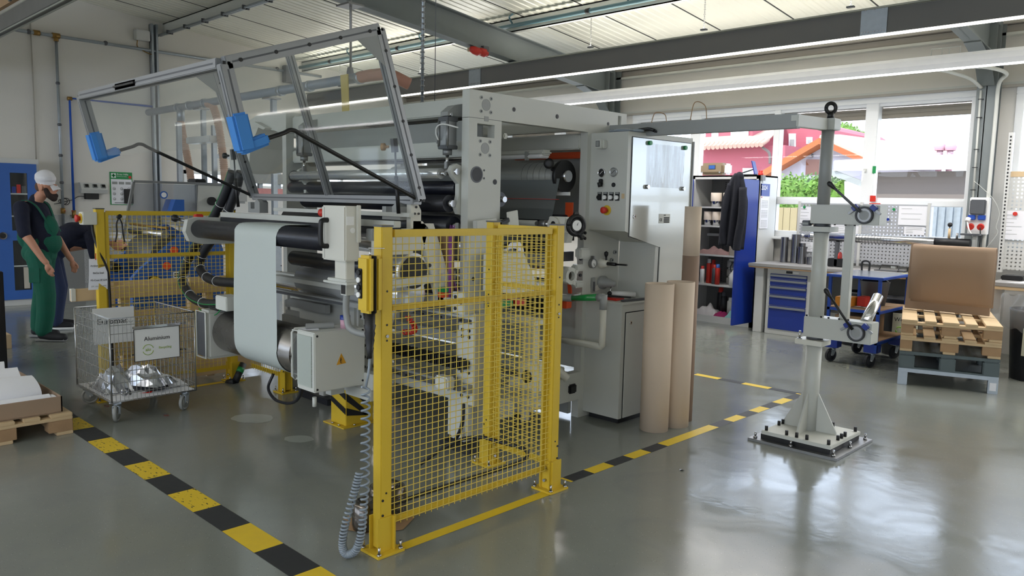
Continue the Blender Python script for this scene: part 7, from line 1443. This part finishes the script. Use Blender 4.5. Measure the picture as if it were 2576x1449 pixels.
# further machine behind: grey posts, small lamp, crates of parts
t = thing('aluminium_rack', 'grey aluminium frame standing behind the hoses by the low strip window', 'rack', (-10.9, 5.5, 0))
for x, y in ((-11.0, 4.65), (-11.0, 5.15), (-11.0, 5.85), (-11.0, 6.15)): M().box(x - .03, x + .03, y - .03, y + .03, 0, 2.6 if y < 5.5 else 2.2, 'galv').build('post', t)
M().box(-11.04, -10.98, 5.15, 6.9, 2.14, 2.2, 'galv').build('cross_bar', t); M().box(-11.04, -10.98, 5.6, 7.0, 2.34, 2.38, 'cab_grey').build('cross_bar', t); M().box(-11.1, -10.9, 5.55, 6.9, 1.8, 1.95, 'machine_grey').box(-11.1, -10.9, 5.3, 6.9, 1.2, 1.64, 'cab_grey').build('panel_row', t)
M().box(-11.05, -10.95, 5.45, 6.9, 1.64, 1.73, mat('rose', rgb(220, 150, 150), .6)).build('rose_cover', t)
M().box(-11.25, -10.5, 4.85, 5.0, 2.33, 2.42, 'cab_grey', .01).build('small_lamp', label='small pale lamp housing between the two tan hoses', cat='lamp')
M().box(-10.9, -10.7, 5.2, 5.5, 1.5, 2.0, 'machine_grey', .03).build('motor_block', label='grey motor block behind the right tan hose', cat='motor')
# hanging rods and strap
M().cyl((-7.37, 5.0, 2.93), (-7.37, 5.0, ceil_z(5.0)), .014, 'steel_rough', 10).box(-7.5, -7.26, 4.9, 5.1, 3.66, 3.68, 'steel_rough').lathe((-7.38, 5.0, 3.02), (0, 0, -1), [(0, .03), (.05, .04), (.14, .035), (.14, 0)], 'steel_dark', 16).build('hanging_rod', label='thin steel rod hanging from the roof girder above the raised hood', cat='rod')
M().prism([(-7.42, 4.9, 2.93), (-7.28, 4.9, 2.93), (-7.04, 4.75, 2.5), (-7.16, 4.75, 2.5)], (0, .01, 0), mat('strap', rgb(206, 186, 110), .7)).build('yellow_strap', label='yellow strap hanging under the steel rod behind the acrylic hood', cat='strap')
b = M(); b.cyl((-5.16, 4.2, 2.3), (-5.16, 4.2, ceil_z(4.2)), .012, 'galv', 8); z = 2.4
while z < 4.3: b.cyl((-5.16, 4.2, z), (-5.16, 4.2, z + .012), .018, 'steel_rough', 8); z += .045
b.build('toothed_rod', label='toothed metal rod hanging vertically above the machine top beam', cat='rod'); M().cyl((-5.0, 4.2, 2.3), (-5.0, 4.2, ceil_z(4.2)), .003, 'steel_dark', 6).build('steel_wire', label='thin steel wire hanging right of the toothed rod', cat='wire')
# blue machine with clear cover
t = thing('blue_machine', 'blue slitting machine with tinted clear cover behind the far left fence', 'machine', (-7.6, 3.0, 0))
X = -7.2; P = [(2.6, .3), (2.6, .86), (2.66, .93), (3.09, 1.285), (3.2, 1.31), (3.4, 1.2), (3.44, 1.1), (3.44, .3)]
M().prism([(X, y, z) for y, z in P], (-.06, 0, 0), 'machine_blue').build('side_plate', t); M().prism([(X - .7, y, z) for y, z in P], (-.06, 0, 0), 'machine_blue').build('side_plate', t)
M().cyl((X, 2.78, .82), (X + .03, 2.78, .82), .058, 'black', 24).cyl((X + .03, 2.78, .82), (X + .07, 2.78, .82), .05, 'yellow', 24).build('yellow_cap', t)
q = M().box(X, X + .002, 2.96, 3.1, .80, .90, 'white').build('rating_plate', t); b = M()
for k in range(4): b.box(X + .002, X + .0028, 2.97, 3.09, .812 + k * .022, .822 + k * .022, 'ink')
b.build('plate_lines', q)
M().cyl((X - .65, 2.98, 1.03), (X - .05, 2.98, 1.03), .2, 'steel_dark', 40).build('grey_roll', t); M().cyl((X - .7, 2.86, 1.253), (X - .0, 2.9, 1.245), .035, 'steel', 20).build('steel_roll', t); M().cyl((X - .7, 2.85, 1.317), (X - .0, 2.92, 1.30), .012, 'brass', 10).build('brass_tube', t)
M().cyl((X - .8, 2.57, .94), (X - .5, 2.6, .93), .05, 'chrome', 24).cyl((X - .5, 2.6, .93), (X - .4, 2.61, .925), .04, 'black', 16).build('chrome_roll', t)
for y, z in ((2.97, 1.1), (2.9, .96)): M().cyl((X + .0, y, z), (X + .02, y, z), .035, mat('safety_orange', rgb(236, 84, 50), .4), 20).build('orange_knob', t)
M().prism([(X - .32, 2.98, 1.40), (X - .32, 3.12, 1.40), (X - .32, 3.12, 1.56), (X - .32, 3.04, 1.56)], (.22, 0, 0), 'machine_blue').build('control_box', t)
glassy('tinted', (.55, .57, .62, 1), .05, 1.5, haze=.25, hazecol=(.4, .42, .46, 1)); X2 = -7.4
c0 = [(X2, 2.64, 1.40), (X2, 2.72, 1.70), (X2, 3.30, 1.70), (X2, 3.24, 1.55), (X2, 2.98, 1.30)]
M().add([(X2, 2.64, 1.35), (X2, 2.72, 1.70), (X2, 3.30, 1.70), (X2, 3.27, 1.30)], [(0, 1, 2, 3)], 'tinted').build('clear_cover', t)
b = M()
for p, q in (((X2, 2.6, 1.2), (X2, 2.71, 1.71)), ((X2, 2.71, 1.715), (X2, 3.56, 1.715))): b.bar(p, q, .025, .022, 'aluminium')
b.build('cover_frame', t); M().cyl((X2 + .012, 2.97, 1.60), (X2 + .014, 2.97, 1.60), .035, 'machine_blue', 20).cyl((X2 + .014, 2.97, 1.6), (X2 + .016, 2.97, 1.6), .024, 'white', 18).build('round_sticker', t)
M().box(X2 - .5, X2, 3.27, 3.56, 1.3, 1.71, 'machine', .01).build('grey_housing', t); M().box(X2 - .2, X2, 3.28, 3.38, 1.71, 1.76, 'black', .01).build('black_latch', t)
M().cyl((X2, 3.42, 1.55), (X2 + .04, 3.42, 1.55), .04, 'black', 20).cyl((X2, 3.5, 1.54), (X2 + .03, 3.5, 1.54), .03, 'black', 18).build('rubber_knob', t)
M().box(X - .7, X - .06, 2.75, 3.4, .3, .72, 'deep_blue').build('lower_body', t); M().box(X - .7, X, 2.7, 3.44, 0, .3, 'black').build('plinth', t)
b = M(); b.tube(smooth_path([(X + .02, 3.2, 1.15), (X + .05, 3.22, .95), (X + .03, 3.22, .7), (X + .02, 3.24, .4)]), .016, 'rubber', 8); b.build('black_cable', t)
# stacked wooden planks between fence and blue machine
cr = thing('wooden_crate', 'open wooden crate of long planks behind the far left fence', 'crate', (-6.85, 2.6, 0))
for z0, z1 in ((.765, .862), (.53, .60), (.30, .44), (.04, .20)): M().box(-6.63, -6.6, 1.93 if z0 > .7 else 2.2, 3.5, z0, z1, 'wood', .003).build('plank', cr); M().box(-7.05, -7.02, 2.3, 3.5, z0, z1, 'wood', .003).build('plank', cr)
for y in (2.3, 3.0): M().box(-6.70, -6.631, y, y + .07, .02, .862, 'wood', .003).build('upright', cr); M().box(-7.02, -6.95, y, y + .07, .02, .862, 'wood', .003).build('upright', cr)
M().box(-6.64, -6.59, 1.93, 1.96, .77, .865, 'paint_white').build('end_cap', cr)
# ================================================================ PEOPLE
mat('skin', rgb(196, 140, 112), .55, var=.08, scale=20); mat('hair', rgb(48, 34, 28), .8, var=.3, scale=60, bump=.5, bscale=150); mat('hair_short', rgb(92, 66, 52), .8)
mat('navy', rgb(20, 24, 44), .9, var=.15, scale=20, bump=.25, bscale=60); mat('overall_green', rgb(12, 88, 68), .85, var=.12, scale=14, bump=.3, bscale=50); mat('cap_white', rgb(226, 224, 226), .85, bump=.2, bscale=200); mat('jeans', rgb(40, 52, 84), .9, var=.2, scale=30); mat('shoe', rgb(26, 26, 30), .7); mat('sole', rgb(150, 150, 148), .7)
def blob(parts, m, name, par, vox=.007, smooth=3, label=None):
    """one continuous surface grown round tapered limbs; parts: ('l', [(point, radius)...]) or ('b', centre, radii)"""
    b = M()
    for q in parts:
        if q[0] == 'l':
            for (p0, r0), (p1, r1) in zip(q[1][:-1], q[1][1:]):
                p0 = Vector(p0); p1 = Vector(p1); d = p1 - p0; L = d.length
                if L > 1e-4: b.cyl(p0, p1, r0, m, 16, r2=r1)
                b.ball(p0, r0, m, 14, 10)
            b.ball(q[1][-1][0], q[1][-1][1], m, 14, 10)
        else: b.ball(q[1], 1, m, 18, 14, q[2])
    o = b.build(name, par, label=label)
    md = o.modifiers.new('skin', 'REMESH'); md.mode = 'VOXEL'; md.voxel_size = vox; md.use_smooth_shade = True
    sm = o.modifiers.new('soft', 'SMOOTH'); sm.factor = .5; sm.iterations = smooth
    return o
# --- standing man; F = the way he faces, S = his left, both in the floor plane
O = Vector((-9.55, 2.53, 0)); F = Vector((.70, .71, 0)).normalized(); S = Vector((-F.y, F.x, 0)); Z = Vector((0, 0, 1))
def Q(f, s, z, o=O): return o + F * f + S * s + Z * z
man = thing('person', 'bearded person in white cap and green dungarees standing and looking down', 'person', O)
hd = Q(.07, 0, 1.655)
arm = lambda s: ('l', [(Q(-.08, .19 * s, 1.44), .06), (Q(-.03, .25 * s, 1.15), .047), (Q(.03, .26 * s, 1.08), .042), (Q(.14, .25 * s, .90), .031), (Q(.17, .245 * s, .865), .030)])
def hand(par_parts, s, w, d, spread):
    """palm, four curled fingers and a thumb"""
    side = S * s; pc = w + d * .045; par_parts.append(('b', pc, (.030, .030, .046)))
    for k, L in enumerate((.062, .072, .068, .054)):
        off = F * (.024 - .016 * k) ; a = w + d * .082 + off; m1 = a + d * L * .5 + F * .002 - side * .008; m2 = a + d * L * .85 - side * .026 ; par_parts.append(('l', [(a, .0088), (m1, .0082), (m2, .0068)]))
    t0 = w + d * .03 + F * .03; par_parts.append(('l', [(t0, .011), (t0 + d * .035 + F * .018, .0095), (t0 + d * .06 + F * .016 - side * .006, .008)]))
body = [('b', hd + Z * .02 - F * .012, (.087, .082, .105)), ('b', hd + F * .03 - Z * .05, (.062, .058, .06)), ('b', hd + F * .078 - Z * .075, (.025, .03, .022)),
        ('l', [(Q(-.06, 0, 1.47), .06), (Q(-.02, 0, 1.53), .056), (hd - F * .02 - Z * .04, .055)]),
        ('l', [(hd + F * .088 + Z * .0, .011), (hd + F * .112 - Z * .028, .0135), (hd + F * .102 - Z * .036, .014)]), ('b', hd + F * .085 + Z * .022, (.02, .028, .012)),
        ('b', hd - F * .005 - Z * .01 + S * .083, (.020, .010, .030)), ('b', hd - F * .005 - Z * .01 - S * .083, (.020, .010, .030)), ('l', [(hd + F * .094 - Z * .062 - S * .015, .007), (hd + F * .094 - Z * .062 + S * .015, .007)]), 
        ('l', [(Q(-.09, 0, 1.40), .12), (Q(-.06, 0, 1.2), .125), (Q(-.02, 0, 1.0), .13), (Q(-.02, 0, .93), .13)]),
        ('l', [(Q(-.02, .09, .92), .09), (Q(-.09, .1, .5), .06), (Q(-.15, .11, .1), .045)]), ('l', [(Q(-.02, -.09, .92), .09), (Q(.04, -.1, .5), .06), (Q(.02, -.11, .1), .045)]), ('l', [(Q(-.1, .17, 1.43), .06), (Q(-.1, -.17, 1.43), .06)])]
for s in (1, -1):
    body.append(arm(s)); hand(body, s, Q(.175, .245 * s, .855), (F * .28 - Z).normalized(), 0)
bo = blob(body, 'skin', 'body', man, .0055, 3)
# shirt
sh_ = [('l', [(Q(-.06, .0, 1.38), .135), (Q(-.02, 0, 1.22), .15), (Q(.0, 0, 1.02), .155)]), ('b', Q(-.05, 0, 1.36), (.13, .13, .15)), ('l', [(Q(-.1, .18, 1.425), .075), (Q(-.1, -.18, 1.425), .075)]), ('l', [(Q(-.06, 0, 1.49), .065), (Q(-.05, 0, 1.52), .062)]), ('b', Q(-.09, 0, 1.34), (.10, .15, .16)), ('b', Q(.05, 0, 1.15), (.12, .13, .2))]
for s in (1, -1): sh_.append(('l', [(Q(-.09, .2 * s, 1.43), .078), (Q(-.05, .245 * s, 1.22), .066), (Q(-.035, .252 * s, 1.17), .064)]))
blob(sh_, 'navy', 'shirt', man, .008, 3)
# dungarees
dg = [('b', Q(.07, 0, 1.2), (.112, .10, .16)), ('b', Q(.07, 0, 1.06), (.122, .13, .14)), ('b', Q(-.11, 0, 1.12), (.085, .14, .15)), ('l', [(Q(-.015, 0, 1.08), .158), (Q(-.02, 0, .95), .16)]), ('b', Q(-.06, 0, .95), (.15, .15, .13)), ('b', Q(.05, 0, 1.12), (.11, .11, .13))]
dg += [('l', [(Q(-.03, .085, .92), .115), (Q(-.06, .10, .7), .10), (Q(-.09, .11, .5), .086), (Q(-.13, .115, .3), .082), (Q(-.15, .12, .125), .078)]), ('l', [(Q(-.01, -.085, .92), .118), (Q(.05, -.10, .7), .108), (Q(.08, -.11, .5), .096), (Q(.07, -.115, .3), .090), (Q(.04, -.12, .125), .082)])]
ov = blob(dg, 'overall_green', 'dungarees', man, .008, 2)
for s in (1, -1):
    M().sheet(lambda u, v: Vector(smooth_path([Q(-.16, .07 * s, 1.12), Q(-.20, .1 * s, 1.3), Q(-.165, .125 * s, 1.46), Q(-.09, .13 * s, 1.515), Q(.02, .12 * s, 1.46), Q(.10, .08 * s, 1.3), Q(.16, .07 * s, 1.18)], 5)[int(u * 30)]) + S * (v - .5) * .04, 30, 2, 'overall_green').build('shoulder_strap', man, solid=.006)
M().obox(Q(.02, -.2, .72), F, Z, (.06, .08, .01), 'overall_green', .006).build('thigh_pocket', man); M().obox(Q(.0, -.205, .84), F, Z, (.025, .03, .008), 'deep_blue', .003).build('phone', man) if False else None
for s, f in ((1, -.15), (-1, .06)):
    so = M().obox(Q(f + .06, .12 * s, .018), F, S, (.16, .042, .012), 'sole', .01).build('shoe_sole', man)
    blob([('l', [(Q(f - .03, .12 * s, .07), .05), (Q(f + .06, .12 * s, .055), .048), (Q(f + .19, .12 * s, .045), .042)])], 'shoe', 'shoe', man, .007, 2)
# beard, hair and cap
blob([('l', [(hd + F * .03 - Z * .03 + S * .066, .024), (hd + F * .045 - Z * .085 + S * .045, .032), (hd + F * .072 - Z * .115, .038), (hd + F * .045 - Z * .085 - S * .045, .032), (hd + F * .03 - Z * .03 - S * .066, .024)]), ('b', hd + F * .085 - Z * .09, (.028, .035, .03))], 'hair', 'beard', man, .006, 2)
blob([('b', hd - F * .04 + Z * .005, (.065, .076, .07))], 'hair_short', 'hair', man, .007, 2)
blob([('b', hd + Z * .092 - F * .008, (.112, .102, .062)), ('b', hd + Z * .115 - F * .02, (.098, .09, .06)), ('l', [(hd + Z * .052 - F * .004, .088), (hd + Z * .09 - F * .008, .098)])], 'cap_white', 'cap', man, .006, 3)
M().sheet(lambda u, v: hd + Z * (.03 - .05 * v - .02 * (2 * u - 1) ** 2 * 1) + F * (.08 + .065 * v * math.cos((u - .5) * 2.2)) + S * ((u - .5) * .15), 12, 5, 'cap_white').build('cap_peak', man, solid=.003)
for s in (1, -1): M().ball(hd + F * .083 - Z * .004 + S * .03 * s, .009, 'ink', 10, 8).build('eye', man)
# --- second worker bending over the blue machine
O2 = Vector((-10.22, 2.88, 0)); F2 = Vector((.45, .89, 0)).normalized(); S2 = Vector((-F2.y, F2.x, 0))
def Q2(f, s, z): return O2 + F2 * f + S2 * s + Z * z
p2 = thing('person', 'person in navy shirt and white cap bending forward behind the far left fence', 'person', O2)
h2 = Q2(.62, -.02, 1.03)
b2 = [('b', h2, (.085, .085, .1)), ('b', h2 - Z * .05 + F2 * .03, (.06, .06, .06)), ('l', [(h2 + F2 * .08 - Z * .01, .012), (h2 + F2 * .1 - Z * .05, .014)]), ('b', h2 - S2 * .083, (.02, .012, .03)), ('b', h2 + S2 * .083, (.02, .012, .03)), ('l', [(Q2(.42, 0, 1.1), .055), (h2 - F2 * .05, .052)]), ('l', [(Q2(.38, 0, 1.08), .12), (Q2(.0, 0, 1.02), .13), (Q2(-.1, 0, .92), .12)]),
      ('l', [(Q2(-.1, .09, .9), .09), (Q2(-.02, .1, .5), .06), (Q2(-.08, .1, .1), .045)]), ('l', [(Q2(-.1, -.09, .9), .09), (Q2(.0, -.1, .5), .06), (Q2(-.04, -.1, .1), .045)])]
for s in (1, -1):
    b2.append(('l', [(Q2(.38, .2 * s, 1.08), .055), (Q2(.42, .22 * s, .82), .042), (Q2(.52, .18 * s, .62), .03)])); w = Q2(.53, .175 * s, .60); d = (F2 * .4 - Z).normalized(); b2.append(('b', w + d * .04, (.03, .03, .044)))
    for k, L in enumerate((.06, .07, .066, .052)): a = w + d * .075 + F2 * (.022 - .015 * k); b2.append(('l', [(a, .0088), (a + d * L, .007)]))
    b2.append(('l', [(w + F2 * .028, .011), (w + d * .05 + F2 * .05, .0085)]))
blob(b2, 'skin', 'body', p2, .007, 3)
blob([('l', [(Q2(.38, 0, 1.09), .15), (Q2(.15, 0, 1.1), .16), (Q2(-.05, 0, 1.0), .15)]), ('l', [(Q2(.38, .17, 1.1), .08), (Q2(.38, -.17, 1.1), .08)]), ('l', [(Q2(.38, .2, 1.08), .075), (Q2(.41, .22, .88), .062)]), ('l', [(Q2(.38, -.2, 1.08), .075), (Q2(.41, -.22, .88), .062)]), ('b', Q2(.2, 0, 1.14), (.2, .2, .12))], 'navy', 'shirt', p2, .009, 3)
blob([('l', [(Q2(-.04, 0, .97), .155), (Q2(-.12, 0, .9), .15)]), ('l', [(Q2(-.1, .09, .88), .11), (Q2(-.02, .1, .5), .08), (Q2(-.08, .1, .1), .07)]), ('l', [(Q2(-.1, -.09, .88), .11), (Q2(.0, -.1, .5), .08), (Q2(-.04, -.1, .1), .07)])], 'jeans', 'jeans', p2, .009, 2)
for s in (1, -1): M().obox(Q2(0, .1 * s, .016), F2, S2, (.14, .046, .014), 'white', .01).build('shoe_sole', p2); blob([('l', [(Q2(-.06, .1 * s, .065), .045), (Q2(.1, .1 * s, .045), .04)])], 'shoe', 'shoe', p2, .008, 2)
blob([('b', h2 + Z * .055 - F2 * .015, (.1, .1, .062)), ('b', h2 + Z * .02 + F2 * .1, (.05, .06, .012))], 'cap_white', 'cap', p2, .007, 2); blob([('b', h2 + F2 * .06 - Z * .08, (.04, .05, .035))], 'hair', 'beard', p2, .007, 2)
for s in (1, -1): M().ball(h2 + F2 * .08 + S2 * .03 * s - Z * .01, .009, 'ink', 8, 6).build('eye', p2)

# repeats of one kind carry one group name
GR = {'chain': 'chains holding the suspended light band', 'conduit': 'conduits', 'steel_girder': 'roof girders', 'steel_column': 'columns along the window wall', 'roof_purlin': 'roof purlins', 'light_band': 'suspended light bands', 'linear_lamp': 'tubular linear lamps', 'safety_fence': 'yellow fence panels round the machine', 'floor_tape': 'tapes on the floor', 'steel_ring': 'steel rings behind the near fence', 'filler_patch': 'filler patches on the floor', 'foil_scrap': 'foil scraps', 'red_scrap': 'red scraps in the wire trolley', 'cardboard_tube': 'cardboard tubes beside the console', 'ribbed_hose': 'black hoses at the winding station', 'spray_can': 'spray cans in the cabinet', 'tub': 'clear tubs in the cabinet', 'bottle': 'bottles on the cabinet floor', 'cloth_pile': 'cloths in the cabinet', 'steel_tube': 'steel tubes on the workbench', 'notice': 'sheets on the perforated boards', 'magnet': 'magnets on the perforated boards', 'sticker': 'red stickers on the window frame', 'waste_bin': 'waste bins under the benches', 'pallet': 'pallets', 'workbench': 'workbenches under the windows', 'perforated_board': 'perforated tool boards', 'red_plug': 'red plugs under the girder', 'wire_hanger': 'wire hangers of the tubular lamp', 'sheeting_roll': 'white rolls in the brown tray', 'wall_pipe': 'pipes on the left wall', 'valve_handle': 'valve handles on the left wall', 'person': 'workers on the left'}
for o in list(bpy.data.objects):
    b_ = o.name.split('.')[0]
    if o.parent is None and 'category' in o and 'group' not in o and b_ in GR: o['group'] = GR[b_]
